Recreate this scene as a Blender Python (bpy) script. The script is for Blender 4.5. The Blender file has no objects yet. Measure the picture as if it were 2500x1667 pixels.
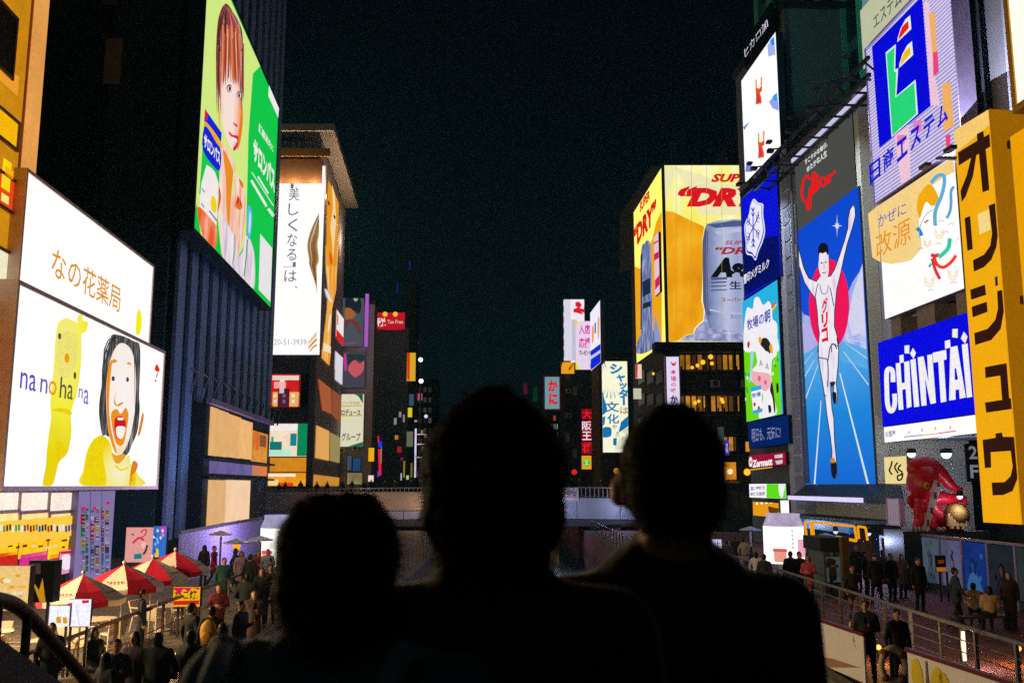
import bpy, bmesh, math, random
import numpy as np
from mathutils import Vector, Matrix, noise
from mathutils.geometry import tessellate_polygon
random.seed(7)
sc = bpy.context.scene
C = sc.collection

# ------------------------------------------------------------------ camera
F, CX, CY, HZ = 2285.0, 1250.0, 833.5, 1185.0      # photograph: focal length, centre and horizon in its pixels
TH = math.atan((HZ - CY) / F)
EYE = Vector((0, 0, 4.1))                          # z = 0 is the canal-side promenade
cam = bpy.data.cameras.new('camera')
cam.lens = F / 2500 * 36; cam.sensor_width = 36; cam.sensor_fit = 'HORIZONTAL'
cam.clip_start = .05; cam.clip_end = 3000
cam.dof.use_dof = True; cam.dof.focus_distance = 58; cam.dof.aperture_fstop = 3.6
camo = bpy.data.objects.new('camera', cam); C.objects.link(camo)
camo.location = EYE; camo.rotation_euler = (math.pi / 2 + TH, 0, 0)
sc.camera = camo
# ------------------------------------------------------------------ night sky, faint moonlight, exposure
w = bpy.data.worlds.new('World'); sc.world = w; w.use_nodes = True
nt = w.node_tree; bg = nt.nodes['Background']
sky = nt.nodes.new('ShaderNodeTexSky'); sky.sky_type = 'NISHITA'; sky.sun_disc = False
sky.sun_elevation = math.radians(28); sky.sun_rotation = math.radians(165)
sky.ozone_density = 1.2; sky.air_density = 1.0; sky.dust_density = .3
tint = nt.nodes.new('ShaderNodeMix'); tint.data_type = 'RGBA'; tint.blend_type = 'MULTIPLY'; tint.inputs['Factor'].default_value = 1
tint.inputs['B'].default_value = (.30, .74, .82, 1)       # city night air is teal in this photograph
nt.links.new(sky.outputs[0], tint.inputs['A']); nt.links.new(tint.outputs['Result'], bg.inputs[0]); bg.inputs[1].default_value = .0008
sl = bpy.data.lights.new('moon', 'SUN'); sl.energy = .012; sl.angle = math.radians(10); sl.color = (1, .95, .86)
so = bpy.data.objects.new('moon', sl); C.objects.link(so)
so.rotation_euler = (math.radians(38), 0, math.radians(-15))
sc.view_settings.view_transform = 'Standard'; sc.view_settings.look = 'None'
sc.view_settings.exposure = 0; sc.view_settings.gamma = 1
sc.render.engine = 'CYCLES'
sc.cycles.use_denoising = False                            # the photograph is grainy too
sc.cycles.max_bounces = 5; sc.cycles.diffuse_bounces = 2; sc.cycles.glossy_bounces = 3
sc.cycles.transparent_max_bounces = 8; sc.cycles.caustics_reflective = False; sc.cycles.caustics_refractive = False
sc.cycles.sample_clamp_indirect = 1.5

# ------------------------------------------------------------------ helpers
def lin(h):
    o = []
    for i in (0, 2, 4):
        v = int(h[i:i+2], 16) / 255
        o.append(v / 12.92 if v <= .04045 else ((v + .055) / 1.055) ** 2.4)
    return (o[0], o[1], o[2], 1)
MC = {}
def M(h, rough=.7, metal=0, var=.35, scale=2.5, bump=0.0, spec=.4):
    """painted, concrete, cloth or metal surface: noise varies its colour and roughness"""
    k = ('M', h, rough, metal, var, scale, bump)
    if k in MC: return MC[k]
    m = bpy.data.materials.new('surface_' + h); m.use_nodes = True
    n = m.node_tree; b = n.nodes['Principled BSDF']
    tc = n.nodes.new('ShaderNodeTexCoord')
    nz = n.nodes.new('ShaderNodeTexNoise'); nz.inputs['Scale'].default_value = scale; nz.inputs['Detail'].default_value = 6
    n.links.new(tc.outputs['Object'], nz.inputs['Vector'])
    mx = n.nodes.new('ShaderNodeMix'); mx.data_type = 'RGBA'
    c = lin(h)
    mx.inputs['A'].default_value = tuple(v * (1 - var) for v in c[:3]) + (1,)
    mx.inputs['B'].default_value = tuple(min(1, v * (1 + var)) for v in c[:3]) + (1,)
    n.links.new(nz.outputs['Fac'], mx.inputs['Factor'])
    n.links.new(mx.outputs['Result'], b.inputs['Base Color'])
    b.inputs['Roughness'].default_value = rough; b.inputs['Metallic'].default_value = metal
    b.inputs['Specular IOR Level'].default_value = spec
    if bump:
        bp = n.nodes.new('ShaderNodeBump'); bp.inputs['Strength'].default_value = bump
        nf = n.nodes.new('ShaderNodeTexNoise'); nf.inputs['Scale'].default_value = scale * 9
        n.links.new(tc.outputs['Object'], nf.inputs['Vector'])
        n.links.new(nf.outputs['Fac'], bp.inputs['Height']); n.links.new(bp.outputs['Normal'], b.inputs['Normal'])
    MC[k] = m
    return m
def E(h, st=1.0, light=False, var=.05, scale=1.2, fine=True):
    """a lit face (backlit film, LED screen, lamp glass): noise makes the backlight a little uneven"""
    k = ('E', h, st, light, var, scale)
    if k in MC: return MC[k]
    m = bpy.data.materials.new('lit_' + h); m.use_nodes = True
    n = m.node_tree; n.nodes.clear()
    out = n.nodes.new('ShaderNodeOutputMaterial'); em = n.nodes.new('ShaderNodeEmission')
    em.inputs['Color'].default_value = lin(h)
    tc = n.nodes.new('ShaderNodeTexCoord')
    nz = n.nodes.new('ShaderNodeTexNoise'); nz.inputs['Scale'].default_value = scale; nz.inputs['Detail'].default_value = 8
    nz.inputs['Roughness'].default_value = .75
    n.links.new(tc.outputs['Object'], nz.inputs['Vector'])
    mr = n.nodes.new('ShaderNodeMapRange')
    mr.inputs['From Min'].default_value = .3; mr.inputs['From Max'].default_value = .7
    mr.inputs['To Min'].default_value = st * (1 - var); mr.inputs['To Max'].default_value = st * (1 + var)
    n.links.new(nz.outputs['Fac'], mr.inputs['Value'])
    fn = n.nodes.new('ShaderNodeTexNoise'); fn.inputs['Scale'].default_value = 16; fn.inputs['Detail'].default_value = 2   # speckle of lamps and film
    n.links.new(tc.outputs['Object'], fn.inputs['Vector'])
    m3 = n.nodes.new('ShaderNodeMapRange'); m3.inputs['From Min'].default_value = .3; m3.inputs['From Max'].default_value = .7; m3.inputs['To Min'].default_value = .86; m3.inputs['To Max'].default_value = 1.12
    n.links.new(fn.outputs['Fac'], m3.inputs['Value'])
    mu = n.nodes.new('ShaderNodeMath'); mu.operation = 'MULTIPLY'; n.links.new(mr.outputs['Result'], mu.inputs[0]); n.links.new(m3.outputs['Result'], mu.inputs[1])
    n.links.new(mu.outputs[0], em.inputs['Strength'])
    n.links.new(em.outputs[0], out.inputs[0])
    m.cycles.emission_sampling = 'FRONT_BACK' if light else 'NONE'
    MC[k] = m
    return m
def EP(kind, stops, cx=0, cz=0, rx=1, rz=1, st=1.0, nz_=.15, nscale=3.0, light=False):
    """a photographic print on a lit face: 'radial' tone round a point, 'linear' tone along x or 'vert' along z, or 'streak' strands"""
    m = bpy.data.materials.new('printed_photo'); m.use_nodes = True; n = m.node_tree; n.nodes.clear()
    N = lambda t: n.nodes.new('ShaderNode' + t); Lk = n.links.new
    out, em, tc, mp = N('OutputMaterial'), N('Emission'), N('TexCoord'), N('Mapping')
    mp.vector_type = 'POINT'; mp.inputs['Location'].default_value = (-cx/rx, 0, -cz/rz); mp.inputs['Scale'].default_value = (1/rx, 1, 1/rz)
    Lk(tc.outputs['Object'], mp.inputs['Vector'])
    t = N('TexNoise'); t.inputs['Scale'].default_value = nscale; t.inputs['Detail'].default_value = 5
    if kind == 'streak':
        m2 = N('Mapping'); m2.inputs['Scale'].default_value = (1/rx, 1, 1/rz); Lk(tc.outputs['Object'], m2.inputs['Vector']); Lk(m2.outputs['Vector'], t.inputs['Vector'])
        mr = N('MapRange'); mr.inputs['From Min'].default_value = .3; mr.inputs['From Max'].default_value = .7; Lk(t.outputs['Fac'], mr.inputs['Value']); val = mr.outputs['Result']
    else:
        Lk(tc.outputs['Object'], t.inputs['Vector'])
        if kind == 'radial':
            cb = N('VectorMath'); cb.operation = 'MULTIPLY'; cb.inputs[1].default_value = (1, 0, 1); Lk(mp.outputs['Vector'], cb.inputs[0])
            ln = N('VectorMath'); ln.operation = 'LENGTH'; Lk(cb.outputs['Vector'], ln.inputs[0]); base = ln.outputs['Value']
        else:
            sx = N('SeparateXYZ'); Lk(mp.outputs['Vector'], sx.inputs[0]); base = sx.outputs['X' if kind == 'linear' else 'Z']
        a1 = N('Math'); a1.operation = 'MULTIPLY_ADD'; a1.inputs[1].default_value = nz_*2; a1.inputs[2].default_value = -nz_; Lk(t.outputs['Fac'], a1.inputs[0])
        a2 = N('Math'); a2.operation = 'ADD'; Lk(base, a2.inputs[0]); Lk(a1.outputs[0], a2.inputs[1]); val = a2.outputs[0]
    cr = N('ValToRGB'); e_ = cr.color_ramp.elements
    while len(e_) < len(stops): e_.new(.5)
    for e1, (p_, h_) in zip(e_, stops): e1.position = p_; e1.color = lin(h_)
    Lk(val, cr.inputs['Fac']); Lk(cr.outputs['Color'], em.inputs['Color']); em.inputs['Strength'].default_value = st; Lk(em.outputs[0], out.inputs[0])
    m.cycles.emission_sampling = 'FRONT_BACK' if light else 'NONE'
    return m
def cloth(h, scale=14):
    k = ('C', h)
    if k not in MC:
        m = M(h, .85, 0, .4, scale, .5).copy(); m.name = 'cloth_' + h; b = m.node_tree.nodes['Principled BSDF']
        b.inputs['Sheen Weight'].default_value = .6; b.inputs['Sheen Roughness'].default_value = .4; MC[k] = m
    return MC[k]
def paving(h, size=.6, rough=.5):
    m = M(h, rough, 0, .4, 1.3, .15, .08).copy(); m.name = 'paving_' + h; n = m.node_tree; b = n.nodes['Principled BSDF']
    src = b.inputs['Base Color'].links[0].from_socket; tc = [x for x in n.nodes if x.type == 'TEX_COORD'][0]
    bk = n.nodes.new('ShaderNodeTexBrick'); bk.inputs['Scale'].default_value = 1; bk.inputs['Brick Width'].default_value = size; bk.inputs['Row Height'].default_value = size/2; bk.inputs['Mortar Size'].default_value = .018
    bk.inputs['Color1'].default_value = (1,1,1,1); bk.inputs['Color2'].default_value = (.78,.78,.8,1); bk.inputs['Mortar'].default_value = (.3,.3,.3,1)
    n.links.new(tc.outputs['Object'], bk.inputs['Vector'])
    mx = n.nodes.new('ShaderNodeMix'); mx.data_type = 'RGBA'; mx.blend_type = 'MULTIPLY'; mx.inputs['Factor'].default_value = 1
    n.links.new(src, mx.inputs['A']); n.links.new(bk.outputs['Color'], mx.inputs['B']); n.links.new(mx.outputs['Result'], b.inputs['Base Color'])
    return m
def glass(h='0a1014', rough=.05):
    k = ('G', h, rough)
    if k not in MC:
        m = M(h, rough, 0, .3, 1.0, 0, .8).copy(); m.name = 'window_glass'; MC[k] = m
    return MC[k]
class MB:
    def __init__(s): s.v = []; s.f = []
    def add(s, vs, fs):
        b = len(s.v); s.v += [tuple(v) for v in vs]; s.f += [tuple(b + i for i in f) for f in fs]; return s
    def box(s, x0, x1, y0, y1, z0, z1):
        vs = [(x, y, z) for x in (x0, x1) for y in (y0, y1) for z in (z0, z1)]
        return s.add(vs, [(0,1,3,2),(4,6,7,5),(0,4,5,1),(2,3,7,6),(0,2,6,4),(1,5,7,3)])
    def tube(s, p, q, r, r2=None, n=8, cap=True):
        p, q = Vector(p), Vector(q); r2 = r if r2 is None else r2
        d = (q - p).normalized(); a = d.orthogonal().normalized(); b = d.cross(a)
        vs = []
        for c, rr in ((p, r), (q, r2)):
            for i in range(n):
                t = 2 * math.pi * i / n; vs.append(c + (a * math.cos(t) + b * math.sin(t)) * rr)
        fs = [(i, (i+1) % n, n + (i+1) % n, n + i) for i in range(n)]
        if cap: fs += [tuple(range(n))[::-1], tuple(range(n, 2*n))]
        return s.add(vs, fs)
    def path(s, pts, r, n=6):
        for i in range(len(pts) - 1):
            ra = r[i] if isinstance(r, (list, tuple)) else r
            rb = r[i+1] if isinstance(r, (list, tuple)) else r
            s.tube(pts[i], pts[i+1], ra, rb, n)
            if 0 < i: s.ball(pts[i], ra, 6)
        return s
    def sweep(s, pts, r, n=8):
        pts = [Vector(p) for p in pts]; k = len(pts); up = Vector((0, 0, 1)); vs = []
        for i in range(k):
            d = (pts[min(i+1, k-1)] - pts[max(i-1, 0)]).normalized(); a = d.cross(up).normalized(); b = a.cross(d)
            for j in range(n):
                t = 2*math.pi*j/n; vs.append(pts[i] + (a*math.cos(t) + b*math.sin(t))*r)
        fs = [(i*n+j, i*n+(j+1) % n, (i+1)*n+(j+1) % n, (i+1)*n+j) for i in range(k-1) for j in range(n)]
        return s.add(vs, fs + [tuple(range(n))[::-1], tuple(range((k-1)*n, k*n))])
    def lathe(s, prof, n=24, cx=0, cy=0):
        k = len(prof); vs = []
        for i in range(n):
            t = 2 * math.pi * i / n
            for r, z in prof: vs.append((cx + r * math.cos(t), cy + r * math.sin(t), z))
        fs = []
        for i in range(n):
            j = (i + 1) % n
            for a in range(k - 1): fs.append((i*k+a, j*k+a, j*k+a+1, i*k+a+1))
        return s.add(vs, fs)
    def ball(s, c, r, n=10, sq=(1,1,1)):
        prof = [(math.sin(math.pi * i / n), -math.cos(math.pi * i / n)) for i in range(n + 1)]
        b = len(s.v); s.lathe([(max(a, 1e-4) * r, z * r) for a, z in prof], n + 4)
        for i in range(b, len(s.v)):
            x, y, z = s.v[i]; s.v[i] = (c[0] + x*sq[0], c[1] + y*sq[1], c[2] + z*sq[2])
        return s
    def poly(s, pts, y=0):
        """flat outline in the x-z plane, concave allowed"""
        vs = [(p[0], y, p[1]) for p in pts]
        tr = tessellate_polygon([[Vector((p[0], p[1], 0)) for p in pts]])
        fs = []
        for t in tr:
            a, b, c = [Vector(vs[i]) for i in t]
            fs.append(t if (b - a).cross(c - a).y < 0 else t[::-1])
        return s.add(vs, fs)
    def mesh(s, name, mat=None, smooth=False):
        m = bpy.data.meshes.new(name); m.from_pydata(s.v, [], s.f); m.update()
        if mat: m.materials.append(mat)
        if smooth:
            for p in m.polygons: p.use_smooth = True
        return m
    def build(s, name, mat, parent=None, loc=None, rz=0, smooth=False):
        return ob(name, s.mesh(name, mat, smooth), parent, loc, rz)
def ob(name, data, parent=None, loc=None, rz=0):
    o = bpy.data.objects.new(name, data); C.objects.link(o)
    if parent: o.parent = parent
    if loc is not None: o.location = loc
    if rz: o.rotation_euler.z = rz
    return o
def tag(o, label, cat=None, group=None):
    o['label'] = label
    if cat: o['category'] = cat
    if group: o['group'] = group
    return o
def thing(name, label, cat, loc=(0,0,0), rz=0, group=None):
    return tag(ob(name, None, None, loc, rz), label, cat, group)
def struct(name, mb, mat, loc=None, rz=0):
    o = mb.build(name, mat, None, loc, rz); o['kind'] = 'structure'; return o
def copy_tree(o, parent=None):
    c = o.copy(); C.objects.link(c); c.parent = parent
    for ch in list(o.children): copy_tree(ch, c)
    return c
# ---- from the photograph to the place: which point of a known wall or of the ground a pixel shows
def ray(px, py):
    a, b = (px - CX) / F, (CY - py) / F
    return Vector((a, math.cos(TH) - b * math.sin(TH), math.sin(TH) + b * math.cos(TH)))
def gp(px, py, z=0):
    r = ray(px, py); return EYE + r * ((z - EYE.z) / r.z)
def dp(px, py, y):
    r = ray(px, py); return EYE + r * (y / r.y)
class Plane:
    """a vertical wall: u runs to the viewer's right along it, y into it"""
    def __init__(s, vp=None, c=None, D=None, o=None, u=None):
        if u is not None: s.u, s.o = u, o
        elif D is not None: s.u, s.o = Vector((1,0,0)), Vector((0,D,0))
        else:
            d = ray(vp, HZ); d.z = 0; d.normalize(); n = Vector((d.y, -d.x, 0))
            s.o = n * c; s.u = -d if c > 0 else d
        s.y = Vector((-s.u.y, s.u.x, 0)); s.rz = math.atan2(s.u.y, s.u.x)
    def uv(s, px, py):
        r = ray(px, py); t = (s.o - EYE).dot(s.y) / r.dot(s.y); p = EYE + r * t
        return (p - s.o).dot(s.u), p.z
    def off(s, k): return Plane(o=s.o - s.y * k, u=s.u)
    def at(s, a, z): return s.o + s.u * a + Vector((0,0,z))
def sm(pts, n=5):
    """closed smooth curve through points"""
    o = []; k = len(pts)
    for i in range(k):
        p0, p1, p2, p3 = [pts[(i + j) % k] for j in (-1, 0, 1, 2)]
        for q in range(n):
            t = q / n
            o.append(tuple(.5 * (2*p1[a] + (p2[a]-p0[a])*t + (2*p0[a]-5*p1[a]+4*p2[a]-p3[a])*t*t + (3*p1[a]-p0[a]-3*p2[a]+p3[a])*t**3) for a in (0, 1)))
    return o
def osm(pts, n=5):
    """open smooth curve"""
    q = [pts[0]] + list(pts) + [pts[-1]]; o = []
    for i in range(1, len(q) - 2):
        p0, p1, p2, p3 = q[i-1:i+3]
        for a in range(n):
            t = a / n
            o.append(tuple(.5 * (2*p1[c] + (p2[c]-p0[c])*t + (2*p0[c]-5*p1[c]+4*p2[c]-p3[c])*t*t + (3*p1[c]-p0[c]-3*p2[c]+p3[c])*t**3) for c in (0, 1)))
    o.append(tuple(pts[-1])); return o
class Strip(list): pass                                    # left edge then right edge reversed
def stroke(pts, w):
    """outline of a drawn line; w is a width or a width per point"""
    k = len(pts); L = []; R = []
    for i in range(k):
        a, b = pts[max(i-1, 0)], pts[min(i+1, k-1)]
        dx, dy = b[0]-a[0], b[1]-a[1]; d = math.hypot(dx, dy) or 1
        ww = (w[i] if isinstance(w, (list, tuple)) else w) / 2
        L.append((pts[i][0] - dy/d*ww, pts[i][1] + dx/d*ww)); R.append((pts[i][0] + dy/d*ww, pts[i][1] - dx/d*ww))
    return Strip(L + R[::-1])
def ell(cx, cy, rx, ry, n=20, rot=0):
    o = []
    for i in range(n):
        t = 2*math.pi*i/n; x, y = rx*math.cos(t), ry*math.sin(t)
        o.append((cx + x*math.cos(rot) - y*math.sin(rot), cy + x*math.sin(rot) + y*math.cos(rot)))
    return o
TXT = {}
def glyphs(body, bold=0, vert=False, shear=0, space=1.0):
    if any(0x4e00 <= ord(ch) < 0xa000 for ch in body): bold = min(bold, .022)
    k = (body, bold, vert, shear, space)
    if k not in TXT:
        c = bpy.data.curves.new('t', 'FONT'); c.body = '\n'.join(body) if vert else body
        c.offset = bold; c.resolution_u = 2; c.shear = shear; c.space_character = space; c.align_x = 'CENTER' if vert else 'LEFT'
        o = bpy.data.objects.new('t', c); m = bpy.data.meshes.new_from_object(o)
        vs = [(v.co.x, v.co.y) for v in m.vertices]; fs = [tuple(p.vertices) for p in m.polygons]
        bpy.data.objects.remove(o); bpy.data.curves.remove(c); bpy.data.meshes.remove(m)
        x0, x1 = min(v[0] for v in vs), max(v[0] for v in vs); y0, y1 = min(v[1] for v in vs), max(v[1] for v in vs)
        TXT[k] = ([((x-x0)/(x1-x0), (y-y0)/(y1-y0)) for x, y in vs], fs)
    return TXT[k]
class Sign:
    """a sign box on a wall: cabinet, lit face and what is printed on it"""
    def __init__(s, name, label, cat, pl, a, b, th=.4, face='f6f0ee', st=1.0, cab='20242a', group=None, rim=.0, rimcol='f2d2c8', lit=True, root=None, facemat=None):
        s.pl = pl
        if lit and lin(face)[1] > .72 and st >= .9: st *= 1.2      # white boxes are the brightest faces in the street
        s0, z1 = pl.uv(*a); s1, z0 = pl.uv(*b)
        if s1 < s0: s0, s1 = s1, s0
        s.s0, s.z0, s.w, s.h = s0, z0, s1 - s0, z1 - z0
        if root is None:
            s.root = thing(name, label, cat, pl.at(s0, z0), pl.rz, group); s.par = s.root
        else:
            s.root = s.par = ob(name, None, root); s.root.location = (0, 0, 0)
        MB().box(0, s.w, .004, th, 0, s.h).build('cabinet', M(cab, .5, .2), s.par)
        MB().poly([(0,0),(s.w,0),(s.w,s.h),(0,s.h)], -.004).build('panel', facemat or (E(face, st, True) if lit else M(face, .6)), s.par)
        if rim:
            r = MB(); r.box(-rim, s.w + rim, -.06, th, s.h, s.h + rim).box(-rim, s.w + rim, -.06, th, -rim, 0)
            r.box(-rim, 0, -.06, th, 0, s.h).box(s.w, s.w + rim, -.06, th, 0, s.h)
            r.build('frame', M(rimcol, .4), s.par)
    def q(s, px, py):
        a, z = s.pl.uv(px, py); return a - s.s0, z - s.z0
    def poly(s, polys, col, st=1.0, l=1, name='print', mat=None, clip=True):
        if polys and not isinstance(polys[0][0], (tuple, list)): polys = [polys]
        for p in polys:
            q = [s.q(*v) for v in p]
            if clip: q = [(min(max(x, .01), s.w - .01), min(max(z, .01), s.h - .01)) for x, z in q]
            yy = -.004 - .012 * l
            if isinstance(p, Strip):
                k = len(q); h = k // 2; mb = MB()
                for i in range(h - 1):
                    a, b, c, d = q[i], q[i+1], q[k-2-i], q[k-1-i]
                    mb.add([(a[0], yy, a[1]), (b[0], yy, b[1]), (c[0], yy, c[1]), (d[0], yy, d[1])], [(0, 1, 2, 3)])
            else: mb = MB().poly(q, yy)
            o = mb.build(name, mat or E(col, st), s.par)
        return o
    def ph(s, kind, stops, c, r, st=1.0, nz_=.15, nscale=3.0, light=False):
        """print material with its tone centred at pixel c, reaching pixel r"""
        (x, z), (x2, z2) = s.q(*c), s.q(*r)
        return EP(kind, stops, x, z, 1 if kind == 'vert' else x2-x, 1 if kind == 'linear' else z2-z, st, nz_, nscale, light)
    def text(s, body, a, b, col, st=1.0, bold=0, l=3, vert=False, shear=0, name='lettering', mat=None, space=1.0):
        vs, fs = glyphs(body, bold, vert, shear, space)
        (x0, z1), (x1, z0) = s.q(*a), s.q(*b)
        m = MB()
        v3 = [(x0 + x*(x1-x0), -.004 - .012*l, z0 + y*(z1-z0)) for x, y in vs]
        m.add(v3, fs)
        return m.build(name, mat or E(col, st), s.par)
def building(name, label, pl, a, b, depth, col, cat='building', z0=None, roof=True, rough=.8):
    """plain block behind plane pl; a, b: upper left and lower right pixel of its front"""
    s0, z1 = pl.uv(*a); s1, zz = pl.uv(*b)
    if s1 < s0: s0, s1 = s1, s0
    z0 = zz if z0 is None else z0
    r = thing(name, label, cat, pl.at(s0, z0), pl.rz)
    MB().box(0, s1-s0, 0, depth, 0, z1-z0).build('wall', M(col, rough, 0, .3, .6, .1), r)
    if roof: MB().box(-.15, s1-s0+.15, -.15, depth+.15, z1-z0+.002, z1-z0+.5).build('roof', M('2a2c30', .8), r)
    r['s0'] = s0; r['z0'] = z0; r['w'] = s1 - s0; r['h'] = z1 - z0
    return r
def pane(r, pl, a, b, mat, name='window', fr=None, y=-.02, th=.06, t=.08):
    """a window, shutter or lit opening on a building's front, with its frame"""
    s0, z1 = pl.uv(*a); s1, z0 = pl.uv(*b)
    if s1 < s0: s0, s1 = s1, s0
    s0 -= r['s0']; s1 -= r['s0']; z0 -= r['z0']; z1 -= r['z0']
    o = MB().box(s0, s1, y, y + th, z0, z1).build(name, mat, r)
    if fr:
        f = MB().box(s0-t, s1+t, y-.05, y+th, z1, z1+t).box(s0-t, s1+t, y-.05, y+th, z0-t, z0)
        f.box(s0-t, s0, y-.05, y+th, z0, z1).box(s1, s1+t, y-.05, y+th, z0, z1)
        f.build('frame', fr, o)
    return o
# ================================================================== ground, canal, bridges
PAVE = paving('857a70', .6, .72)
struct('ground', MB().box(-340, 340, -60, 760, -2.3, -2.2), M('1a1b1d', .9))
wm = bpy.data.materials.new('canal_water'); wm.use_nodes = True
n_ = wm.node_tree; b_ = n_.nodes['Principled BSDF']; b_.inputs['Base Color'].default_value = (.006, .012, .014, 1); b_.inputs['Roughness'].default_value = .08
t_ = n_.nodes.new('ShaderNodeTexNoise'); t_.inputs['Scale'].default_value = 1.6; t_.inputs['Detail'].default_value = 4
u_ = n_.nodes.new('ShaderNodeBump'); u_.inputs['Strength'].default_value = .35
o_ = n_.nodes.new('ShaderNodeTexCoord'); n_.links.new(o_.outputs['Object'], t_.inputs['Vector'])
n_.links.new(t_.outputs['Fac'], u_.inputs['Height']); n_.links.new(u_.outputs['Normal'], b_.inputs['Normal'])
struct('canal_water', MB().box(-5.2, 7.2, -20, 420, -1.75, -1.6), wm)
struct('promenade_left', MB().box(-70, -4.6, -20, 420, -2.19, 0), PAVE)
struct('promenade_right', MB().box(6.7, 90, -20, 420, -2.19, 0), paving('946a7a', .8, .68))  # pink glow on this bank is put into the paving colour
struct('quay_kerb_left', MB().box(-4.9, -4.5, -20, 84, .004, .14), M('6a6660', .8, 0, .3, 2, .2))
struct('quay_kerb_right', MB().box(6.6, 6.95, -20, 84, .004, .14), M('6a6660', .8, 0, .3, 2, .2))
# the footbridge the camera and the three onlookers stand on, with its stair down to the left bank
dk = thing('footbridge', 'dark footbridge deck under the three onlookers with low parapet', 'bridge', (0, 0, 2.1))
MB().box(-9, 9, -5, 2.95, 0, .45).build('deck', M('33312f', .8), dk)
MB().box(-2.4, 9, 2.72, 2.9, .454, 1.2).build('parapet', M('2a2a2c', .7), dk)
st = thing('stair', 'dark stair with brown handrail going down at the lower left', 'stair', (-4.4, 2.96, 0))
MB().box(-1.2, 1.2, 0, 2.9, 2.1, 2.55).build('landing', M('26282a', .8), st)
for i in range(15):
    MB().box(-1.2, 1.2, 2.9 + i * .3, 3.22 + i * .3, 2.2 - i * .17, 2.38 - i * .17).build('step', M('2b2d2e', .8), st)
rl = MB(); hp = []
for px, py, y in ((-120, 1446, 5.0), (-50, 1456, 5.4), (0, 1464, 5.75), (36, 1476, 6.05), (70, 1503, 6.35), (120, 1557, 6.8), (214, 1664, 7.7), (300, 1764, 8.6)):
    hp.append(dp(px, py, y) - Vector((-4.4, 2.96, 0)))
hq = []
for i in range(len(hp)-1):
    for q_ in range(6):
        t = q_/6; p0, p1, p2, p3 = hp[max(i-1,0)], hp[i], hp[i+1], hp[min(i+2,len(hp)-1)]
        hq.append(.5*(2*p1 + (p2-p0)*t + (2*p0-5*p1+4*p2-p3)*t*t + (3*p1-p0-3*p2+p3)*t**3))
rl.sweep(hq, .047, 12).build('handrail', M('7a5236', .5, 0, .3, 5, .2), st, smooth=True)
for px, py, y in ((68, 1490, 6.25), (-5, 1476, 5.6)):
    p = dp(px, py, y) - Vector((-4.4, 2.96, 0)); MB().tube((p.x, p.y, p.z - 1.05), p, .03).build('baluster', M('60676a', .4, .6), st)
MB().add([hp[1] - Vector((.02,0,.15)), hp[6] - Vector((.02,0,.15)), hp[6] - Vector((.02,0,1.0)), hp[1] - Vector((.02,0,1.0)), hp[1] - Vector((-.02,0,.15)), hp[6] - Vector((-.02,0,.15)), hp[6] - Vector((-.02,0,1.0)), hp[1] - Vector((-.02,0,1.0))],
         [(0,1,2,3),(7,6,5,4),(0,4,5,1),(3,2,6,7)]).build('side_panel', M('202426', .35, .3), st)

# far road bridge with its crowd
YB = 88.0
br = thing('road_bridge', 'pale arched road bridge across the canal with crowd along its parapet', 'bridge', (0, YB, 0))
def bx(px, py): p = dp(px, py, YB); return p.x, p.z
g = MB(); N = 24; xL, xR = -26, 26
def deckz(x): return 3.1 - .0006 * x * x
for i in range(N):
    a, b = xL + (xR-xL)*i/N, xL + (xR-xL)*(i+1)/N
    za, zb = deckz(a), deckz(b); ua, ub = .35 + .0022*a*a, .35 + .0022*b*b
    g.add([(a,0,ua),(b,0,ub),(b,0,zb),(a,0,za),(a,9,ua),(b,9,ub),(b,9,zb),(a,9,za)], [(0,1,2,3),(7,6,5,4),(3,2,6,7),(1,0,4,5)])
g.build('girder', M('454a63', .6, 0, .25, .5, .1), br)
for i in range(13):                                    # side panels of the bridge, one by one
    a, b = xL + 4*i, xL + 4*(i+1)
    za, zb = deckz(a), deckz(b)
    MB().add([(a+.03,-.12,za-2.0),(b-.03,-.12,zb-2.0),(b-.03,-.25,zb-.1),(a+.03,-.25,za-.1),(a+.03,0,za-2.0),(b-.03,0,zb-2.0),(b-.03,0,zb-.1),(a+.03,0,za-.1)],
             [(0,1,2,3),(3,2,6,7),(1,0,4,5),(0,3,7,4),(2,1,5,6)]).build('side_panel', M('a8b2dc', .55, 0, .2, .7, .1), br)
ra = MB()
for i in range(130):
    x = xL + .4*i
    ra.box(x, x+.07, -.1, -.03, deckz(x), deckz(x)+.82)
b2 = ra.build('baluster', M('b5b8c8', .4, .4), br); b2['kind'] = 'stuff'
tr = MB()
for i in range(N):
    a, b = xL + (xR-xL)*i/N, xL + (xR-xL)*(i+1)/N
    tr.tube((a,-.06,deckz(a)+.86), (b,-.06,deckz(b)+.86), .06, None, 6)
tr.build('handrail', M('a8a8b4', .4, .5), br)
xs, zs = bx(1362, 1190); xe, ze = bx(1412, 1222)
nb = MB().box(xs, xe, -.36, -.3, ze, zs).build('name_board', M('d8c8e8', .6), br)
vs_, fs_ = glyphs('太左衛門橋', .0)
MB().add([(xs+.2+x*(xe-xs-.4), -.37, ze+.3+y*(zs-ze-.6)) for x, y in vs_], fs_).build('lettering', M('4a4670', .6), nb)
xs, zs = bx(600, 1199); xe, ze = bx(1035, 1245)
MB().box(-27, xe, -.5, -.42, ze, zs-.05).build('parapet_wall', M('b8a298', .7, 0, .3, .5, .1), br)
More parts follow.
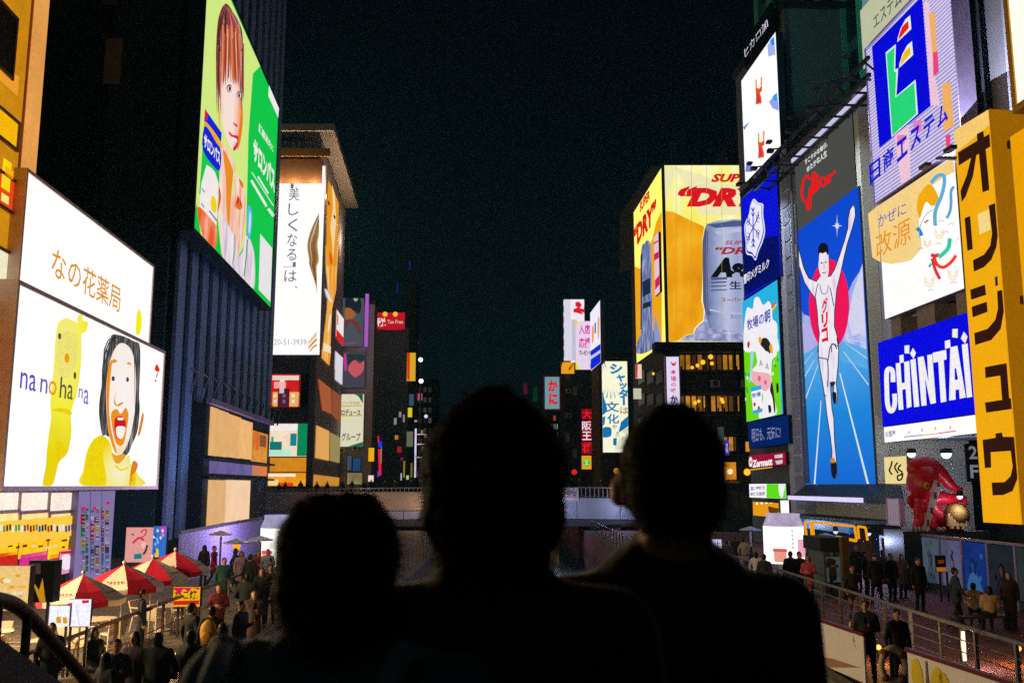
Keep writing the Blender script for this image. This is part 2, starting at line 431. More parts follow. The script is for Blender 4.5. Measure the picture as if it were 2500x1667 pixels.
for i, x in enumerate((-14, -8, -2, 4, 10, 16)):          # lamps that wash the bridge side
    MB().box(x-.25, x+.25, -2.3, -2.1, deckz(x)-.5, deckz(x)-.4).box(x-.03, x+.03, -2.2, -.1, deckz(x)-.42, deckz(x)-.38).build('wash_lamp', M('30343a', .5), br)
    L = bpy.data.lights.new('lamp_light', 'POINT'); L.energy = 110; L.color = (.82, .84, 1) if x > -5 else (1, .7, .45); L.shadow_soft_size = .2; ob('lamp_light', L, br, (x, -2.3, deckz(x)-.75))
for sx in (-7.5, 9.2):
    MB().box(sx, sx+.9, .5, 8.5, -2.1, .6).build('pier', M('50545c', .8), br)
# ================================================================== LEFT BANK
rg = random.Random(9)
PL = Plane(1075, -15.4)
# --- near orange building with lit windows
ob_r = building('corner_shop_building', 'orange lit building sliver at the far left edge with posters', PL.off(-.25), (-420, -300), (8, 1205), 9, '9a5a18', z0=0)
PO = PL.off(-.25)
for c_ in ob_r.children:
    if c_.name.startswith('wall'): c_.scale.z = 46 / ob_r['h']
    else: c_.location.z = 46 - ob_r['h']
W_ = E('d08a14', .95, True, .2, .4)  # lamp light falling on the facade, put in as its own glow
s9, _ = PO.uv(8, 1185); s9 -= ob_r['s0']
MB().box(s9-9.5, s9-1.0, -.03, -.01, 4.3, 45).build('glowing_facade', W_, ob_r)
MB().box(s9-.8, s9+.02, -.25, -.05, 3, 45.5).build('edge_trim', E('eea452', .95, False, .2, .3), ob_r)  # light on the trim is put in as glow too
def opane(a, b, m, nm='window', fr='8a5a20'): return pane(ob_r, PO, a, b, m, nm, M(fr, .5), y=-.09, th=.05, t=.12)
opane((-250, -60), (34, 42), M('3a2a1c', .3))
opane((-250, -90), (-20, 20), E('ffd060', .8))
pane(ob_r, PO, (-260, -40), (42, 190), E('f5a030', .95, True), 'glowing_panel', y=-.07, th=.03)  # bright lit panel, its light put in as glow
opane((-250, 60), (33, 362), E('f8b808', 1.0, True))
p_ = opane((-250, 250), (33, 522), E('f04a10', .95, True), 'poster')
opane((-250, 480), (26, 740), E('f4ecc8', 1.0, True), 'window')
opane((-250, 760), (14, 1010), E('e07020', .7, True), 'window', '6a4020')
for i, (a, b, col) in enumerate((((0, 385), (14, 470), 'ffd818'), ((4, 405), (22, 440), 'ffb010'), ((-6, 470), (10, 500), 'fff080'))):
    pane(ob_r, PO, a, b, E(col, 1), 'poster_print', y=-.13 - .01*i, th=.01)
# --- upper white pharmacy board
U = Sign('rooftop_billboard', 'upper white pharmacy billboard with thin orange Japanese lettering', 'billboard', PL.off(.2), (66, 420), (362, 840), .6, 'f6f0ee', 1.0, '3a3030', rim=.12, rimcol='f0c0b0')
U.text('なの花薬局', (127, 600), (290, 764), 'e89808', .95, .004)
U.poly(sm([(340,754),(345,775),(344,800),(338,818),(331,812),(332,785),(333,768)]), 'f4ee10', 1)
# --- lower white board, nearer the canal
B = Sign('billboard', 'lower white pharmacy billboard with yellow giraffe and laughing child photo', 'billboard', PL.off(.9), (45, 695), (381, 1186), .7, 'f7f2ef', 1.0, '5a4a55', rim=.16, rimcol='f4c8bc')
k_ = 420/1463
def c3(pts): return [(x*k_, 800 + y*k_) for x, y in pts]
B.poly(sm(c3([(480,10),(500,-50),(560,-80),(625,-55),(655,-40),(655,-90),(690,-115),(705,-60),(745,-45),(725,35),(690,60),(690,200),(680,370),(650,560),(600,720),(605,870),(585,1010),(560,1080),(500,1140),(470,1250),(440,1335),(360,1335),(385,1180),(395,1040),(415,880),(430,760),(425,640),(440,480),(455,300),(465,130)])), 'f6ee30', .97, 1, 'printed_giraffe', mat=B.ph('radial', [(0,'f4ec90'),(.55,'f6ee40'),(1,'e8d408')], c3([(560,200)])[0], c3([(760,1100)])[0], 1, .2, .8))
B.poly(sm(c3([(515,60),(560,30),(640,60),(655,200),(610,380),(520,420),(470,300),(480,150)])), 'f4ea78', .95, 2, 'printed_shading')
B.poly([sm(c3([(545,1010),(555,1070),(480,1120),(470,960)])), sm(c3([(430,700),(500,680),(590,700),(600,740),(520,720)]))], 'f0d808', .95, 2, 'printed_shading')
B.poly([ell(*c3([(498,72)])[0], 4, 8), ell(*c3([(628,405)])[0], 3.5, 9)], '6a5c40', .8, 3, 'printed_eye')
B.poly([ell(*c3([(560,258)])[0], 6, 12)], 'eaa010', 1, 3, 'printed_nose')
# lettering, letter pair by letter pair
for t, x0, y0, x1, y1, col in (('na',165,370,290,545,'5a50c8'), ('n',335,425,388,560,'6a60cc'), ('o',405,440,466,582,'f0980c'), ('h',505,415,548,605,'5a5a40'), ('a',566,478,605,615,'5a5a40'), ('n',660,510,690,600,'7a70d0'), ('a',705,520,740,655,'7a70d0')):
    (a0, b0), (a1, b1) = c3([(x0, y0), (x1, y1)]); B.text(t, (a0, b0), (a1, b1), col, 1, .004, 4)
# child photo: hair, face, shirt
B.poly(sm(c3([(950,60),(1040,70),(1140,115),(1185,150),(1190,330),(1180,560),(1185,700),(1165,880),(1120,990),(1085,1070),(1040,1085),(1030,1000),(900,915),(870,915),(845,800),(840,650),(870,430),(895,260),(930,140)])), '3c3634', .8, 1, 'printed_hair', mat=EP('streak', [(0,'1c1a1c'),(.5,'4a4444'),(.8,'8a8884'),(1,'c8ccc4')], 0,0,.35,3.5,.85,.1,2.5))
B.poly(sm(c3([(1020,130),(1090,160),(1135,260),(1150,420),(1150,560),(1140,720),(1100,930),(1040,1060),(985,1080),(945,1000),(915,870),(900,700),(898,500),(920,320),(965,190)])), 'f8eee8', 1, 2, 'printed_face', mat=B.ph('radial', [(0,'fbf4f0'),(.7,'faeee6'),(.9,'f8d8a8'),(1,'f2a840')], c3([(1045,560)])[0], c3([(1200,1150)])[0], 1, .1, 1.2))
for k in range(40):
    u = rg.random(); x1 = 845 + 345*u; y0 = 70 + 60*u
    edge = abs(u-.5) > .36
    B.poly(stroke(osm(c3([(1040 + (u-.5)*120, y0+rg.uniform(-10,20)), (1040 + (x1-1040)*.85, 170 + rg.uniform(0,60)), (x1 + (8 if u < .5 else -6), rg.uniform(600, 1000) if edge else rg.uniform(200, 260) )]), 3), [1, 1.4, 1.6, 1.8, 1.6, 1.2, .6]), ['1c1a1c','3a3636','5a5654','888480','282426'][k % 5], .85, 3 if edge else 1, 'printed_strand')
B.poly([sm(c3([(898,500),(915,330),(945,280),(925,500),(920,700),(945,900),(985,1060),(950,1010),(915,870),(900,700)])), sm(c3([(940,720),(985,690),(1020,730),(1060,680),(1085,740),(1070,860),(1045,980),(1000,1000),(965,940),(940,800)])), sm(c3([(930,300),(960,265),(990,285),(955,300)])), sm(c3([(1070,305),(1090,290),(1112,315),(1090,312)]))], 'ef9018', 1, 3, 'printed_shading')
B.poly([sm(c3([(985,540),(970,610),(985,655),(1010,640),(1040,630),(1030,650),(990,668),(962,640),(968,590)]))], 'e8901c', 1, 3, 'printed_nose')
B.poly([ell(*c3([(952,432)])[0], 4, 6), ell(*c3([(1075,440)])[0], 3.4, 6)], '4a4468', .8, 4, 'printed_eye')
B.poly(sm(c3([(970,770),(1010,750),(1050,775),(1060,840),(1040,930),(1010,950),(975,920),(962,840)])), 'd81424', .9, 4, 'printed_mouth')
B.poly([sm(c3([(975,850),(1010,835),(1055,850),(1035,930),(1010,945),(980,915)])), c3([(985,762),(1040,765),(1035,785),(990,785)])], 'fbf0ea', 1, 5, 'printed_teeth')
B.poly(sm(c3([(850,915),(900,935),(940,1000),(960,1110),(1000,1150),(1050,1130),(1090,1080),(1110,1160),(1180,1260),(1200,1340),(700,1340),(705,1200),(735,1050),(785,955)])), 'f6ea70', .97, 2, 'printed_shirt', mat=B.ph('radial', [(0,'f6f0c8'),(.5,'f6e870'),(1,'f2d400')], c3([(1000,1230)])[0], c3([(1300,1500)])[0], 1, .35, .9))
B.poly([sm(c3([(785,955),(850,915),(890,960),(870,1100),(890,1340),(700,1340),(705,1200),(735,1050)])), stroke(c3([(970,1170),(1020,1210),(1080,1190)]), 4), sm(c3([(1090,1340),(1110,1260),(1150,1230),(1140,1340)]))], 'f3d808', .97, 3, 'printed_shading')
B.poly(sm(c3([(940,1060),(985,1085),(1040,1070),(1060,1100),(1010,1150),(970,1140)])), 'f0a428', .97, 3, 'printed_shading')
B.poly([sm(c3([(1205,720),(1215,760),(1185,900),(1165,910),(1190,780)])), sm(c3([(1120,1140),(1165,1160),(1140,1240),(1105,1340),(1090,1330)]))], 'e8821c', .95, 3, 'printed_shading')
B.poly([sm(c3([(1310,350),(1328,310),(1352,350),(1345,375),(1325,370)])), ell(*c3([(1318,450)])[0], 2, 3), sm(c3([(1330,385),(1338,385),(1330,420),(1322,420)]))], 'e83010', 1, 2, 'printed_drop')
for i in range(3):                                      # arms that carry the board
    MB().box(1.5+6*i, 1.7+6*i, .7, 1.6, 1.2, 1.5).build('bracket', M('8a6040', .4, .5), B.root)
# --- shop fronts under the boards
sh = building('drugstore', 'brightly lit drugstore front with yellow posters under the white boards', PL, (-80, 1190), (268, 1400), 6, '6a5040', z0=0, roof=False)
cream = E('f2e4d2', .9, True, .2, .8); amber = E('eeb43c', .95, True, .25, 1.5)
xs_ = [-70, -25, 45, 117, 190]
for i in range(4):
    a, b = xs_[i], xs_[i+1]
    pane(sh, PL, (a+4, 1203), (b-4, 1246), E('f2e2d4', 1.15, True, .2, .7), 'transom_window', M('c0a060', .4))
    pane(sh, PL, (a+4, 1252), (b-4, 1292), E('f6cc80', 1.35, True, .25, 1), 'shop_window', M('c8a468', .4))
    pane(sh, PL, (a+4, 1296), (b-4, 1352), E('f4b414', 1.35, True, .3, 1.2), 'poster_panel')
    pane(sh, PL, (a+4, 1354), (b-4, 1378), E(['e83a90','e0281c','e83098','e01c30'][i], .85, False, .3, 3), 'base_panel')
T_ = Sign('poster_strip', 'strip of small product posters across the yellow drugstore window', 'poster', PL.off(.1), (-60, 1278), (186, 1306), .04, 'f4c040', 1.15, '806030')
rnd = random.Random(3)
for i in range(34):
    x = -58 + i*7.2; y = 1283 - (i % 3) * 2
    h = rnd.choice(['222c50','2c4a38','d83018','6a3020','f6f2e8','30281c','3848a0','f8f0f0','28a868'])
    T_.poly([(x, y + (186-x)*0.0), (x+5, y), (x+5, y+15), (x, y+15)], h, .9, 1, 'printed_product', clip=True)

for i, (a, b) in enumerate((((-60, 1310), (40, 1330)), )): pass
for i in range(26):
    x = -55 + (i % 13)*18.5 + rnd.uniform(-3, 3); y = 1314 + (i // 13)*18 + rnd.uniform(-3, 3)
    pane(sh, PL, (x, y), (x + rnd.uniform(5, 12), y + rnd.uniform(2.5, 5)), E(rnd.choice(['8a5a10','f8ecd0','7a3a18','604a20','f0e0a8']), .8), 'poster_print', y=-.05, th=.02)
S2 = Sign('window_poster', 'pink and white poster low on the drugstore window', 'poster', PL.off(.12), (146, 1345), (178, 1395), .03, 'f4a0c8', .9)
S2.poly(sm([(150,1360),(162,1352),(174,1362),(172,1385),(152,1388)]), 'fbe4f4', 1, 1); S2.poly([(146,1345),(178,1343),(178,1350),(146,1352)], 'd81840', .9, 2)
pil = Sign('capsule_toy_wall', 'violet lit pillar covered with small colourful notices right of the drugstore', 'shopfront', PL.off(.3), (193, 1199), (268, 1405), .6, 'a898d8', .55, '8078b0')
for ci, (cx0, cx1) in enumerate(((196,206),(207,214),(218,227),(229,241),(245,252),(254,264))):
    y = 1236 + (ci % 3)*4
    while y < 1388:
        hh = rnd.uniform(9, 30)
        pil.poly([(cx0, y), (cx1, y), (cx1, min(y+hh, 1396)), (cx0, min(y+hh, 1396))], rnd.choice(['b01c48','2c7a68','b89018','384878','c8bce0','a8582c','5880b0','a89060','584868','b088b0','8478b8','8478b8','9a8cc8']), .62, 1 + ci % 3, 'notice')
        for q in range(int(hh // 6)): pil.poly([(cx0+1.2, y+2+q*5), (cx1-1.5-(q%2)*2, y+2+q*5), (cx1-1.5-(q%2)*2, y+4+q*5), (cx0+1.2, y+4+q*5)], rnd.choice(['e8e0f0','241c38','e8c838','403060']), .6, 5, 'notice_line')
        y += hh + rnd.uniform(1, 6)
for x in (215, 243): pil.poly([(x,1200),(x+1.5,1200),(x+1.5,1400),(x,1400)], '5a4890', .6, 7, 'joint')
for nm, x, y, hcol in (('x',199,1240,'e8184c'),('x',225,1240,'e8184c'),('x',258,1227,'e8184c')):
    pil.poly(ell(x, y, 5, 4), hcol, .9, 8, 'notice')
# --- dark building with vertical fins
PF = PL.off(-.9)
sA, _ = PF.uv(398, 1185); sB, _ = PF.uv(653, 1185)
fb = thing('fin_clad_building', 'tall dark navy building clad in vertical fins behind the green screen', 'building', PF.at(sA, 0), PF.rz)
WF = sB - sA
MB().box(0, WF, 0, 46, 0, 62).build('wall', M('06090e', .7, 0, .3, .3), fb)
MB().box(-.2, WF+.2, -.2, 46.2, 62.002, 62.6).build('roof', M('1a1e24', .8), fb)
nf = 12; sp = WF / nf
fin_m = None
FIN = M('90aede', .45, .2, .25, .15, .05)
for i in range(nf):
    x0 = sp*i + .15
    o = ob('fin', fin_m, fb) if fin_m else None
    if o is None:
        mb = MB(); mb.add([(0,-.22,0),(sp*.56,-.22,0),(sp*.56,0,0),(0,0,0),(0,-.22,60.5),(sp*.56,-.22,60.5),(sp*.56,0,60.5),(0,0,60.5)], [(0,1,5,4),(1,2,6,5),(3,0,4,7),(4,5,6,7)])
        fin_m = mb.mesh('fin', FIN); o = ob('fin', fin_m, fb)
    o.location = (x0, 0, .9)
    s_, zz = PF.uv(428, 935)
    hk = MB().path([(x0+sp*.55,-.8,zz+1.0),(x0+sp*.68,-1.1,zz+.7),(x0+sp*.5,-1.0,zz),(x0+sp*.62,-.85,zz-.6)], .07, 6)
    hk.build('hook_bracket', M('8a8a94', .4, .6), fb)
def uplight(parent, x, y, z, W, col, rx, size=80):
    L = bpy.data.lights.new('lamp_light', 'SPOT'); L.energy = W; L.color = col; L.spot_size = math.radians(size); L.spot_blend = 1; L.shadow_soft_size = .15
    MB().box(x-.2, x+.2, y-.15, y+.15, z-.2, z-.05).build('uplight', M('22262a', .5), parent)
    o = ob('lamp_light', L, parent, (x, y, z)); o.rotation_euler = (rx, 0, 0); return o
for i in range(6): uplight(fb, 2 + i*4.6, -3.2, 1.9, 700, (.32, .52, 1), math.radians(180-22))
# its end wall faces the camera: plain dark panels with faint joints and dim strips of glass
e0 = PF.at(sA, 0)
ew = thing('end_wall_cladding', 'dark panelled end wall of the fin building above the pharmacy board', 'wall', (e0.x - .3, e0.y - .35, 0))
for i in range(9):
    for j in range(12):
        MB().box(-3.4*(i+1)+.05, -3.4*i-.05, 0, .3, 5.2*j+.05, 5.2*(j+1)-.05).build('panel', M('3a565e' if (i*7+j*3) % 5 else '30484e', .5, 0, .4, .4), ew)
for i, (px, pa, pb, col, st) in enumerate(((172, -80, 470, '14322e', .22), (268, 95, 205, '2a1c10', .35), (262, -60, 12, '1e1408', .3))):
    a = dp(px - 9, pa, e0.y - .4); b = dp(px + (9 if i == 0 else 24), pb, e0.y - .4)
    MB().box(a.x - ew.location.x, b.x - ew.location.x, -.06, -.02, b.z, a.z).build('strip_window', E(col, st, False, .4, .5), ew)
# lit lower showroom in the fin facade
sm_ = thing('showroom', 'cream lit two-storey showroom window at the foot of the fin building', 'shopfront', PF.at(sA, 0), PF.rz)
PS = PF.off(1.0); sm_['s0'] = sA; sm_['z0'] = 0
def spane(a, b, m, nm, fr=None): 
    o = pane(sm_, PS, a, b, m, nm, fr, y=-1.05); return o
(a0, zt), (a1, zm) = PS.uv(505, 984), PS.uv(648, 1270)
MB().box(a0-sA, a1-sA, -.98, 0, 1.0, zt).build('back_box', M('30343c', .6), sm_)
MB().box(a0-sA-.15, a1-sA+.5, -1.35, -.99, zt, zt+.35).build('lintel', M('b090b0', .5), sm_)
for x0, x1 in ((514, 527), (527.6, 552), (552.6, 583), (583.6, 612)):
    spane((x0, 992 + (x0-514)*.42), (x1, 1112+(x1-514)*.10), E('f4bc78', .95 if x0 > 560 else .85, True, .12, .8), 'glazing')
spane((512, 1124), (646, 1162), E('8a7ac0', .55, True, .3, .6), 'balcony_band')
for x0, x1, st in ((509, 550, .85), (550.6, 606, 1.0)):
    spane((x0, 1171), (x1, 1287-(x1-509)*.13), E('f4be84' if x0 < 540 else 'f8d0a8', st, True, .1, .6), 'glazing')
spane((616, 1050), (650, 1130), E('f0a040', .8, True, .3, 1), 'side_window')
spane((616, 1052), (630, 1098), E('e03018', .9), 'red_banner')
spane((633, 1060), (648, 1092), E('6a3040', .6), 'display')
spane((614, 1135), (650, 1162), E('f08a20', .9), 'lamp_band')
for z_ in (zm*0+0,): pass
MB().box(a0-sA, a1-sA+1.5, -1.4, -1.0, PS.uv(512,1116)[1]-.1, PS.uv(512,1116)[1]+.05).build('handrail', M('202028', .4), sm_)
MB().box(a0-sA, a1-sA+1.5, -1.4, -1.0, PS.uv(512,1167)[1]-.05, PS.uv(512,1167)[1]+.1).build('floor_slab', M('202028', .4), sm_)
# --- green LED screen
PG = PL.off(.75)
sBL, zBL = PG.uv(473, 562); sTR, zTR = PG.uv(683, 214)
G = Sign('led_screen', 'huge tilted-looking green LED screen with smiling long-haired woman and medicine box', 'screen', PG, (509, -130), (660, 752), .9, '12c84a', 1.0, '14202c', rim=.22, rimcol='1a2430')
def c6(pts): return [(450 + x*250/980, y*250/980) for x, y in pts]
def c7(pts): return [(450 + x*250/956, 350 + y*250/956) for x, y in pts]
G.poly([(505,-20),(500,-140),(640,40),(627,75),(617,180),(606,330),(602,500),(600,590),(575,640),(540,620),(505,590),(473,558),(480,430)], 'd4ec84', 1, 1, 'printed_ground', clip=True)
G.poly([(505,-200),(640,-40),(627,75),(600,20)], 'd4ec84', 1, 1, 'printed_ground', clip=True)
G.poly(c7([(90,640),(110,560),(150,860),(270,980),(300,640),(345,1060),(270,985),(90,810)]), '12c84a', 1, 2)
# woman: hair, face, fringe, neck, hand, blouse
G.poly(sm(c6([(385,40),(430,70),(490,190),(530,370),(555,620),(555,760),(545,890),(520,800),(330,800),(320,760),(300,640),(298,480),(310,250),(340,110)])), '7c3838', .8, 3, 'printed_hair', mat=EP('streak', [(0,'3a1818'),(.5,'6a2a28'),(.8,'a04a4c'),(1,'c88090')], 0,0,.7,9,.85,.1,2.2))

HC = ['4a1c1c','6a2a26','8a3630','a84440','c05a54','d08890','d8a8b8','5a2420']
for k in range(46):                                        # crown hair falling from the parting
    u = rg.random(); x1 = 300 + 255*u; y1 = rg.uniform(560, 860) if u < .12 or u > .9 else rg.uniform(420, 560)
    x0 = 395 + (u-.5)*40; mid = (x0 + (x1-x0)*(.86 + .1*abs(u-.5)), 55 + (y1-55)*.42)
    G.poly(stroke(osm(c6([(x0, 52 + rg.uniform(0, 30)), mid, (x1, y1)]), 4), [1.2]*2 + [3.4]*5 + [2.4, 1.0][:2]), HC[(k*5) % 8], .88, 4 + k % 2, 'printed_strand')
G.poly(sm(c6([(330,790),(345,620),(370,560),(420,560),(480,560),(530,620),(545,800),(548,950),(540,1180),(520,1340),(480,1440),(420,1380),(370,1240),(335,1060),(322,900)])), 'f7d4c4', 1, 4, 'printed_face', mat=G.ph('linear', [(0,'f4c4b0'),(.2,'f9e0d6'),(.6,'f9e2da'),(.8,'f4b89c'),(1,'ee8840')], c6([(325,1010)])[0], c6([(552,1010)])[0], 1, .1, .5))
for k in range(30):                                        # fringe
    u = (k + rg.random())/30; x0 = 350 + 165*u; x1 = 332 + 212*u + rg.uniform(-8, 8); y1 = 770 + 70*abs(u-.45)*2 + rg.uniform(-35, 25)
    G.poly(stroke(osm(c6([(x0, 330 + rg.uniform(-120, 90)), ((x0+x1)/2 + 6*(u-.5), 600), (x1, y1)]), 3), [3.2, 3.4, 3.2, 3, 2.6, 2, .8]), ['8a3428','b04a30','d86c38','e88c50','c85a44','a03c34','f0b090'][(k*3) % 7], .92, 6 + k % 2, 'printed_strand')
for side in (0, 1):                                        # long side hair
    for k in range(9):
        x = (302 + k*4.5) if not side else (556 - k*3)
        G.poly(stroke(osm(c6([(x, 420 + k*10), (x - 4 + side*4, 700), (x + rg.uniform(-4, 10) - side*8, 930 + rg.uniform(0, 260) - side*90)]), 3), [2.6]*4 + [2, 1.4, .6]), HC[(k*3+side) % 8], .85, 6 + k % 2, 'printed_strand')
G.poly([ell(*c6([(420,848)])[0], 7, 10), ell(*c6([(512,910)])[0], 5.5, 9)], 'c03048', .9, 6, 'printed_lash')
G.poly([ell(*c6([(422,852)])[0], 5.6, 7), ell(*c6([(514,915)])[0], 4.4, 6.5)], 'f4eef4', 1, 7, 'printed_eye')
G.poly([ell(*c6([(421,850)])[0], 3, 6), ell(*c6([(512,915)])[0], 2.6, 5.5)], '40385c', .7, 8, 'printed_pupil')
G.poly([sm(c6([(455,1170),(475,1185),(500,1200),(490,1215),(465,1195)])), sm(c6([(415,1255),(450,1290),(500,1300),(505,1330),(500,1400),(470,1445),(455,1420),(485,1370),(440,1310),(418,1285)]))], 'e82050', .95, 6, 'printed_mouth')
G.poly(sm(c6([(445,1312),(490,1335),(485,1365),(455,1345)])), 'fcf0ee', 1, 7, 'printed_teeth')
G.poly([sm(c6([(545,1000),(548,1180),(530,1330),(500,1440),(505,1320),(520,1200)])), sm(c6([(300,640),(290,660),(310,800),(322,1150),(330,1280),(322,1000)]))], 'ef8020', .95, 6, 'printed_shading')
G.poly([sm(c7([(325,0),(390,40),(440,130),(470,240),(440,300),(430,420),(470,560),(480,700),(470,1100),(400,1080),(350,1060),(320,760),(315,500),(320,250)]))], 'f4d0c4', 1, 3, 'printed_neck', mat=EP('streak', [(0,'f0a080'),(.5,'f6ccb8'),(1,'fae4dc')], 0,0,2.5,9,1,.1,1.4))
G.poly([sm(c7([(355,60),(440,230),(445,330),(430,480),(410,770),(385,600),(380,330)]))], 'f29028', .95, 4, 'printed_shading')
G.poly([sm(c7([(470,280),(510,320),(540,400),(565,540),(560,680),(540,860),(520,1000),(490,1050),(470,900),(480,700),(455,560),(455,400)]))], 'f6cdbc', 1, 5, 'printed_hand', mat=EP('streak', [(0,'ec9068'),(.5,'f6c8b4'),(1,'fae8e0')], 0,0,1.2,4,1,.1,1.6))
G.poly([sm(c7([(500,330),(535,370),(540,420),(510,380)])), sm(c7([(465,580),(490,500),(520,540),(530,600),(500,620)]))], 'ee7428', .95, 6, 'printed_shading')
G.poly([sm(c7([(485,480),(500,540),(480,570)])), sm(c7([(515,530),(520,580),(508,570)]))], 'd82448', .95, 7, 'printed_shading')
G.poly(sm(c7([(335,640),(370,720),(410,780),(470,900),(490,1060),(540,1000),(560,880),(600,880),(650,1060),(640,1360),(520,1250),(430,1160),(350,1060)])), 'e8dce4', .97, 4, 'printed_blouse', mat=EP('streak', [(0,'c8a8c4'),(.45,'e4d4e0'),(1,'f6f0f0')], 0,0,1.2,6,1,.1,1.6))
G.poly([stroke(c7([(460,850),(465,980),(440,1120),(460,1180)]), 2), stroke(c7([(580,900),(570,1050),(548,1240)]), 3)], '38b070', .9, 6, 'printed_fold')
G.poly(sm(c7([(585,590),(610,600),(625,680),(610,860),(585,890),(575,760)])), '58c0f0', .95, 6, 'printed_sleeve')
G.poly(sm(c7([(598,640),(612,700),(600,840),(588,800)])), 'c8e4f4', 1, 7, 'printed_sleeve')
# medicine box and drawings on it
G.poly(c6([(185,1045),(340,1270),(310,2050),(130,1850),(150,1600)]), '18c850', 1, 6, 'printed_box')
G.poly(c6([(185,1045),(345,1275),(338,1360),(175,1165)]), '1424d8', 1, 7, 'printed_box')
G.poly(c6([(185,1045),(210,1085),(205,1150),(178,1150)]), 'e01838', 1, 8, 'printed_box')
G.poly(sm(c6([(180,1160),(230,1210),(290,1290),(336,1370),(338,1420),(280,1350),(220,1240),(176,1205)])), 'f4b010', 1, 8, 'printed_band')
G.poly(sm(c6([(176,1215),(230,1260),(330,1430),(326,1620),(270,1600),(160,1430)])), '1424d0', 1, 8, 'printed_band')
vs_, fs_ = glyphs('サロンパス', .03)
def quadtext(S, body, q4, col, l, bold=.03, st=1.0, name='lettering'):
    """lettering set on a slant: q4 = bottom left, bottom right, top right, top left pixel"""
    vs, fs = glyphs(body, bold); m = MB(); p = [S.q(*v) for v in q4]
    out = []
    for x, y in vs:
        a = [p[0][i]*(1-x)*(1-y) + p[1][i]*x*(1-y) + p[2][i]*x*y + p[3][i]*(1-x)*y for i in (0, 1)]
        out.append((a[0], -.004 - .012*l, a[1]))
    return m.add(out, fs).build(name, E(col, st), S.par)
quadtext(G, 'サロンパス', c6([(165,1400),(325,1590),(325,1450),(175,1270)]), 'f4f4fa', 9, .04)
G.poly(c7([(190,200),(235,230),(270,270),(305,380),(285,770),(125,580),(140,380)]), 'f4ece8', 1, 9, 'printed_sheet')
G.poly(ell(*c7([(256,570)])[0], 7.5, 21, 20, -.1), 'f6d414', 1, 10, 'printed_dot')
G.poly([stroke(c7([(215,630),(290,730)]), 4), stroke(c7([(140,560),(165,600)]), 3), stroke(c7([(145,420),(170,460)]), 3)], '9090d8', .9, 10, 'printed_line')
G.poly(sm(c7([(110,600),(200,660),(290,770),(275,985),(165,870)])), 'ee5a28', .95, 5, 'printed_shoulder', mat=EP('streak', [(0,'e02c3c'),(.5,'ee6428'),(1,'f6b090')], 0,0,2,4,1,.1,1.2))
G.poly([sm(c7([(305,380),(330,500),(300,640),(310,500)]))], 'ec5030', .95, 7)
# white lettering on green
quadtext(G, 'サロンパス', c7([(630,150),(835,480),(835,240),(640,-60)]), 'f4f0f0', 6, .05)
quadtext(G, '鎮痛消炎に', c6([(700,1260),(845,1465),(845,1400),(705,1170)]), 'f4f0f0', 6, .04)
G.poly([stroke(c7([(620,270),(825,585)]), 2), stroke(c7([(678,310),(775,470)]), 4), stroke(c7([(615,345),(760,590)]), 6), stroke(c7([(775,610),(825,680)]), 7)], 'e8f4e8', 1, 6, 'printed_line')
G.poly(c6([(808,655),(905,870),(890,1130),(795,920)]), 'f2eeee', 1, 6, 'printed_label')
G.poly([stroke(c6([(845,870),(885,980)]), 2)], 'a890c8', .9, 7, 'printed_line'); G.poly(ell(*c6([(823,800)])[0], 2, 5), 'e060a0', 1, 7)
G.poly(c7([(700,845),(812,980),(795,1480),(685,1365)]), 'ece6ea', 1, 6, 'printed_label')
# --- tall building with the white beauty advert (front to the camera, side along the canal)
YD = 111.0
PD = Plane(D=YD)
cor = dp(758, 1180, YD); top = dp(793, 310, YD)
tb = thing('advert_tower', 'tall building with white beauty advert and brown overhanging roof beyond the fins', 'building', (cor.x, YD, 0))
d_ = PL.u.copy()                                          # the canal side runs along the left bank
LS = 30.0; HT = dp(760, 345, YD).z
def side(a, h0, h1, o, k=0):                              # a point of the side wall: a metres from the corner
    return None
WT = 12.0
v = [(0,0,0),(-WT,0,0),(-WT,LS,0),(d_.x*LS,d_.y*LS,0)]
MB().add([p for p in v] + [(x,y,HT) for x,y,_ in v], [(1,0,4,5),(0,3,7,4),(3,2,6,7),(2,1,5,6),(4,7,6,5)]).build('wall', M('b4a6b6', .7, 0, .25, .3, .1), tb)
ov = 1.7
r_ = [(ov,-ov*.6),(-WT,-ov*.6),(-WT,LS+ov),(d_.x*LS+ov,LS+ov)]
zt, zl = dp(793, 310, YD).z, dp(793, 326, YD).z
rf = MB().add([(x,y,zl) for x,y in r_] + [(x,y,zt) for x,y in r_], [(0,1,5,4),(3,0,4,7),(2,3,7,6),(4,5,6,7),(0,3,2,1)]).build('roof', M('c8bcae', .6, 0, .25, .3), tb)
MB().box(-WT, ov-.5, -.8, -.3, zl-3.2, zl-2.2).build('eaves_beam', M('9a6a30', .6), rf)
MB().box(-WT, ov-1.4, -.5, 0, zl-6.6, zl-3.5).build('crown_louvre', M('7a5638', .6), rf)
for i in range(5):
    MB().box(-11+i*.55+3.2, -10.8+i*.55+3.2, -.62, -.5, zl-6.5, zl-3.5).build('louvre_fin', M('a86a30', .6), rf)
sd = Plane(o=Vector((cor.x, YD, 0)), u=d_)
lampz = zl - 6.7
for i, x in enumerate((-8.2, -5.6, -3.0, -.6)):           # uplights that wash the soffit
    L = bpy.data.lights.new('soffit_lamp', 'POINT'); L.energy = 420; L.color = (1, .68, .38); L.shadow_soft_size = .2
    lo = ob('soffit_lamp', L, tb, (x, -1.3, lampz - .3))
for i in range(4):
    L = bpy.data.lights.new('soffit_lamp', 'POINT'); L.energy = 420; L.color = (1, .7, .42); L.shadow_soft_size = .2
    ob('soffit_lamp', L, tb, (d_.x*(3+7*i)+1.6, 3+7*i, lampz - .5))
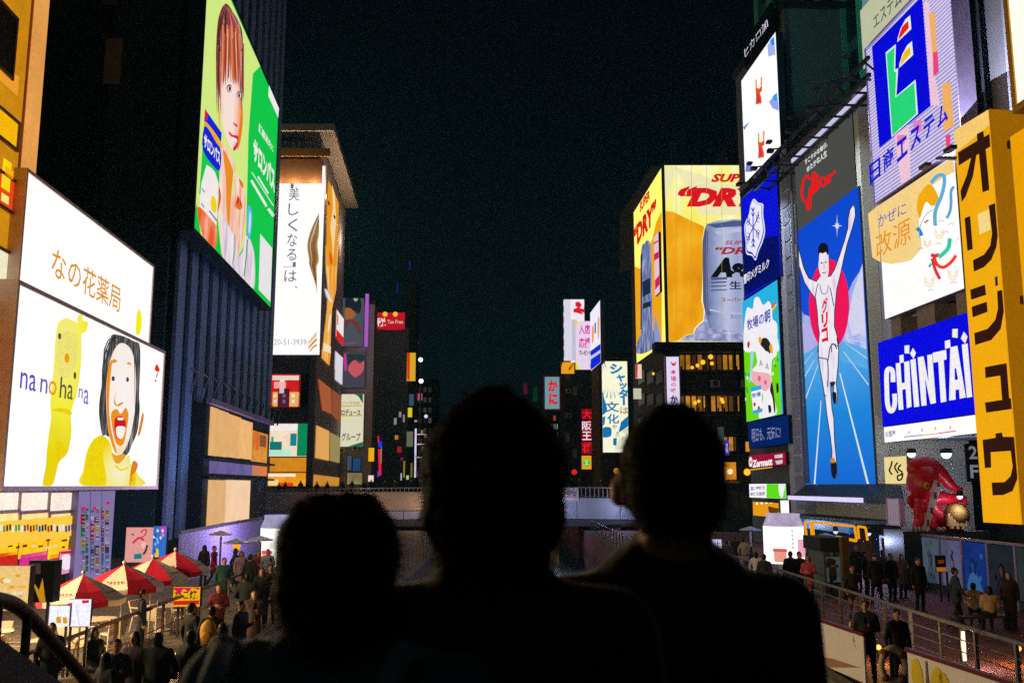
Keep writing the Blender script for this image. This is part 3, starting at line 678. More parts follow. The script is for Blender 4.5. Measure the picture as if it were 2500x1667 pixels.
A = Sign('beauty_billboard', 'tall white beauty advert billboard with vertical navy Japanese lettering', 'billboard', PD.off(.4), (640, 406), (780, 866), .4, 'f5f2ee', 1.0, 'c8c0c8', rim=.15, rimcol='d8c8dc')
A.text('「', (710, 440), (741, 460), '6a68a0', 1, 0)
for i, (ch, y0, y1) in enumerate((('美',458,490),('し',497,526),('く',534,565),('な',570,602),('る',608,636))):
    A.text(ch, (706-i*1.2, y0), (730-i*1.6, y1), '55547c', 1, 0)
A.text('」', (692, 640), (722, 652), '6a68a0', 1, 0)
A.text('は', (695, 660), (724, 688), '55547c', 1, 0); A.text('、', (720, 698), (726, 704), '55547c', 1, .01)
A.text('0120-51-3939', (652, 828), (748, 842), '8a88a8', 1, -.005)
def c9(pts): return [(650 + x*250/1089, 290 + y*250/1089) for x, y in pts]
def c10(pts): return [(650 + x*400/2091, 600 + y*400/2091) for x, y in pts]
rk = random.Random(4)
for k in range(34):                                        # model's hair sweeping down the right edge
    u = rk.random(); o_ = u*95
    pts = c9([(582, 1000 + o_*1.2), (480 + o_*.9, 1160 + o_*.8), (432 + o_*1.25, 1340), (452 + o_*1.2, 1500)]) + c10([(545 + o_*1.1, 230 + o_*.4), (600 + o_*.5, 400), (648, 540 + o_)])
    A.poly(stroke(osm([(min(x, 779), y) for x, y in pts], 4), [.6 + 1.6*math.sin(math.pi*i/24) for i in range(25)]), ['6a4428','8a5c30','a87840','c49a58','dcbc84','503420','b88c50'][k % 7], .95, 2 + k % 3, 'printed_hair')
for k in range(14):
    u = rk.random(); pts = c10([(645, 1090 + u*200), (585 + u*20, 1170 + u*140), (505 + u*60, 1250 + u*115)])
    A.poly(stroke(osm([(min(x, 779), min(y, 865)) for x, y in pts], 4), [1.6]*6 + [1.2, .8, .5]), ['d89838','e0a850','c07c20','f0c880'][k % 4], .95, 2 + k % 3, 'printed_hair')
def tpane(a, b, m, nm='window', fr=None, y=-.1): 
    (x0, z1), (x1, z0) = PD.uv(*a), PD.uv(*b); x0 -= cor.x; x1 -= cor.x
    o = MB().box(x0, x1, y, y+.08, z0, z1).build(nm, m, tb)
    if fr: MB().box(x0-.1,x1+.1,y-.06,y+.08,z1,z1+.12).box(x0-.1,x1+.1,y-.06,y+.08,z0-.12,z0).box(x0-.1,x0,y-.06,y+.08,z0,z1).box(x1,x1+.1,y-.06,y+.08,z0,z1).build('frame', fr, o)
    return o
for i, (x0, x1) in enumerate(((668, 695), (697, 729), (731, 761))):
    tpane((x0, 874), (x1, 910), M('8c8690', .6, 0, .25, .4), 'spandrel_panel')
    tpane((x0-4, 998), (x1-4, 1030), M('8a7478', .6, 0, .25, .4), 'spandrel_panel')
    tpane((x0-8, 1117), (x1-7, 1152), E('f09a20', .75, True, .2, .5), 'lit_panel')
rd = tpane((664, 914), (732, 994), E('d81c20', .95, True, .3, .5), 'shop_window', M('b08a80', .5))
for a, b, col in (((666,917),(731,928),'f6d8d0'), ((680,948),(706,994),'5a1030'), ((667,957),(678,992),'f0b048'), ((708,957),(730,992),'f0b860'), ((670,932),(698,948),'f4a8a0'), ((684,925),(694,960),'fbe8e0')):
    tpane(a, b, E(col, .95), 'display', y=-.16)
for i in range(6): tpane((669+(i%3)*22-(10 if i%3==1 else 0)*0, 962+(i//3)*14), (676+(i%3)*22, 970+(i//3)*14), E(['e8e4f0','5a6a90','f8f0e0'][i%3], .9), 'display', y=-.2)
tpane((733, 914), (760, 994), M('181018', .3), 'dark_window', M('6a5a62', .5))
gr = tpane((650, 1034), (757, 1114), E('f6dcc0', 1.0, True, .15, .4), 'shop_window', M('b09098', .5))
for a, b, col in (((654,1036),(726,1051),'fdf4f4'), ((728,1034),(750,1113),'0a8a5c'), ((660,1078),(688,1098),'0c7a78'), ((656,1100),(690,1113),'b8f0d0'), ((710,1058),(724,1088),'0e8a98'), ((663,1066),(668,1078),'20b070'), ((690,1096),(712,1113),'c8f0d8')):
    tpane(a, b, E(col, .95), 'display', y=-.16)
tpane((640, 1154), (756, 1186), E('f6a018', .95, True, .3, .5), 'shop_window', M('a07850', .5))
for a, b, col in (((650,1156),(722,1163),'fdf0e0'), ((656,1170),(680,1184),'f8d890'), ((684,1178),(716,1186),'e83810')): tpane(a, b, E(col, 1), 'display', y=-.16)
MB().box(-.5, .25, -.35, .3, 0, PD.uv(758, 866)[1]).build('corner_column', M('a08a9c', .5), tb)
# side wall adverts and windows
def sdp(name, pts, col, st=1, l=0, mat=None):
    m = MB().poly([(sd.uv(*p)) for p in pts], 0)
    m.v = [(d_.x*x + d_.y*(.1+.02*l), d_.y*x - d_.x*(.1+.02*l), z) for x, _, z in m.v]
    return m.build(name, mat or E(col, st, l == 0), tb)
sdp('portrait_advert', [(800,438),(822,480),(836,560),(826,880),(800,905)][:0] or c9([(655,655),(735,830),(765,900),(740,1568),(630,1568),(640,900)]) + [], 'f09c1c', .95)
sdp('portrait_advert', c10([(750,0),(910,0),(885,560),(830,820),(800,1530),(700,1430),(735,1100),(770,800),(780,560),(755,300)]), 'f09a18', .95, mat=EP('streak', [(0,'e88410'),(.4,'f29c20'),(.75,'f8c870'),(1,'fbe8c8')], 0,0,4,9,1,.1,1.5,True))
sdp('printed_light', c9([(690,700),(720,800),(735,1100),(700,1500),(690,1300),(670,1150),(700,950)]), 'f8d8a0', 1, 1)
sdp('printed_light', c10([(800,870),(815,880),(790,1100),(770,1090)]), 'fbe8d0', 1, 1)
sdp('printed_light', c10([(735,545),(760,560),(830,710),(820,730),(760,650)]), 'e8e4f0', 1, 2)
sdp('printed_light', c10([(722,1230),(815,1290),(810,1370),(715,1340)]), 'f8e0c0', 1, 1)
sdp('printed_eye', sm(c9([(645,870),(662,890),(665,920),(648,915)])), '5a2a18', .8, 2); sdp('printed_eye', sm(c9([(705,1020),(725,1040),(722,1070),(708,1050)])), '5a2a18', .8, 2)
sdp('printed_mouth', sm(c10([(795,80),(820,120),(830,200),(815,240),(795,180)])), 'e85a10', .95, 2)
sdp('white_advert', c10([(893,815),(998,955),(990,1290),(885,1150)]), 'f0ece8', 1, 0)
sdp('red_stripe', c10([(886,1060),(992,1190),(990,1300),(884,1170)]), 'e01a1a', 1, 1)
sdp('red_print', c10([(893,870),(910,890),(908,1020),(892,1000)]), 'e87030', 1, 1)
sdp('white_advert', c10([(875,1340),(980,1440),(978,1568),(868,1568)]), 'ece8f0', .9, 0)
def c11(pts): return [(620 + x*430/1498, 850 + y*430/1498) for x, y in pts]
sdp('white_advert', c11([(688,25),(752,85),(752,318),(685,265)]), 'e6e4ea', .9, 0)
sdp('portrait_advert', c11([(570,10),(650,30),(636,140),(572,85)]), 'f0a830', .9, 0)
sdp('side_window', c11([(540,258),(650,345),(655,560),(575,525)]), 'c86a3c', .7)
sdp('side_window', c11([(658,350),(738,410),(728,640),(660,565)]), 'b86440', .6)
sdp('side_window', c11([(525,655),(635,705),(632,955),(515,930)]), 'f0b060', .9)
sdp('side_window', c11([(642,715),(732,760),(722,975),(640,955)]), 'b8a468', .7)
sdp('side_window', c11([(500,1073),(722,1100),(715,1170),(495,1170)]), 'e09a38', .8)
sdp('bright_column', c9([(880,1130),(880,1140),(878,1568),(876,1568)]), '9a8a98', .2, 0)
# --- further left-bank blocks
def block(name, label, D, a, b, depth, col, z0=0):
    return building(name, label, Plane(D=D), a, b, depth, col, z0=z0)
b1 = block('office_block', 'dim grey block with pink portrait adverts beyond the beauty tower', 142, (826, 742), (905, 1185), 3, '9a94a4')
P1 = Plane(D=142).off(.2)
S = Sign('portrait_billboard', 'upper dim portrait advert with pink neon edge beside the beauty tower', 'billboard', P1, (838, 728), (886, 846), .3, '6a7680', .45, '202028')
S.poly(sm(c10([(1010,680),(1080,620),(1180,650),(1215,760),(1180,870),(1130,830),(1020,800)])), '28303a', .5, 1, 'printed_hair')
S.poly(sm(c10([(1110,650),(1150,640),(1170,690),(1130,710)])), 'b0c4bc', .7, 2, 'printed_sheen')
S.poly(sm(c10([(1010,805),(1080,800),(1120,850),(1140,890),(1080,935),(1010,930)])), 'c07038', .7, 2, 'printed_face')
S.poly(c10([(1000,960),(1060,930),(1110,940),(1190,980),(1220,1140),(1160,1100),(1100,980),(1060,980),(1000,1100)]), '804848', .6, 2, 'printed_shawl')
S.poly(stroke(c10([(1010,1245),(1160,1235)]), 3), 'c03888', .7, 2)
MB().tube((S.w+.5, -.2, 0), (S.w+.5, -.2, S.h+.6), .28, None, 8).build('neon_tube', E('c86ae0', .7), S.root)
S = Sign('portrait_billboard', 'lower pink portrait advert above the white lettered sign', 'billboard', P1, (838, 858), (890, 946), .3, '6a6478', .4, '202028')
S.poly(sm(c11([(765,60),(850,50),(935,60),(930,110),(860,100),(800,140),(770,100)])), '30404c', .6, 1, 'printed_hair')
S.poly(sm(c11([(800,170),(850,100),(900,130),(935,110),(930,190),(870,245),(830,225)])), 'd8606a', .8, 2, 'printed_face')
S.poly(sm(c11([(765,65),(785,55),(790,170),(770,185)])), 'd838a0', .8, 3, 'printed_edge')
S = Sign('hanging_billboard', 'white curved-top sign with black Japanese lettering beside beauty tower', 'sign', P1.off(.1), (834, 962), (886, 1090), .3, 'f2eccc', .85, '506058')
S.text('ロデュース', (834, 999), (880, 1014), '303038', .9, .03)
S.text('グループ', (834, 1056), (880, 1076), '40403a', .9, .02)
S.text('プロ写真館', (836, 980), (878, 987), '908a70', .9, 0)
S.poly([stroke([(834,991),(884,990)], 3), stroke([(834,1015),(884,1014)], 3)], 'e0c020', .9, 1)
S.poly([(886,962),(886,985),(876,968),(866,962)], '18705a', .6, 2); S.poly([(848,1090),(886,1078),(886,1090)], '1c8a68', .6, 2)
b1p = Plane(D=142)
for k, (x, y, x2, y2, col, st) in enumerate(((848,1112,858,1148,'5a6a78',.4), (862,1118,880,1150,'2a5a90',.5), (848,1154,884,1182,'b8a070',.5))):
    pane(b1, b1p, (x, y), (x2, y2), E(col, st, False, .5, .3), 'window', M('303438', .5))
b2_ = block('tax_free_block', 'grey block with red tax free band at its top', 168, (893, 800), (992, 1185), 16, '8e94a8')
TF = Sign('tax_free_sign', 'long red tax free sign band with three warm lamps on top', 'sign', Plane(D=168).off(.3), (897, 763), (988, 806), .4, 'c81028', .9, '401018')
TF.text('免 税', (888, 776), (942, 797), 'f4d8d0', 1, .02); TF.text('Tax Free', (946, 781), (984, 790), 'f0c8b8', .9, .01)
TF.poly([(897,800),(955,808),(988,803),(988,806),(897,806)], '7a1028', .6, 1)
for x in (915, 941, 966):
    xx, zz = TF.q(x, 768); MB().ball((xx, -.45, zz), .45, 8).build('lamp', E('ffb030', 1.2), TF.root)
b3 = block('dark_block', 'dim narrow block with blue awning left of the far tower', 190, (935, 905), (1000, 1185), 14, '50565e')
pane(b3, Plane(D=190), (905, 918), (944, 945), E('10305a', .35, False, .4, .2), 'awning')
b4 = block('low_block', 'dim low block below the red tax free band', 205, (955, 810), (998, 935), 10, '3a4650', z0=0)
MB().poly(ell(0,0,1.6,1.3,14)).build('emblem', E('a03030', .4), b4, (4.5, -.1, 35.5))
twr = building('far_tower', 'far thin dark tower with blue light strips beside the red sign', Plane(D=230), (991, 690), (1008, 1185), 8, '8a6a3c', z0=0)
PT = Plane(D=230)
for a, b, col in (((969,690),(972,716),'3030d8'),((1000,640),(1003,660),'2c34c8')):
    pane(twr, PT, a, b, E(col, .3), 'light_strip', y=-.3)
MB().tube((1.0, 2, twr['h']), (1.0, 2, twr['h']+17), .5, .1, 6).build('mast', M('8a6a3c', .6), twr)
# small far signs down the street
def fsign(name, label, D, a, b, col, st=.9, th=.4, group=None, cat='sign'):
    return Sign(name, label, cat, Plane(D=D), a, b, th, col, st, '202020', group=group)
f = fsign('banner_sign', 'tall red and yellow banner sign right of the far tower', 150, (994, 861), (1014, 930), 'e8b028')
f.poly([(994,861),(1001,861),(1000,925),(996,930),(994,920)], 'd83a10', .9, 1)
fsign('vertical_sign', 'pair of small yellow signs below the red and yellow banner', 150, (996, 995), (1006, 1018), 'e8d020')
fsign('small_sign', 'small blue and amber strip sign under the banner', 150, (999, 962), (1010, 990), '5a7890', .4)
fsign('small_sign', 'pale small projecting sign beside the white neon pole', 140, (993, 1053), (1008, 1090), '8a8a78', .5)
f = fsign('yellow_sign', 'bright amber square sign low beside the grey far block', 140, (900, 1093), (913, 1126), 'f0b010', 1)
f = fsign('neon_sign', 'vertical red blue and green neon sign strip low on the left bank', 150, (921, 1062), (933, 1165), '301828', .3)
f.poly([(923,1096),(930,1096),(931,1160),(925,1160)], 'f01848', 1, 1); f.poly([(922,1064),(925,1064),(926,1080),(922,1080)], 'e83020', .9, 1); f.poly([(923,1078),(932,1076),(932,1092),(924,1092)], '2838f0', 1, 2); f.poly([(930,1090),(932.5,1090),(932,1130),(930,1130)], '20a850', .9, 2); f.poly([(921,1150),(925,1150),(925,1164),(921,1164)], '2848d8', .9, 2)
fsign('lit_shop_sign', 'small white and red lit sign just above the far bridge', 140, (899, 1160), (912, 1175), 'f4d8d0', 1)
fsign('small_sign', 'tiny pale upright sign on the dark block wall', 150, (903, 1036), (914, 1064), '8c8c98', .6)
fsign('small_sign', 'pale green upright sign high on the dark block', 150, (904, 975), (913, 1005), '88a090', .4)
np_ = thing('neon_pole', 'thin white neon pole with short side arms left of the tallest onlooker', 'lamp', dp(1013, 1185, 120) * 1)
np_.location.z = 0
zz = dp(1013, 1165, 120).z; z2 = dp(1013, 1046, 120).z
MB().tube((0,0,0),(0,0,zz),.1).build('post', M('30343a', .5), np_)
MB().tube((0,0,zz),(0,0,z2),.12).build('neon_tube', E('d8d4f8', 1), np_)
for py, L_ in ((1060, 1.4), (1084, 1.9), (1116, 1.9)):
    z = dp(1013, py, 120).z; MB().tube((.2,0,z),(L_,0,z),.07, .02).build('side_arm', E('f0c8f0', .9), np_)
def lamp(name, label, px, py, D, col, st, r, group=None):
    p = dp(px, py, D); t = thing(name, label, 'street lamp', (p.x, p.y, 0), 0, group)
    MB().tube((0,0,0),(0,0,p.z),.09,.05).build('pole', M('30343a', .5), t)
    MB().ball((0,0,p.z),r,8).build('lamp_globe', E(col, st), t); return t
lamp('street_lamp', 'upper white street lamp right of the far tower', 1027, 878, 128, 'fff4e8', 3, .3)
lamp('street_lamp', 'lower white street lamp right of the far tower', 1028, 930, 124, 'fff4e8', 3, .3)
lamp('street_lamp', 'small pale street lamp low behind the tallest onlooker', 1040, 1016, 128, 'c8d0e8', 1.2, .25)
for i, (a, b, col, st) in enumerate((((978,1155),(981,1172),'b8c8d8',.8), ((985,1125),(988,1165),'b8a020',.6), ((1003,1130),(1006,1165),'a89018',.6), ((992,1160),(998,1170),'d0d8a0',.8), ((974,1005),(980,1018),'b0b8b8',.5), ((984,1012),(988,1030),'c8b8a0',.5), ((978,1116),(984,1124),'a02850',.5), ((1012,1025),(1018,1030),'c0b8d0',.7))):
    fsign('small_sign', ['tiny white shop sign in the far left street', 'tiny yellow upright sign in the far street', 'tiny second yellow upright sign nearer the neon pole', 'tiny greenish lit window sign by the far bridge', 'tiny grey sign high in the far street', 'tiny beige upright sign in the far street', 'tiny crimson sign in the far street', 'tiny lilac light above the neon pole'][i], 155, a, b, col, st, .3)
# ================================================================== RIGHT BANK, far
r1 = block('far_right_block', 'dark block under the panda sign cluster on the right bank', 150, (1375, 895), (1478, 1185), 20, '3a3e46')
F1 = Plane(D=146)
f = Sign('crab_sign', 'red framed sign with red characters on pale blue at far right bank', 'sign', F1.off(8), (1330, 920), (1366, 998), .6, '78b0b8', .75, 'c01030', rim=.25, rimcol='c01030')
f.text('か', (1338, 927), (1362, 956), 'e8102c', 1, .05); f.text('に', (1340, 960), (1362, 988), 'e8102c', 1, .06)
f = Sign('panda_sign', 'tall white sign with red emblem top of the far cluster', 'sign', F1, (1392, 731), (1428, 885), 1.6, 'ece0ea', .95, 'd8c8e0')
f.poly([sm([(1404,742),(1412,736),(1420,745),(1412,752)]), [(1400,755),(1412,750),(1424,755),(1430,748),(1428,765),(1420,760),(1424,768),(1410,764),(1400,762)]], 'e01830', 1, 1, 'printed_emblem')
f.poly([(1395,780),(1408,780),(1408,880),(1395,880)], 'd0d0e4', .9, 1, 'printed_column')
MB().box(-1.0, -.03, 0, 1.6, .5, f.h).build('side_face', E('e8e4f4', .9), f.root)
for i in range(5): MB().box(-1.06, -1.0, .3, 1.2, 1+i*1.8, 2+i*1.8).build('printed_mark', E(['303860','c02050'][i % 2], .7), f.root)
f = Sign('recruit_sign', 'white sign with magenta characters in the far cluster', 'sign', F1.off(3), (1404, 784), (1443, 902), .5, 'ecdcf0', .97, 'd0c0d8')
f.text('入店', (1413, 792), (1441, 816), 'e418a8', 1, .04); f.text('応援', (1413, 824), (1441, 850), 'e418a8', 1, .04); f.text('プレゼント', (1413, 855), (1443, 867), '404048', 1, .04)
f.poly([[(1404,784),(1412,784),(1406,800),(1404,805)], [(1404,880),(1404,902),(1414,902)]], 'f0e010', 1, 1)
pq = Plane(1120, 13.4)
f = Sign('side_sign', 'slanting white and blue sign adjoining the magenta lettered sign', 'sign', pq, (1441, 764), (1467, 884), .4, 'e6e0f4', .97, '404858')
f.poly([(1441,858),(1467,838),(1467,890),(1441,905)], '1428d8', 1, 1); f.poly([(1440,872),(1468,852),(1468,860),(1440,880)], 'c8c8f0', 1, 2)
f.poly([sm([(1446,800),(1450,797),(1450,830),(1446,836)]), sm([(1460,780),(1464,778),(1463,820),(1460,826)])], 'f0a040', 1, 2); f.poly([(1452,790),(1456,786),(1456,812),(1452,816)], '6080c8', .9, 2)
f = Sign('lantern_cluster', 'amber lantern lights at the foot of the panda sign', 'lamp', F1.off(4), (1370, 884), (1402, 912), .5, 'f0a018', 1, '604010')
f.poly([[(1370,884),(1374,884),(1370,895)], [(1388,900),(1402,880),(1402,886),(1390,904)]], '302010', .4, 1)
f = Sign('dumpling_shop_sign', 'vertical red neon sign with white restaurant characters', 'sign', F1.off(2), (1419, 998), (1446, 1108), .5, '2c1014', .3, '201014')
for ch, y0, y1, col in (('大',999,1022,'e8182c'),('阪',1028,1050,'f8d8e4'),('王',1053,1074,'f8d8e4'),('将',1080,1106,'e8182c')):
    f.poly(sm([(1419,y0),(1432,y0-2),(1446,y0+1),(1444,y1),(1430,y1+1),(1420,y1-1)]), 'a00c20', .6, 1); f.text(ch, (1421, y0), (1444, y1), col, 1, .04, 3)
f = Sign('square_sign', 'amber square sign with green diamond under the red neon', 'sign', F1.off(2), (1420, 1112), (1444, 1145), .4, 'eca010', 1)
f.poly([(1432,1118),(1442,1129),(1432,1141),(1422,1129)], '10c840', 1, 1); f.text('王', (1428, 1123), (1436, 1134), 'e8f4e0', 1, .02)
lamp('street_lamp', 'red lantern lamp low on the far right bank', 1402, 1152, 135, 'f02018', 1.0, .4)
lamp('street_lamp', 'amber wall lamp beside the third onlooker head', 1505, 1149, 100, 'f0a010', 1.0, .3)
for i in range(7):
    y = 905 + i*38
    for j, x in enumerate((1380, 1398, 1452)):
        pane(r1, Plane(D=150), (x, y), (x+11, y+22), M('20262c', .2) if (i*3+j) % 4 else E('3a3020', .4), 'window', M('2c3036', .5), t=.1)
# dim signs over the water
f = fsign('neon_sign', 'dim magenta upright neon far over the canal', 260, (1278, 935), (1287, 963), '8a1048', .35)
f = fsign('neon_sign', 'dim green upright neon far over the canal', 260, (1301, 945), (1312, 980), '084a20', .5)
# shutter sign
f = Sign('shutter_culture_sign', 'tall cream sign with blue brush lettering and sunburst', 'sign', Plane(D=125), (1469, 882), (1535, 1104), .7, 'f0efd0', .95, '807850')
P_ = [(1469,882),(1469,1104)]
for i in range(16):
    a = math.radians(-70 + i*13.5); cx, cy = 1490, 925
    r0 = 24; dx, dy = -math.cos(a), math.sin(a)
    f.poly([(cx+dx*r0, cy+dy*r0), (max(1469.3, cx+dx*46)-dy*1.5, cy+dy*46), (max(1469.3, cx+dx*46)+dy*1.5, cy+dy*46+2)], '3a90c0', .85, 1, 'printed_ray')
f.poly([sm([(1469,955),(1476,975),(1482,1000),(1469,1010)]), [(1469,1018),(1478,1015),(1476,1035),(1469,1040)], sm([(1470,1045),(1490,1043),(1493,1058),(1488,1066),(1470,1066)]), [(1516,1030),(1535,1015),(1535,1040),(1510,1056)], [(1497,1070),(1506,1068),(1505,1088),(1497,1086)]], '1478b8', .95, 2, 'printed_shape')
for ch, x0, y0, x1, y1 in (('シ',1488,887,1520,913),('ャ',1505,914,1527,933),('ッ',1511,934,1531,950),('タ',1510,949,1534,972),('ー',1520,966,1526,990)):
    f.text(ch, (x0, y0), (x1, y1), '1880c0', 1, .05)
f.text('文', (1476, 980), (1512, 1006), '1478b8', 1, .06); f.text('化', (1482, 1010), (1512, 1034), '1478b8', 1, .06); f.text('は', (1514, 993), (1534, 1010), 'a09a78', .9, .02); f.text('や', (1494, 1036), (1506, 1048), '70705a', .9, .01); f.text('の', (1503, 1054), (1512, 1066), '70705a', .9, .01)
pc = building('dim_column_block', 'brown lit pillar block under the cream brush-lettered sign', Plane(D=126), (1462, 870), (1545, 1200), 12, '5c4c38', z0=0)
for i in range(5): pane(pc, Plane(D=126), (1470, 1110+i*15), (1500, 1120+i*15), M('3a3430', .4), 'window', M('6a5a40', .6))

# more of the far street left of the onlookers: small lit shop signs stacked down both sides
wd = ['pale','amber','red','blue','white','green','pink','yellow','cream','teal','orange','violet','grey','crimson']
hx = ['a8a898','d89018','c82028','2848b0','d8d8e0','207848','c85888','c8b020','d8c898','207880','d86818','6848b0','808890','a01838']
rs = random.Random(21)
pos = [(962,1020),(964,1062),(970,1090),(960,1130),(972,1150),(985,1040),(1020,960),(1024,1050),(1030,1090),(1022,1120),(1034,1140),(1018,1150),(1036,1060),(950,1150)]
for i, (x, y) in enumerate(pos):
    fsign('small_sign', f'tiny {wd[i]} lit sign in the far street between the grey blocks and tallest onlooker', 160 + i*4, (x, y), (x + rs.uniform(5, 11), y + rs.uniform(8, 20)), hx[i], rs.uniform(.35, .8), .3)
fw = block('far_street_block', 'dim far block closing the street left of the tallest onlooker', 240, (1006, 930), (1062, 1185), 12, '484440')
for i in range(4):
    for j in range(9): pane(fw, Plane(D=240), (1010 + i*12, 945 + j*25), (1017 + i*12, 957 + j*25), E(['6a5a38','384048','504838','283038'][(i*5+j*3) % 4], .35 if (i+j) % 3 else .6), 'window')

rq9 = random.Random(33)
for nm, lab, D, x0, y0, x1, cols9, rows9, hcol in (('narrow_block', 'narrow dim block with small lit windows right of the tax free sign', 176, 938, 1010, 972, 4, 8, '5a5450'), ('narrow_block', 'narrow dark block with amber windows behind the banner sign', 212, 968, 950, 998, 4, 11, '4a4640'), ('narrow_block', 'narrow block with lit floors behind the red neon on the right bank', 188, 1340, 1010, 1378, 4, 8, '4a4a50'), ('narrow_block', 'narrow low block with coloured windows behind the red lantern', 176, 1376, 1080, 1412, 4, 5, '50483e')):
    nb9 = block(nm, lab, D, (x0, y0), (x1, 1186), 12, hcol); P9 = Plane(D=D); cw9 = (x1-x0-3)/cols9; rh9 = (1178-y0)/rows9
    for i in range(cols9):
        for j in range(rows9):
            lit9 = rq9.random() < .6
            pane(nb9, P9, (x0+2+i*cw9, y0+4+j*rh9), (x0+2+(i+.72)*cw9, y0+4+(j+.6)*rh9), E(rq9.choice(['c89030','e0b868','8aa0b0','d8d0b0','b86a28','6a90a0','c85838']), rq9.uniform(.2, .7), False, .5, .6) if lit9 else M('20262c', .25), 'window')
# ================================================================== RIGHT BANK: beer advert building
YA = 97.0
PA = Plane(D=YA); ca = dp(1630, 1185, YA)
dv = ray(1133, HZ); dv.z = 0; dv.normalize()
PAS = Plane(o=Vector((ca.x, ca.y, 0)), u=-dv)             # its canal side; u points to the viewer
ab = thing('beer_advert_building', 'dark restaurant building carrying the wrapped yellow beer advert', 'building', (ca.x, YA, 0))
HA = dp(1630, 408, YA).z; DA = -PAS.uv(1549, 1000)[0]; WA = 26.0
v = [(0,0),(WA,0),(WA,DA),(dv.x*DA,dv.y*DA)]
MB().add([(x,y+.6,0) for x,y in v]+[(x,y+.6,HA) for x,y in v], [(0,1,5,4),(1,2,6,5),(2,3,7,6),(3,0,4,7),(4,5,6,7)]).build('wall', M('48443e', .7, 0, .3, .3, .1), ab)
MB().box(1, 24, 3, 20, HA+.01, HA+.6).build('roof', M('3a3e42', .8), ab)
MB().box(8.5, 14, 5, 9, HA+.61, dp(1750, 352, YA+5).z).build('roof_plant_room', M('2c3438', .7), ab)
for i in range(9): MB().box(4+i*1.6, 4.1+i*1.6, 2.2, 2.3, HA+.02, HA+1.4).build('roof_rail_post', M('50585c', .5), ab)
# dark billboard structure on the side behind
def k5(pts): return [(1480 + x*380/1146, 340 + y*380/1146) for x, y in pts]
bk = MB().poly([PAS.uv(*p) for p in k5([(100,560),(330,200),(405,195),(200,530),(205,960),(100,980)])], 0)
bk.v = [(-dv.x*x + dv.y*.0, -dv.y*x, z) for x, _, z in bk.v]
bk.build('side_hoarding', M('3c4448', .7), ab)
Fb = Sign('beer_billboard', 'front of wrapped beer advert, yellow with silver can and red lettering', 'billboard', PA.off(.1), (1622, 404), (1905, 836), .5, 'eee68a', 1.0, '806818', facemat=EP('streak', [(0,'eee44c'),(.5,'f4ec80'),(1,'f8f4cc')], 0,0,2.5,9,1.1,.1,1.2,True))
Fb.poly([k5([(500,205),(690,260),(860,330),(1020,330),(1020,560),(700,560),(640,480),(560,300)]), k5([(430,200),(520,200),(480,330),(420,480),(415,300)])], 'f2ecb8', 1, 1, 'printed_light')
Fb.poly(k5([(415,530),(490,535),(720,645),(705,760),(712,900),(705,1100),(700,1190),(718,1250),(715,1330),(650,1390),(640,1430),(590,1440),(530,1480),(415,1500)]), 'f4a810', 1, 2, 'printed_beer', mat=EP('streak', [(0,'e08c08'),(.5,'f2a410'),(1,'f8bc28')], 0,0,3,6,1,.1,1.4))
Fb.poly(k5([(590,1445),(645,1432),(660,1390),(720,1335),(730,1200),(1000,1200),(1300,1250),(1300,1496),(530,1484)]), 'a4a8dc', .85, 2, 'printed_foam', mat=EP('streak', [(0,'7078a8'),(.4,'989ecc'),(.7,'b4b8e0'),(1,'dcdcf0')], 0,0,1.2,1.0,.9,.1,1.6))
can = k5([(725,660),(740,625),(820,600),(940,590),(1060,592),(1160,602),(1230,625),(1260,660),(1270,760),(1265,1330),(1250,1400),(1000,1420),(760,1390),(735,1300),(712,1200),(708,760)])
Fb.poly(can, '9ea6d4', .85, 3, 'printed_can', mat=Fb.ph('linear', [(0,'5a688e'),(.12,'8a96c4'),(.3,'c4cce8'),(.45,'a0aad4'),(.6,'b8c2e2'),(.8,'8e9ac6'),(1,'566490')], k5([(708,900)])[0], k5([(1270,900)])[0], .92, .05, 1.5))
Fb.poly([k5([(708,760),(726,660),(750,680),(745,900),(748,1240),(770,1290),(735,1300),(714,1200)]), k5([(742,630),(940,600),(1160,610),(1235,640),(1000,640),(800,655)]), k5([(770,1020),(890,1015),(890,1032),(772,1040)]), k5([(770,1050),(885,1045),(885,1056),(772,1064)]), k5([(770,1078),(885,1074),(885,1082),(772,1090)]), k5([(770,1108),(890,1104),(890,1112),(772,1118)])], '5c6ca0', .7, 4, 'printed_shade')
Fb.poly([k5([(800,680),(1000,650),(1180,670),(1180,690),(1000,680),(820,705)]), k5([(760,1250),(900,1275),(1000,1280),(1000,1288),(880,1285),(760,1262)])], 'c8cce8', .9, 4, 'printed_shade')
for body, a, b, col, bo, sh in (('SUPER', (770,255), (1105,318), 'dc1420', .05, .35), ('“DRY”', (525,345), (1250,498), 'dc1420', .07, .35)):
    (ax, ay), (bx_, by) = k5([a, b]); Fb.text(body, (ax, ay), (bx_, by), col, 1, bo, 4, shear=sh)
for body, a, b, col, bo, sh in (('SUPER', (868,748), (1080,778), 'b83058', .02, .3), ('“DRY”', (800,792), (1180,848), 'b02840', .04, .3), ('Asahi', (762,872), (1230,1020), '101018', .07, .3), ('生', (905,1045), (995,1105), '202440', .04, 0), ('スーパードライ', (845,1165), (1110,1200), 'b03a60', .03, 0), ('生ビール', (912,1290), (1030,1320), '6a70a8', .01, 0)):
    (ax, ay), (bx_, by) = k5([a, b]); Fb.text(body, (ax, ay), (bx_, by), col, .9, bo, 6, shear=sh)
for i in range(7):                                       # seams of the printed fabric
    x = 1650 + i*37
    Fb.poly([(x,405),(x+.8,405),(x+1.4,835),(x+.6,835)], 'c8b040', .7, 7, 'seam') if i < 4 else None
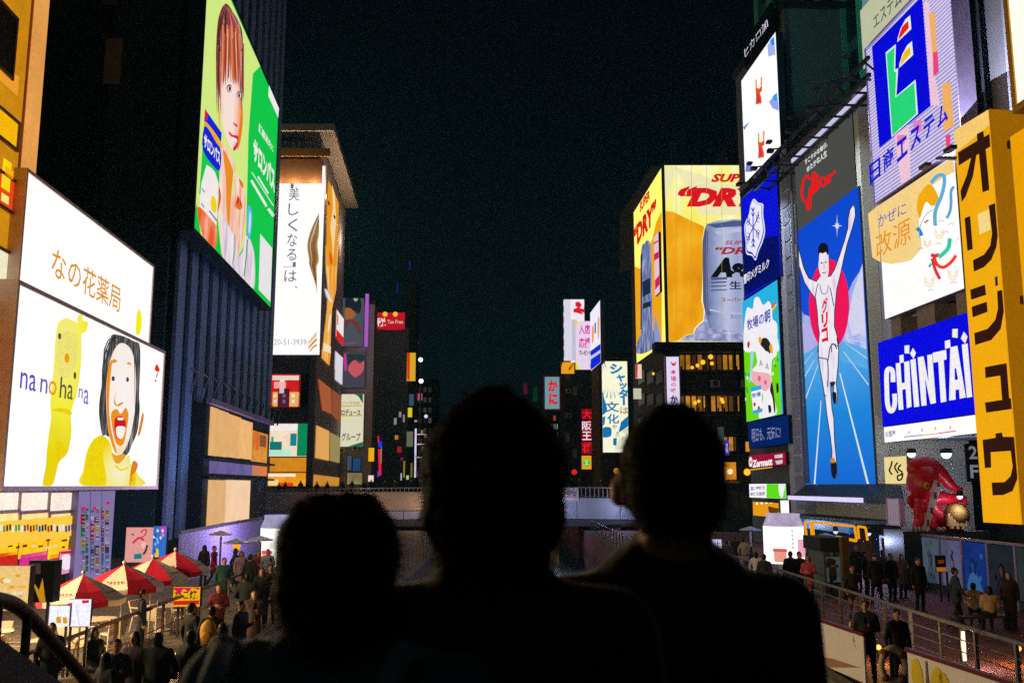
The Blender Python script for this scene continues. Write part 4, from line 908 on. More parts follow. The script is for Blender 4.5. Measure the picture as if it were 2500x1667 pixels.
Sb = Sign('beer_billboard', 'receding canal side of the wrapped yellow beer advert', 'billboard', PAS.off(.12), (1547, 519), (1625, 836), .3, 'f0e668', 1.1, '806818')
Sb.poly(k5([(410,532),(395,560),(370,610),(340,735),(250,955),(208,938),(215,1515),(410,1500)]), 'f4a810', 1, 1, 'printed_beer')
Sb.poly(sm(k5([(258,850),(285,765),(310,745),(328,780),(335,900),(342,1290),(345,1400),(390,1490),(300,1568),(220,1568),(245,1450),(258,1400)])), '7884b4', .75, 2, 'printed_can', mat=EP('streak', [(0,'3a4670'),(.4,'6a78ac'),(.7,'98a4d0'),(1,'c8d0ec')], 0,0,.9,3,.85,.1,1.5))
Sb.poly([k5([(255,860),(268,820),(262,1400),(255,1400)]), k5([(270,1050),(325,1020),(330,1130),(272,1160)]), k5([(272,1210),(330,1190),(330,1230),(272,1250)])], '303a60', .5, 3, 'printed_shade')
Sb.poly(k5([(365,1290),(408,1480),(360,1500),(350,1380)]), 'a0a8dc', .8, 3, 'printed_foam')
quadtext(Sb, 'SUPER', k5([(250,545),(325,440),(325,362),(250,470)]), 'dc1818', 4, .05); quadtext(Sb, '“DRY”', k5([(205,815),(372,590),(372,420),(205,650)]), 'dc1818', 4, .06)
vs = Sign('side_banner', 'upright pink and white banner sign on the beer advert corner', 'sign', PAS.off(.9), (1596, 581), (1611, 712), .25, 'f0c8dc', .95, '500c18')
vs.poly([k5([(350,850),(395,815),(398,860),(352,900)]), k5([(352,760),(395,730),(395,740),(352,775)]), k5([(360,1040),(400,990),(402,1060),(362,1110)])], 'e01860', .95, 1)
# restaurant floors below the advert
MB().box(-1.2, WA, -1.3, .55, PA.uv(1700, 862)[1], PA.uv(1700, 838)[1]-.05).build('canopy', M('2a2828', .6), ab)
def apane(a, b, m, nm='window', fr='3a342c', y=.45, th=.1, t=.1):
    (x0, z1), (x1, z0) = PA.uv(*a), PA.uv(*b); x0 -= ca.x; x1 -= ca.x
    o = MB().box(x0, x1, y, y+th, z0, z1).build(nm, m, ab)
    if fr: MB().box(x0-t,x1+t,y-.12,y+th,z1,z1+t).box(x0-t,x1+t,y-.12,y+th,z0-t,z0).box(x0-t,x0,y-.12,y+th,z0,z1).box(x1,x1+t,y-.12,y+th,z0,z1).build('frame', M(fr, .5), o)
    return o
rw = random.Random(17)
for ya, yb, st_ in ((865, 901, .55), (966, 1003, .85), (1066, 1100, .7), (1128, 1163, .9), (1172, 1190, .6)):
    for q_ in range(10):
        x = 1661 + q_*14.5 + (4 if q_ > 4 else 0)
        apane((x, ya), (x + 12, yb), E(rw.choice(['d8901c','e89c24','b87414','8a5818','c8801c','6a4414','f0ac38']), st_*rw.uniform(.5, 1), True, .5, 1.2), 'lit_window', t=.06)
        if rw.random() < .5: apane((x + 2, yb - 9), (x + rw.uniform(5, 10), yb), M('1c140c', .7), 'interior_silhouette', None, y=.42, th=.02)
for ya, yb in ((910, 934), (1016, 1040)):
    for x in (1662, 1731): apane((x, ya), (x+60, yb), M('4a4238', .7), 'spandrel_panel', None)
for y in (904, 958, 962, 1012, 1060, 1108):
    (x0, z1), (x1, z0) = PA.uv(1640, y), PA.uv(1830, y+3)
    MB().box(x0-ca.x, x1-ca.x, -.2, .58, z0, z1).build('floor_band', M('5a4a42', .6), ab)
for px, py, r in ((1690,897,.18),(1703,892,.2),(1716,884,.26),(1735,871,.26),(1738,887,.2),(1762,975,.2),(1765,981,.18),(1697,983,.2),(1706,979,.18),(1824,1152,.35),(1595,912,.15)):
    p = dp(px, py, YA-.5); MB().ball((p.x-ca.x, p.y-YA, p.z), r, 6).build('pendant_lamp', E('ffb830', 1.3), ab)
for px in (1655, 1728, 1799): 
    p = dp(px, 1000, YA-.2); MB().box(p.x-ca.x-.15, p.x-ca.x+.15, -.1, .5, 0, PA.uv(px, 862)[1]).build('pilaster', M('38342e', .6), ab)
# canal-side dark windows and little projecting lights
for i, y in enumerate((905, 960, 1015, 1070)):
    for j in range(3):
        a = PAS.uv(1560+j*22, y - (1630-1560-j*22)*0+6); b = PAS.uv(1576+j*22, y+26)
        m = MB().box(a[0], b[0], -.1, .0, b[1], a[1]); m.v = [(-dv.x*x + dv.y*(-yy)*-1, -dv.y*x - dv.x*yy*-1, z) for x, yy, z in m.v]
        m.build('side_window', M('302c26', .3), ab)
S = Sign('crab_restaurant_sign', 'upright white violet-edged sign with red brush characters above the heads', 'sign', PA.off(2.2), (1626, 871), (1660, 990), .7, 'e4dcf8', 1.0, '9a88e8', rim=.12, rimcol='b0a0f0')
S.text('本', (1637, 902), (1651, 914), 'd8306a', 1, .02); S.text('場', (1637, 918), (1651, 931), 'd8306a', 1, .02); S.text('の', (1638, 934), (1651, 944), 'd8306a', 1, .02); S.text('味', (1637, 947), (1651, 958), 'd8306a', 1, .02); S.text('か', (1636, 965), (1655, 985), '303058', 1, .04)
S.poly([sm([(1637,882),(1641,892),(1648,892),(1652,882),(1647,886),(1642,886)])], 'd83060', 1, 1)
fsign('small_sign', 'small red and white projecting sign left of the restaurant canopy', 99, (1551, 889), (1567, 924), 'f0d8d0', .9).poly([(1551,889),(1557,889),(1556,924),(1551,922)], 'd83018', .9, 1)
fsign('small_sign', 'small cream projecting sign under the restaurant corner', 99, (1546, 948), (1566, 974), 'd8d8b8', .8)
fsign('small_sign', 'small violet upright sign right of the third onlooker head', 92, (1768, 1073), (1781, 1111), '4038c8', .9).text('京料', (1771, 1082), (1778, 1106), 'e8e4f8', 1, .02, vert=True)
fsign('small_sign', 'small grey green upright signs above the violet one', 92, (1752, 1042), (1768, 1075), '50605a', .45)
S = fsign('lit_doorway', 'glowing amber restaurant doorway right of the third onlooker head', 92.5, (1768, 1128), (1798, 1170), 'e8901c', .95, cat='doorway'); S.poly(ell(1782,1151,7,7), 'fff0c0', 1.2, 1, 'lamp')
fsign('lit_window', 'dim amber window with small lights under the glowing doorway', 92.5, (1770, 1174), (1806, 1192), '5a3410', .6, cat='window')
fsign('lit_window', 'narrow amber upright window beside the green ranch sign', 92.5, (1820, 1078), (1830, 1102), 'e8960c', .9, cat='window')
lw = building('dark_low_block', 'dim grey low wall block right of the third onlooker', Plane(D=86), (1735, 1193), (1835, 1290), 4, '4a4a46', z0=0)
for i in range(4): pane(lw, Plane(D=86), (1742+i*22, 1200), (1760+i*22, 1240), M('5a5a54', .6), 'panel')
MB().add([(0,-.3,0),(4.6,-.3,0),(.4,-.3,3.4),(0,-.3,3.4)], [(0,1,2,3)]).build('stair_side', M('34403e', .6), lw)
# ================================================================== RIGHT BANK: facade of stacked signs
PR = Plane(1120, 21.4)
PW = PR.off(-.7)
s0_, _ = PW.uv(1968, 1185); s1_, _ = PW.uv(1834, 1185)
mk = thing('dairy_sign_building', 'narrow grey building holding the dairy signs left of the runner sign', 'building', PW.at(s1_, 0), PW.rz)
MB().box(0, s0_-s1_, 0, 18, 0, PW.uv(1900, 40)[1]).build('wall', M('66727c', .7, 0, .3, .4, .1), mk)
MB().box(-.2, s0_-s1_+.2, -.2, 18.2, PW.uv(1900, 40)[1]+.003, PW.uv(1900, 40)[1]+.5).build('roof', M('22262a', .7), mk)
pa, za = PR.uv(1906, 690); pb, zb = PR.uv(1962, 1180)
MB().box(pa-s1_+.2, pb-s1_, -.75, -.02, 0, PR.uv(1900, 420)[1]).build('pillar', M('ccd4f4', .6, 0, .25, .5, .1), mk)
for i in range(22): MB().box(pa-s1_+1.3, pb-s1_-.1, -.82, -.755, 1.5+i*1.15, 2.45+i*1.15).build('cladding_panel', M('9aa2c4', .6, 0, .3, 1), mk)
S = Sign('rooftop_sign', 'slanting white outlined lettering sign high above the white screen', 'sign', PR, (1815, 108), (1883, 74), .3, '0c141c', .25, '10161c')
def k7(pts): return [(1780 + x*360/1344, y*360/1344) for x, y in pts]
def k8(pts): return [(1780 + x*380/1241, 380 + y*380/1241) for x, y in pts]
def k1(pts): return [(1780 + x*380/1241, 800 + y*380/1241) for x, y in pts]
quadtext(S, 'ヒカロ加', k7([(150,540),(362,240),(350,172),(142,452)]), 'e8e0f0', 3, .06)
quadtext(S, 'ヒカロ加', k7([(156,528),(356,242),(347,186),(149,458)]), '181c28', 4, .0)
S = Sign('led_screen', 'white upright LED screen with blue corners above the dairy signs', 'screen', PR.off(.35), (1810, 198), (1906, 356), .5, 'f4f0f0', 1.0, '203040')
S.poly([k7([(410,335),(425,500),(360,520),(350,420)])], 'a8b8f0', 1, 1); S.poly(k7([(375,375),(413,335),(420,410),(395,420)]), '2890f0', 1, 2, 'printed_glow')
S.poly(k7([(365,930),(440,845),(455,1010),(400,990)]), '90a8f4', 1, 1); S.poly(k7([(400,880),(435,850),(440,920),(410,920)]), '30a0f4', 1, 2, 'printed_glow')
S.poly([k7([(130,1160),(190,1110),(140,1190)]), k7([(160,1470),(250,1550),(200,1568),(150,1568)])], '8090e0', .9, 1)
for dx, dy in ((0,0), (22,490)):
    m_ = lambda p: k7([(x+dx, y+dy) for x, y in p])
    S.poly([m_([(243,720),(255,730),(258,800),(244,810)]), m_([(292,700),(306,710),(303,780),(290,790)])], 'f09838', .95, 2, 'printed_mark')
    S.poly([m_([(243,800),(275,810),(305,780),(303,830),(285,850),(300,900),(300,945),(245,955),(250,880)])], 'ee5a18', .95, 2, 'printed_mark')
    S.poly([m_([(255,860),(270,850),(290,930),(262,940)])], 'e02848', .95, 3, 'printed_mark')
S = Sign('dairy_sign', 'blue sign with white wavy emblem above the ranch sign', 'sign', PR.off(.2), (1810, 486), (1907, 672), .5, '0a10d8', .95, '283048')
S.poly(k8([(120,690),(392,635),(410,960),(130,1115),(115,800)]), '06106a', .8, 1, 'printed_band')
bl = k8([(200,345),(235,375),(275,390),(275,470),(290,600),(270,690),(240,760),(215,835),(185,800),(140,780),(135,690),(125,560),(160,470),(175,390)])
S.poly(sm(bl), 'e8e8fc', 1, 2, 'printed_emblem')
cxm, cym = 1780+205*380/1241, 380+580*380/1241
S.poly(sm([(cxm+(x-cxm)*.9, cym+(y-cym)*.94) for x, y in bl]), '1418d0', 1, 3, 'printed_emblem')
S.poly(sm([(cxm+(x-cxm)*.84+.0, cym+(y-cym)*.9-2) for x, y in bl]), 'eeecfc', 1, 4, 'printed_emblem')
for i in range(6):                                        # six-fold snow crystal
    a = math.pi*i/3 + .5; dx, dy = math.cos(a)*17, math.sin(a)*48
    S.poly(stroke([(cxm-2, cym-2), (cxm-2+dx, cym-2+dy-dx*.4)], 2.2), '3038c0', .9, 5, 'printed_crystal')
    for k in (.55, .8):
        bx0, by0 = cxm-2+dx*k, cym-2+(dy-dx*.4)*k
        for da in (.8, -.8):
            S.poly(stroke([(bx0, by0), (bx0+math.cos(a+da)*6, by0+math.sin(a+da)*15)], 1.8), '3038c0', .9, 5, 'printed_crystal')
quadtext(S, '雪印メグミルク', k8([(122,1030),(325,890),(325,815),(122,950)]), 'f0f0f8', 4, .03)
S = Sign('ranch_sign', 'green and cyan milk advert with spotted cow and cloud', 'sign', PR.off(.2), (1812, 738), (1912, 1010), .5, '28b8ec', .95, '283048')
S.poly(k8([(100,1430),(250,1480),(400,1460),(400,1568)]) + k1([(420,690),(130,752),(112,240)]), '72dc10', .97, 1, 'printed_meadow')
S.poly(sm(k8([(130,1290),(150,1210),(190,1220),(205,1140),(240,1130),(275,1190),(320,1160),(345,1220),(350,1300),(385,1340),(388,1450),(395,1560),(250,1560),(130,1560),(118,1450)])) , 'f4f2f8', 1, 2, 'printed_cloud')
S.poly([stroke(k8([(345,1215),(360,1190),(378,1165)]), 4)], 'e03060', 1, 3); S.poly([stroke(k8([(348,1235),(365,1205),(382,1185)]), 4)], 'f0d018', 1, 3); S.poly([stroke(k8([(352,1250),(370,1225),(384,1208)]), 4)], '40c040', 1, 3)
quadtext(S, '牧場の朝', k8([(150,1395),(335,1325),(332,1215),(148,1310)]), '3038b0', 4, .05)
S.poly(sm(k8([(150,1500),(165,1475),(170,1510),(158,1535)])), 'd81818', 1, 4)
# cow
S.poly(sm(k1([(215,180),(205,100),(235,75),(260,120),(290,85),(330,110),(345,160),(380,160),(385,220),(350,260),(345,380),(350,480),(375,600),(380,690),(245,720),(280,560),(240,470),(185,420),(190,340),(230,280)])), 'f4f2f4', 1, 5, 'printed_cow')
S.poly(sm(k1([(258,130),(275,85),(310,85),(338,130),(335,205),(318,190),(300,185),(280,160)])), '2c2826', .7, 6, 'printed_patch')
S.poly([sm(k1([(335,495),(350,430),(365,520),(378,640),(370,680),(355,560)])), sm(k1([(320,620),(340,620),(345,665),(328,678)])), sm(k1([(385,450),(400,445),(405,500),(390,520)]))], '2a2624', .7, 6, 'printed_patch')
S.poly([stroke(k1([(255,305),(262,255),(275,300)]), 2.2), stroke(k1([(303,325),(313,280),(322,330)]), 2.2)], '302c40', .8, 7, 'printed_eye')
S.poly([sm(k1([(190,350),(225,350),(330,370),(340,440),(320,490),(290,505),(250,470),(195,430)]))], 'f4b0bc', 1, 6, 'printed_muzzle')
S.poly([ell(*k1([(250,405)])[0], 4, 7), ell(*k1([(300,435)])[0], 3.4, 6)], 'e06080', 1, 7, 'printed_nostril')
S.poly([sm(k1([(245,80),(262,75),(268,115),(250,120)])), sm(k1([(330,150),(350,130),(358,200),(340,195)]))], 'f0a020', 1, 7, 'printed_horn')
S.poly([sm(k1([(180,195),(200,190),(205,240),(195,300),(182,420),(168,425),(180,300)]))], 'a8d4e8', 1, 7, 'printed_spoon')
S.poly(k1([(183,475),(270,455),(278,670),(205,690)]), 'f6f6fa', 1, 8, 'printed_cup'); S.poly([k1([(183,475),(270,455),(271,490),(186,510)]), k1([(203,660),(278,640),(278,670),(205,690)])], '38a8e0', 1, 9, 'printed_cup')
quadtext(S, '牧場', k1([(195,560),(265,545),(265,505),(193,525)]), '4048b0', 9, .03); S.poly([ell(*k1([(215,610)])[0], 3, 5), ell(*k1([(250,640)])[0], 3, 5)], 'd02050', 1, 9)
rn = random.Random(5)
for i in range(12):
    x, y = rn.choice([(rn.uniform(120,170), rn.uniform(240,600)), (rn.uniform(355,395), rn.uniform(250,420))]); S.poly(ell(*k1([(x, y)])[0], 2.2, 4.4), rn.choice(['f4f4f0','10b040','f0e020']), 1, 4, 'printed_flower')
S = Sign('slogan_sign', 'navy sign with pale handwritten slogan below the ranch advert', 'sign', PR.off(.3), (1826, 1033), (1927, 1082), .5, '062468', .8, '101828')
quadtext(S, '明日も、元気に!', k1([(185,915),(415,880),(415,780),(185,800)]), '8088b8', 3, .02, .9)
S = Sign('dental_sign', 'red sign with white lettering low on the right bank', 'sign', PR.off(.3), (1828, 1112), (1919, 1134), .5, 'a01038', .9, '30141c')
quadtext(S, 'Zermatt', k1([(190,1115),(350,1095),(350,1035),(192,1055)]), 'f8f0f4', 3, .05); S.poly(ell(*k1([(175,1070)])[0], 4.5, 13), 'f4e8e4', 1, 2); S.poly(ell(*k1([(177,1070)])[0], 2, 4), 'e03030', 1, 3)
S.poly([k1([(365,1015),(430,1005),(430,1035),(368,1040)]), k1([(370,1060),(430,1050),(428,1080),(385,1090)])], 'e0d0d4', .9, 2); S.poly([k1([(160,1128),(350,1105),(350,1115),(165,1138)])], 'f0a020', 1, 4, clip=False)
S = Sign('green_white_sign', 'white and lime green sign with dark characters low on right bank', 'sign', PR.off(.3), (1829, 1181), (1920, 1217), .5, 'f2eef4', 1, '303038')
S.poly(k1([(300,1232),(455,1222),(458,1366),(300,1366)]), '60e018', 1, 1); S.poly(sm(k1([(400,1232),(450,1230),(440,1310),(425,1355),(402,1320)])), 'f0f4ec', 1, 2)
quadtext(S, '居酒屋新世', k1([(175,1300),(290,1290),(290,1258),(175,1265)]), '3a3a60', 3, .02); quadtext(S, '串焼天国店', k1([(175,1340),(290,1335),(290,1305),(175,1310)]), '3a3a60', 3, .02)
S = Sign('food_stall_front', 'glowing amber stall front with ceiling lamps behind the can kiosk', 'shopfront', PR.off(.2), (1838, 1224), (1907, 1264), .5, 'ea9c14', 1, '40301c')
S.poly(k1([(310,1420),(400,1440),(390,1490),(320,1470)]), '7a4408', .7, 1)
for i in range(5): S.poly(ell(*k1([(225+38*i, 1400-3*i)])[0], 3, 2.6), 'fff0e0', 1.2, 2, 'lamp')
fsign('white_sign', 'small white upright sign right of the amber stall front', 55, (1905, 1221), (1927, 1259), 'f6f0ee', 1)
# --- tall dark green block behind
PB = PR.off(-5)
q0, _ = PB.uv(1898, 1185); q1, _ = PB.uv(2330, 1185)
gb = thing('green_tower', 'tall dark green office tower rising behind the runner sign', 'building', PB.at(q0, 0), PB.rz)
MB().box(0, q1-q0, 0, 20, 0, 62).build('wall', M('2c6a60', .6, 0, .35, .2, .1), gb); MB().box(-.3, q1-q0+.3, -.3, 20.3, 62.003, 62.6).build('roof', M('101c1c', .7), gb)
for i in range(8):
    MB().box(i*3.4+.1, i*3.4+1.2, -.35, 0, 0, 61.5).build('pilaster', M('4ab09a', .5, 0, .3, .3), gb)
    for j in range(14): MB().box(i*3.4+1.35, i*3.4+3.3, -.08, 0, 6+j*4, 9+j*4).build('window', M('0c2422', .15), gb)
# --- runner sign
s0r, _ = PW.uv(1966, 1185); s1r, _ = PW.uv(2178, 1185)
rb = thing('runner_sign_building', 'pale grey building front holding the blue runner sign', 'building', PW.at(s0r, 0), PW.rz)
zt_ = PW.uv(2120, 205)[1]
MB().box(0, s1r-s0r, 0, 4.2, 0, zt_).build('wall', M('dce2d4', .7, 0, .2, .5, .1), rb)
MB().box(-.1, s1r-s0r+.1, -.1, 4.3, zt_+.003, zt_+.4).build('roof', M('70746e', .7), rb)
S = Sign('confectionery_sign', 'grey sign panel with red script lettering above the runner', 'sign', PR, (1940, 394), (2090, 448), .5, '70706a', .42, '404440')
H = Sign('runner_sign', 'blue LED sign with white runner raising both arms before red disc', 'sign', PR.off(.08), (1937, 573), (2138, 1181), .6, '1456d8', .95, '304050', facemat=EP('vert', [(0,'1a78d8'),(.45,'3a74dc'),(.62,'1450dc'),(1,'0c48d0')], 0,0,1,16,.97,.03,6,True))
# grey panel runs down to the blue one
a_ = S.pl.uv(1940, 394); 
quadtext(S, 'すこやかな毎日、', k8([(610,80),(790,-75),(790,-118),(605,35)]), 'f0f0f0', 2, .05, name='lettering')
quadtext(S, 'ゆたかな人生', k8([(625,140),(785,5),(782,-50),(622,90)]), 'f0f0f0', 2, .05)
RED = E('ee1414', 1.0)
for pts, w_ in ((k8([(650,190),(625,160),(595,210),(585,290),(595,350),(625,365),(645,320),(650,260),(655,330),(650,400),(638,430),(625,395),(640,340),(668,300)]), 6), (k8([(668,300),(690,270),(690,150),(675,150),(672,260),(685,290),(705,270)]), 5.5), (k8([(705,270),(715,190),(712,250),(722,260)]), 5.5), (k8([(770,185),(745,180),(735,225),(748,245),(772,230)]), 5.5), (k8([(772,230),(785,175),(800,165),(808,195),(795,220),(780,205),(800,165),(830,150),(855,120)]), 5.5)):
    S.poly(stroke(osm(pts, 5), w_), 'ee1414', 1, 3, 'script_lettering', mat=RED, clip=False)
S.poly(ell(*k8([(712,165)])[0], 4, 5), 'ee1414', 1, 4, 'script_lettering', mat=RED)
# sky, clouds and track on the blue sign
H.poly(k8([(555,1200),(600,1265),(640,1280),(700,1340),(860,1340),(940,1120),(985,1010),(1040,930),(1066,860),(1100,1568)]) + k1([(1105,240),(950,140),(700,150),(575,240),(560,60)]), 'a8b8f0', .95, 1, 'printed_cloud', mat=EP('streak', [(0,'6a90e8'),(.4,'98acee'),(.75,'c0c4f2'),(1,'e0dcf6')], 0,0,2.5,2,.97,.1,1.4))
H.poly(k8([(1000,1060),(1050,930),(1068,880),(1090,1400),(985,1440),(950,1300)]), 'd8d8f4', .97, 2, 'printed_cloud')
H.poly(k8([(560,1330),(640,1330),(720,1480),(720,1568),(560,1568)]), 'b8b4ec', .95, 2, 'printed_cloud')
H.poly(k1([(570,210),(700,160),(940,120),(1105,200),(1170,1240),(612,1252)]), '2088dc', .95, 2, 'printed_track', mat=H.ph('vert', [(0,'1868d4'),(.5,'2088dc'),(.85,'4aa4e8'),(1,'78bcf0')], k1([(800,1250)])[0], k1([(800,150)])[0], .97, .06, 3))
H.poly(k1([(575,240),(720,130),(930,110),(1100,170),(1110,330),(900,260),(720,300),(580,380)]), '5cb0ec', .95, 3, 'printed_track')
for p, w_ in (((740,580),(688,1248)), 3.6), (((890,360),(1115,1245)), 5), (((715,300),(592,632)), 2.4), (((920,190),(1120,455)), 2.6), (((690,250),(585,432)), 1.8), (((680,190),(580,325)), 1.2), (((930,120),(1108,245)), 1.6), (((945,90),(1100,120)), 1.2):
    H.poly(stroke(k1(p), [w_*.55, w_*1.1]), 'd8e4f8', 1, 4, 'printed_lane')
star = []
for i in range(16):
    r = (58 if i % 4 == 0 else 30) if i % 2 == 0 else 14
    star.append((868 + math.sin(2*math.pi*i/16)*r*(.75), 560 - math.cos(2*math.pi*i/16)*r*(1.6 if i % 8 == 0 else 1.1)))
H.poly(k8(star), 'dceafc', 1, 4, 'printed_star')
H.poly(k8(ell(805, 1190, 161, 365, 40)), 'f01458', 1, 4, 'printed_disc')
# athlete: generic figure with raised arms
WH = 'f0eaf4'
SKM = EP('streak', [(0,'d4c8e4'),(.4,'ece4f2'),(1,'f8f4f8')], 0,0,.8,2.5,1,.1,1.6)
def fig(pts, l=6, col=WH, st=1.0, nm='printed_athlete'): H.poly(pts, col, st, l, nm)
torso = k8([(735,960),(705,1005),(650,980),(600,880),(575,780),(560,720),(540,700),(527,740),(530,790),(548,820),(575,900),(610,1010),(660,1090),(700,1140),(712,1240),(720,1350),(730,1420),(715,1568)]) + k1([(722,120),(722,240),(735,330),(755,440),(775,560),(790,700),(820,880),(830,990),(825,1100),(830,1170),(850,1205),(868,1180),(870,1090),(862,1010),(850,880),(845,720),(830,640),(825,560),(820,470),(830,430),(845,470),(838,560),(850,605),(868,600),(875,540),(865,440),(880,300),(885,180),(870,80)]) + k8([(885,1500),(870,1430),(850,1360),(852,1240),(870,1060),(900,940),(930,800),(960,680),(990,590),(1018,480),(1015,420),(1000,395),(975,430),(960,500),(958,580),(930,680),(890,800),(850,910),(820,960),(800,965)])
fig(stroke(osm([torso[i] for i in range(len(torso))] + [torso[0]], 1), 2.2), 6, '2c2c50', .8, 'printed_outline')
H.poly(torso, WH, 1, 5, 'printed_athlete', mat=SKM)
fig(sm(k8([(735,770),(728,830),(725,890),(740,950),(765,990),(790,985),(805,930),(805,850),(800,770),(770,745)])), 7, 'f0e4ec')
fig(sm(k8([(725,800),(722,750),(735,710),(765,695),(795,710),(805,760),(800,795),(785,770),(760,780),(735,775)])), 8, '181820', .7, 'printed_hair')
fig([ell(*k8([(750,855)])[0], 2.2, 2), ell(*k8([(783,850)])[0], 2, 2)], 8, '303048', .7, 'printed_eye'); fig(stroke(k8([(755,930),(775,938),(785,925)]), 2), 8, '404060', .7, 'printed_mouth'); fig(stroke(k8([(768,850),(772,900),(762,905)]), 1.3), 8, '8088b0', .8, 'printed_nose')
for p, w_ in ((k8([(740,1030),(750,1085),(775,1105),(800,1080),(805,1030)]), 1.6), (k8([(820,1050),(835,1120),(850,1200)]), 2.2), (k8([(700,1140),(715,1050),(730,1020)]), 2), (k8([(835,1568),(830,1510),(850,1500),(880,1520)]), 2.4), (k1([(722,235),(770,245),(800,260),(805,380),(800,470)]), 2.6), (k1([(805,260),(820,160),(850,130),(875,170)]), 2.6), (k1([(765,530),(795,545)]), 2), (k8([(730,1400),(722,1330)]), 2), (k8([(650,980),(610,900),(590,820)]), 1.2), (k8([(935,830),(965,690)]), 1.2)):
    fig(stroke(osm(p, 3), w_), 9, '404470', .8, 'printed_outline')
fig([sm(k1([(838,520),(870,520),(868,595),(850,602)])), sm(k1([(828,1070),(868,1070),(868,1180),(850,1200),(832,1165)]))], 9, '201c28', .7, 'printed_shoe')
fig(sm(k1([(828,1045),(855,1035),(862,1070),(832,1075)])), 10, 'd8902c', .9, 'printed_shoe'); fig(sm(k1([(822,435),(862,430),(855,460),(830,470)])), 10, '2c2c48', .8, 'printed_sock')
for ch, y0 in (('グ',1150),('リ',1265),('コ',1385)):
    (ax, ay), (bx_, by) = k8([(752, y0), (808, y0+92)]); H.text(ch, (ax, ay), (bx_, by), 'e01020', 1, .05, 10)
# grey area between script sign and blue sign
zz0 = H.pl.uv(1937, 573)[1]; zz1 = S.z0
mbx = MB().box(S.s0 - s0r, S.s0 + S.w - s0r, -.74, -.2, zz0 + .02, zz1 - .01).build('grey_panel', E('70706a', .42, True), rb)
mb2 = MB().box(S.s0 + S.w - s0r + .05, s1r - s0r, -.66, -.02, PR.uv(2138, 1181)[1], zt_ - .2).build('pale_pilaster', M('e4ead8', .6, 0, .2, .5), rb)
# light line, catwalk and lamp arms over the signs
cw = thing('sign_catwalk', 'steel lighting catwalk running above the script sign', 'catwalk', PR.off(1.2).at(0, 0), PR.rz)
PC = PR.off(1.2)
(ca0, cz0), (ca1, cz1) = PC.uv(1906, 362), PC.uv(2100, 165)
czm = (cz0 + cz1) / 2
for dz, dy in ((0, 0), (-.9, .0), (-.9, 1.0)):
    MB().box(ca0-5.5, ca1+1, dy-.08, dy+.08, czm+dz-.09, czm+dz+.09).build('chord', M('3a4658', .4, .5), cw)
for i in range(12):
    x = ca0 - 5 + i*(ca1-ca0+5.5)/11
    MB().tube((x,0,czm),(x+1,0,czm-.9),.05).build('brace', M('3a4658', .4, .5), cw); MB().box(x-.05, x+.05, -.05, 1.6, czm-1.0, czm-.9).build('cross_beam', M('34404c', .4, .5), cw)
MB().box(PR.uv(1939,394)[0], PR.uv(2124,206)[0], 1.0, 1.1, PR.uv(1939,394)[1]-.1, PR.uv(1939,394)[1]+.12).build('light_line', E('c8c4ec', 1), cw)
for i in range(4):
    x = ca0 - 5.6 + i*.9
    MB().tube((x,0,czm-.6),(x-.9,-.6,czm-1.0),.14,.2).build('floodlight', M('20262c', .4, .5), cw)
# --- property, medicine and rental signs right of the runner
PN = PR.off(.9)
s2, _ = PW.uv(2176, 1185); s3, _ = PW.uv(2620, 1185)
nbk = thing('sign_stack_building', 'violet grey building behind the property and medicine signs', 'building', PW.at(s2, 0), PW.rz)
zrec = PW.uv(2165, 1075)[1]
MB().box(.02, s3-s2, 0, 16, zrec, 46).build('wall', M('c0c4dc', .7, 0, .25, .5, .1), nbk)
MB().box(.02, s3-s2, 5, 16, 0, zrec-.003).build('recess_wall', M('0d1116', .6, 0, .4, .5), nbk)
for z in (0,): MB().box(0, s3-s2+.2, -.2, 16.2, 46.003, 46.5).build('roof', M('505460', .7), nbk)
def n2(pts): return [(2080 + x*420/1432, y*420/1432) for x, y in pts]
def n3(pts): return [(2080 + x*420/1372, 380 + y*420/1372) for x, y in pts]
def n4(pts): return [(2080 + x*420/1266, 780 + y*420/1266) for x, y in pts]
NS = Sign('property_sign', 'violet LED bar sign with blue panel and building logo', 'sign', PN, (2114, 122), (2351, 352), .7, 'b0a4e8', .7, '606890', rim=.06, rimcol='c0b0f0')
bar = E('dcd0f4', .97)
zb0 = 0
for i in range(int(NS.h/.17)):                            # LED bars, row by row
    MB().box(.1, NS.w-.1, -.03, -.006, i*.17+.02, i*.17+.10).build('led_bar', bar, NS.par)
NS.poly([n2([(605,20),(650,20),(700,640),(740,880),(665,880)]), n2([(350,1060),(480,1000),(500,1568),(420,1568)])], 'f4c8dc', .97, 3, 'led_glow')
NS.poly([n2([(650,120),(700,100),(720,470),(680,470)]), n2([(760,700),(830,680),(860,1050),(770,1100)])], 'f6b464', .97, 4, 'led_glow'); NS.poly([n2([(685,440),(725,430),(735,600),(690,640)]), n2([(790,1130),(830,1120),(835,1270),(800,1285)])], 'f04480', .97, 5, 'led_glow'); NS.poly([n2([(520,1010),(590,1000),(590,1100),(530,1110)]), n2([(385,1130),(450,1120),(450,1200),(390,1210)])], 'f088c8', .9, 5, 'led_glow')
NS.poly(n2([(178,392),(598,-30),(668,885),(240,1235)]), '0808d8', 1, 6, 'blue_panel')
NS.poly(n2([(295,440),(380,370),(375,580),(400,570),(385,800),(545,665),(565,950),(345,1145)]), 'e0ecf0', 1, 7, 'printed_logo')
NS.poly(n2([(305,452),(372,395),(366,600),(385,600),(378,815),(536,690),(553,948),(353,1130)]), '28d878', 1, 8, 'printed_logo')
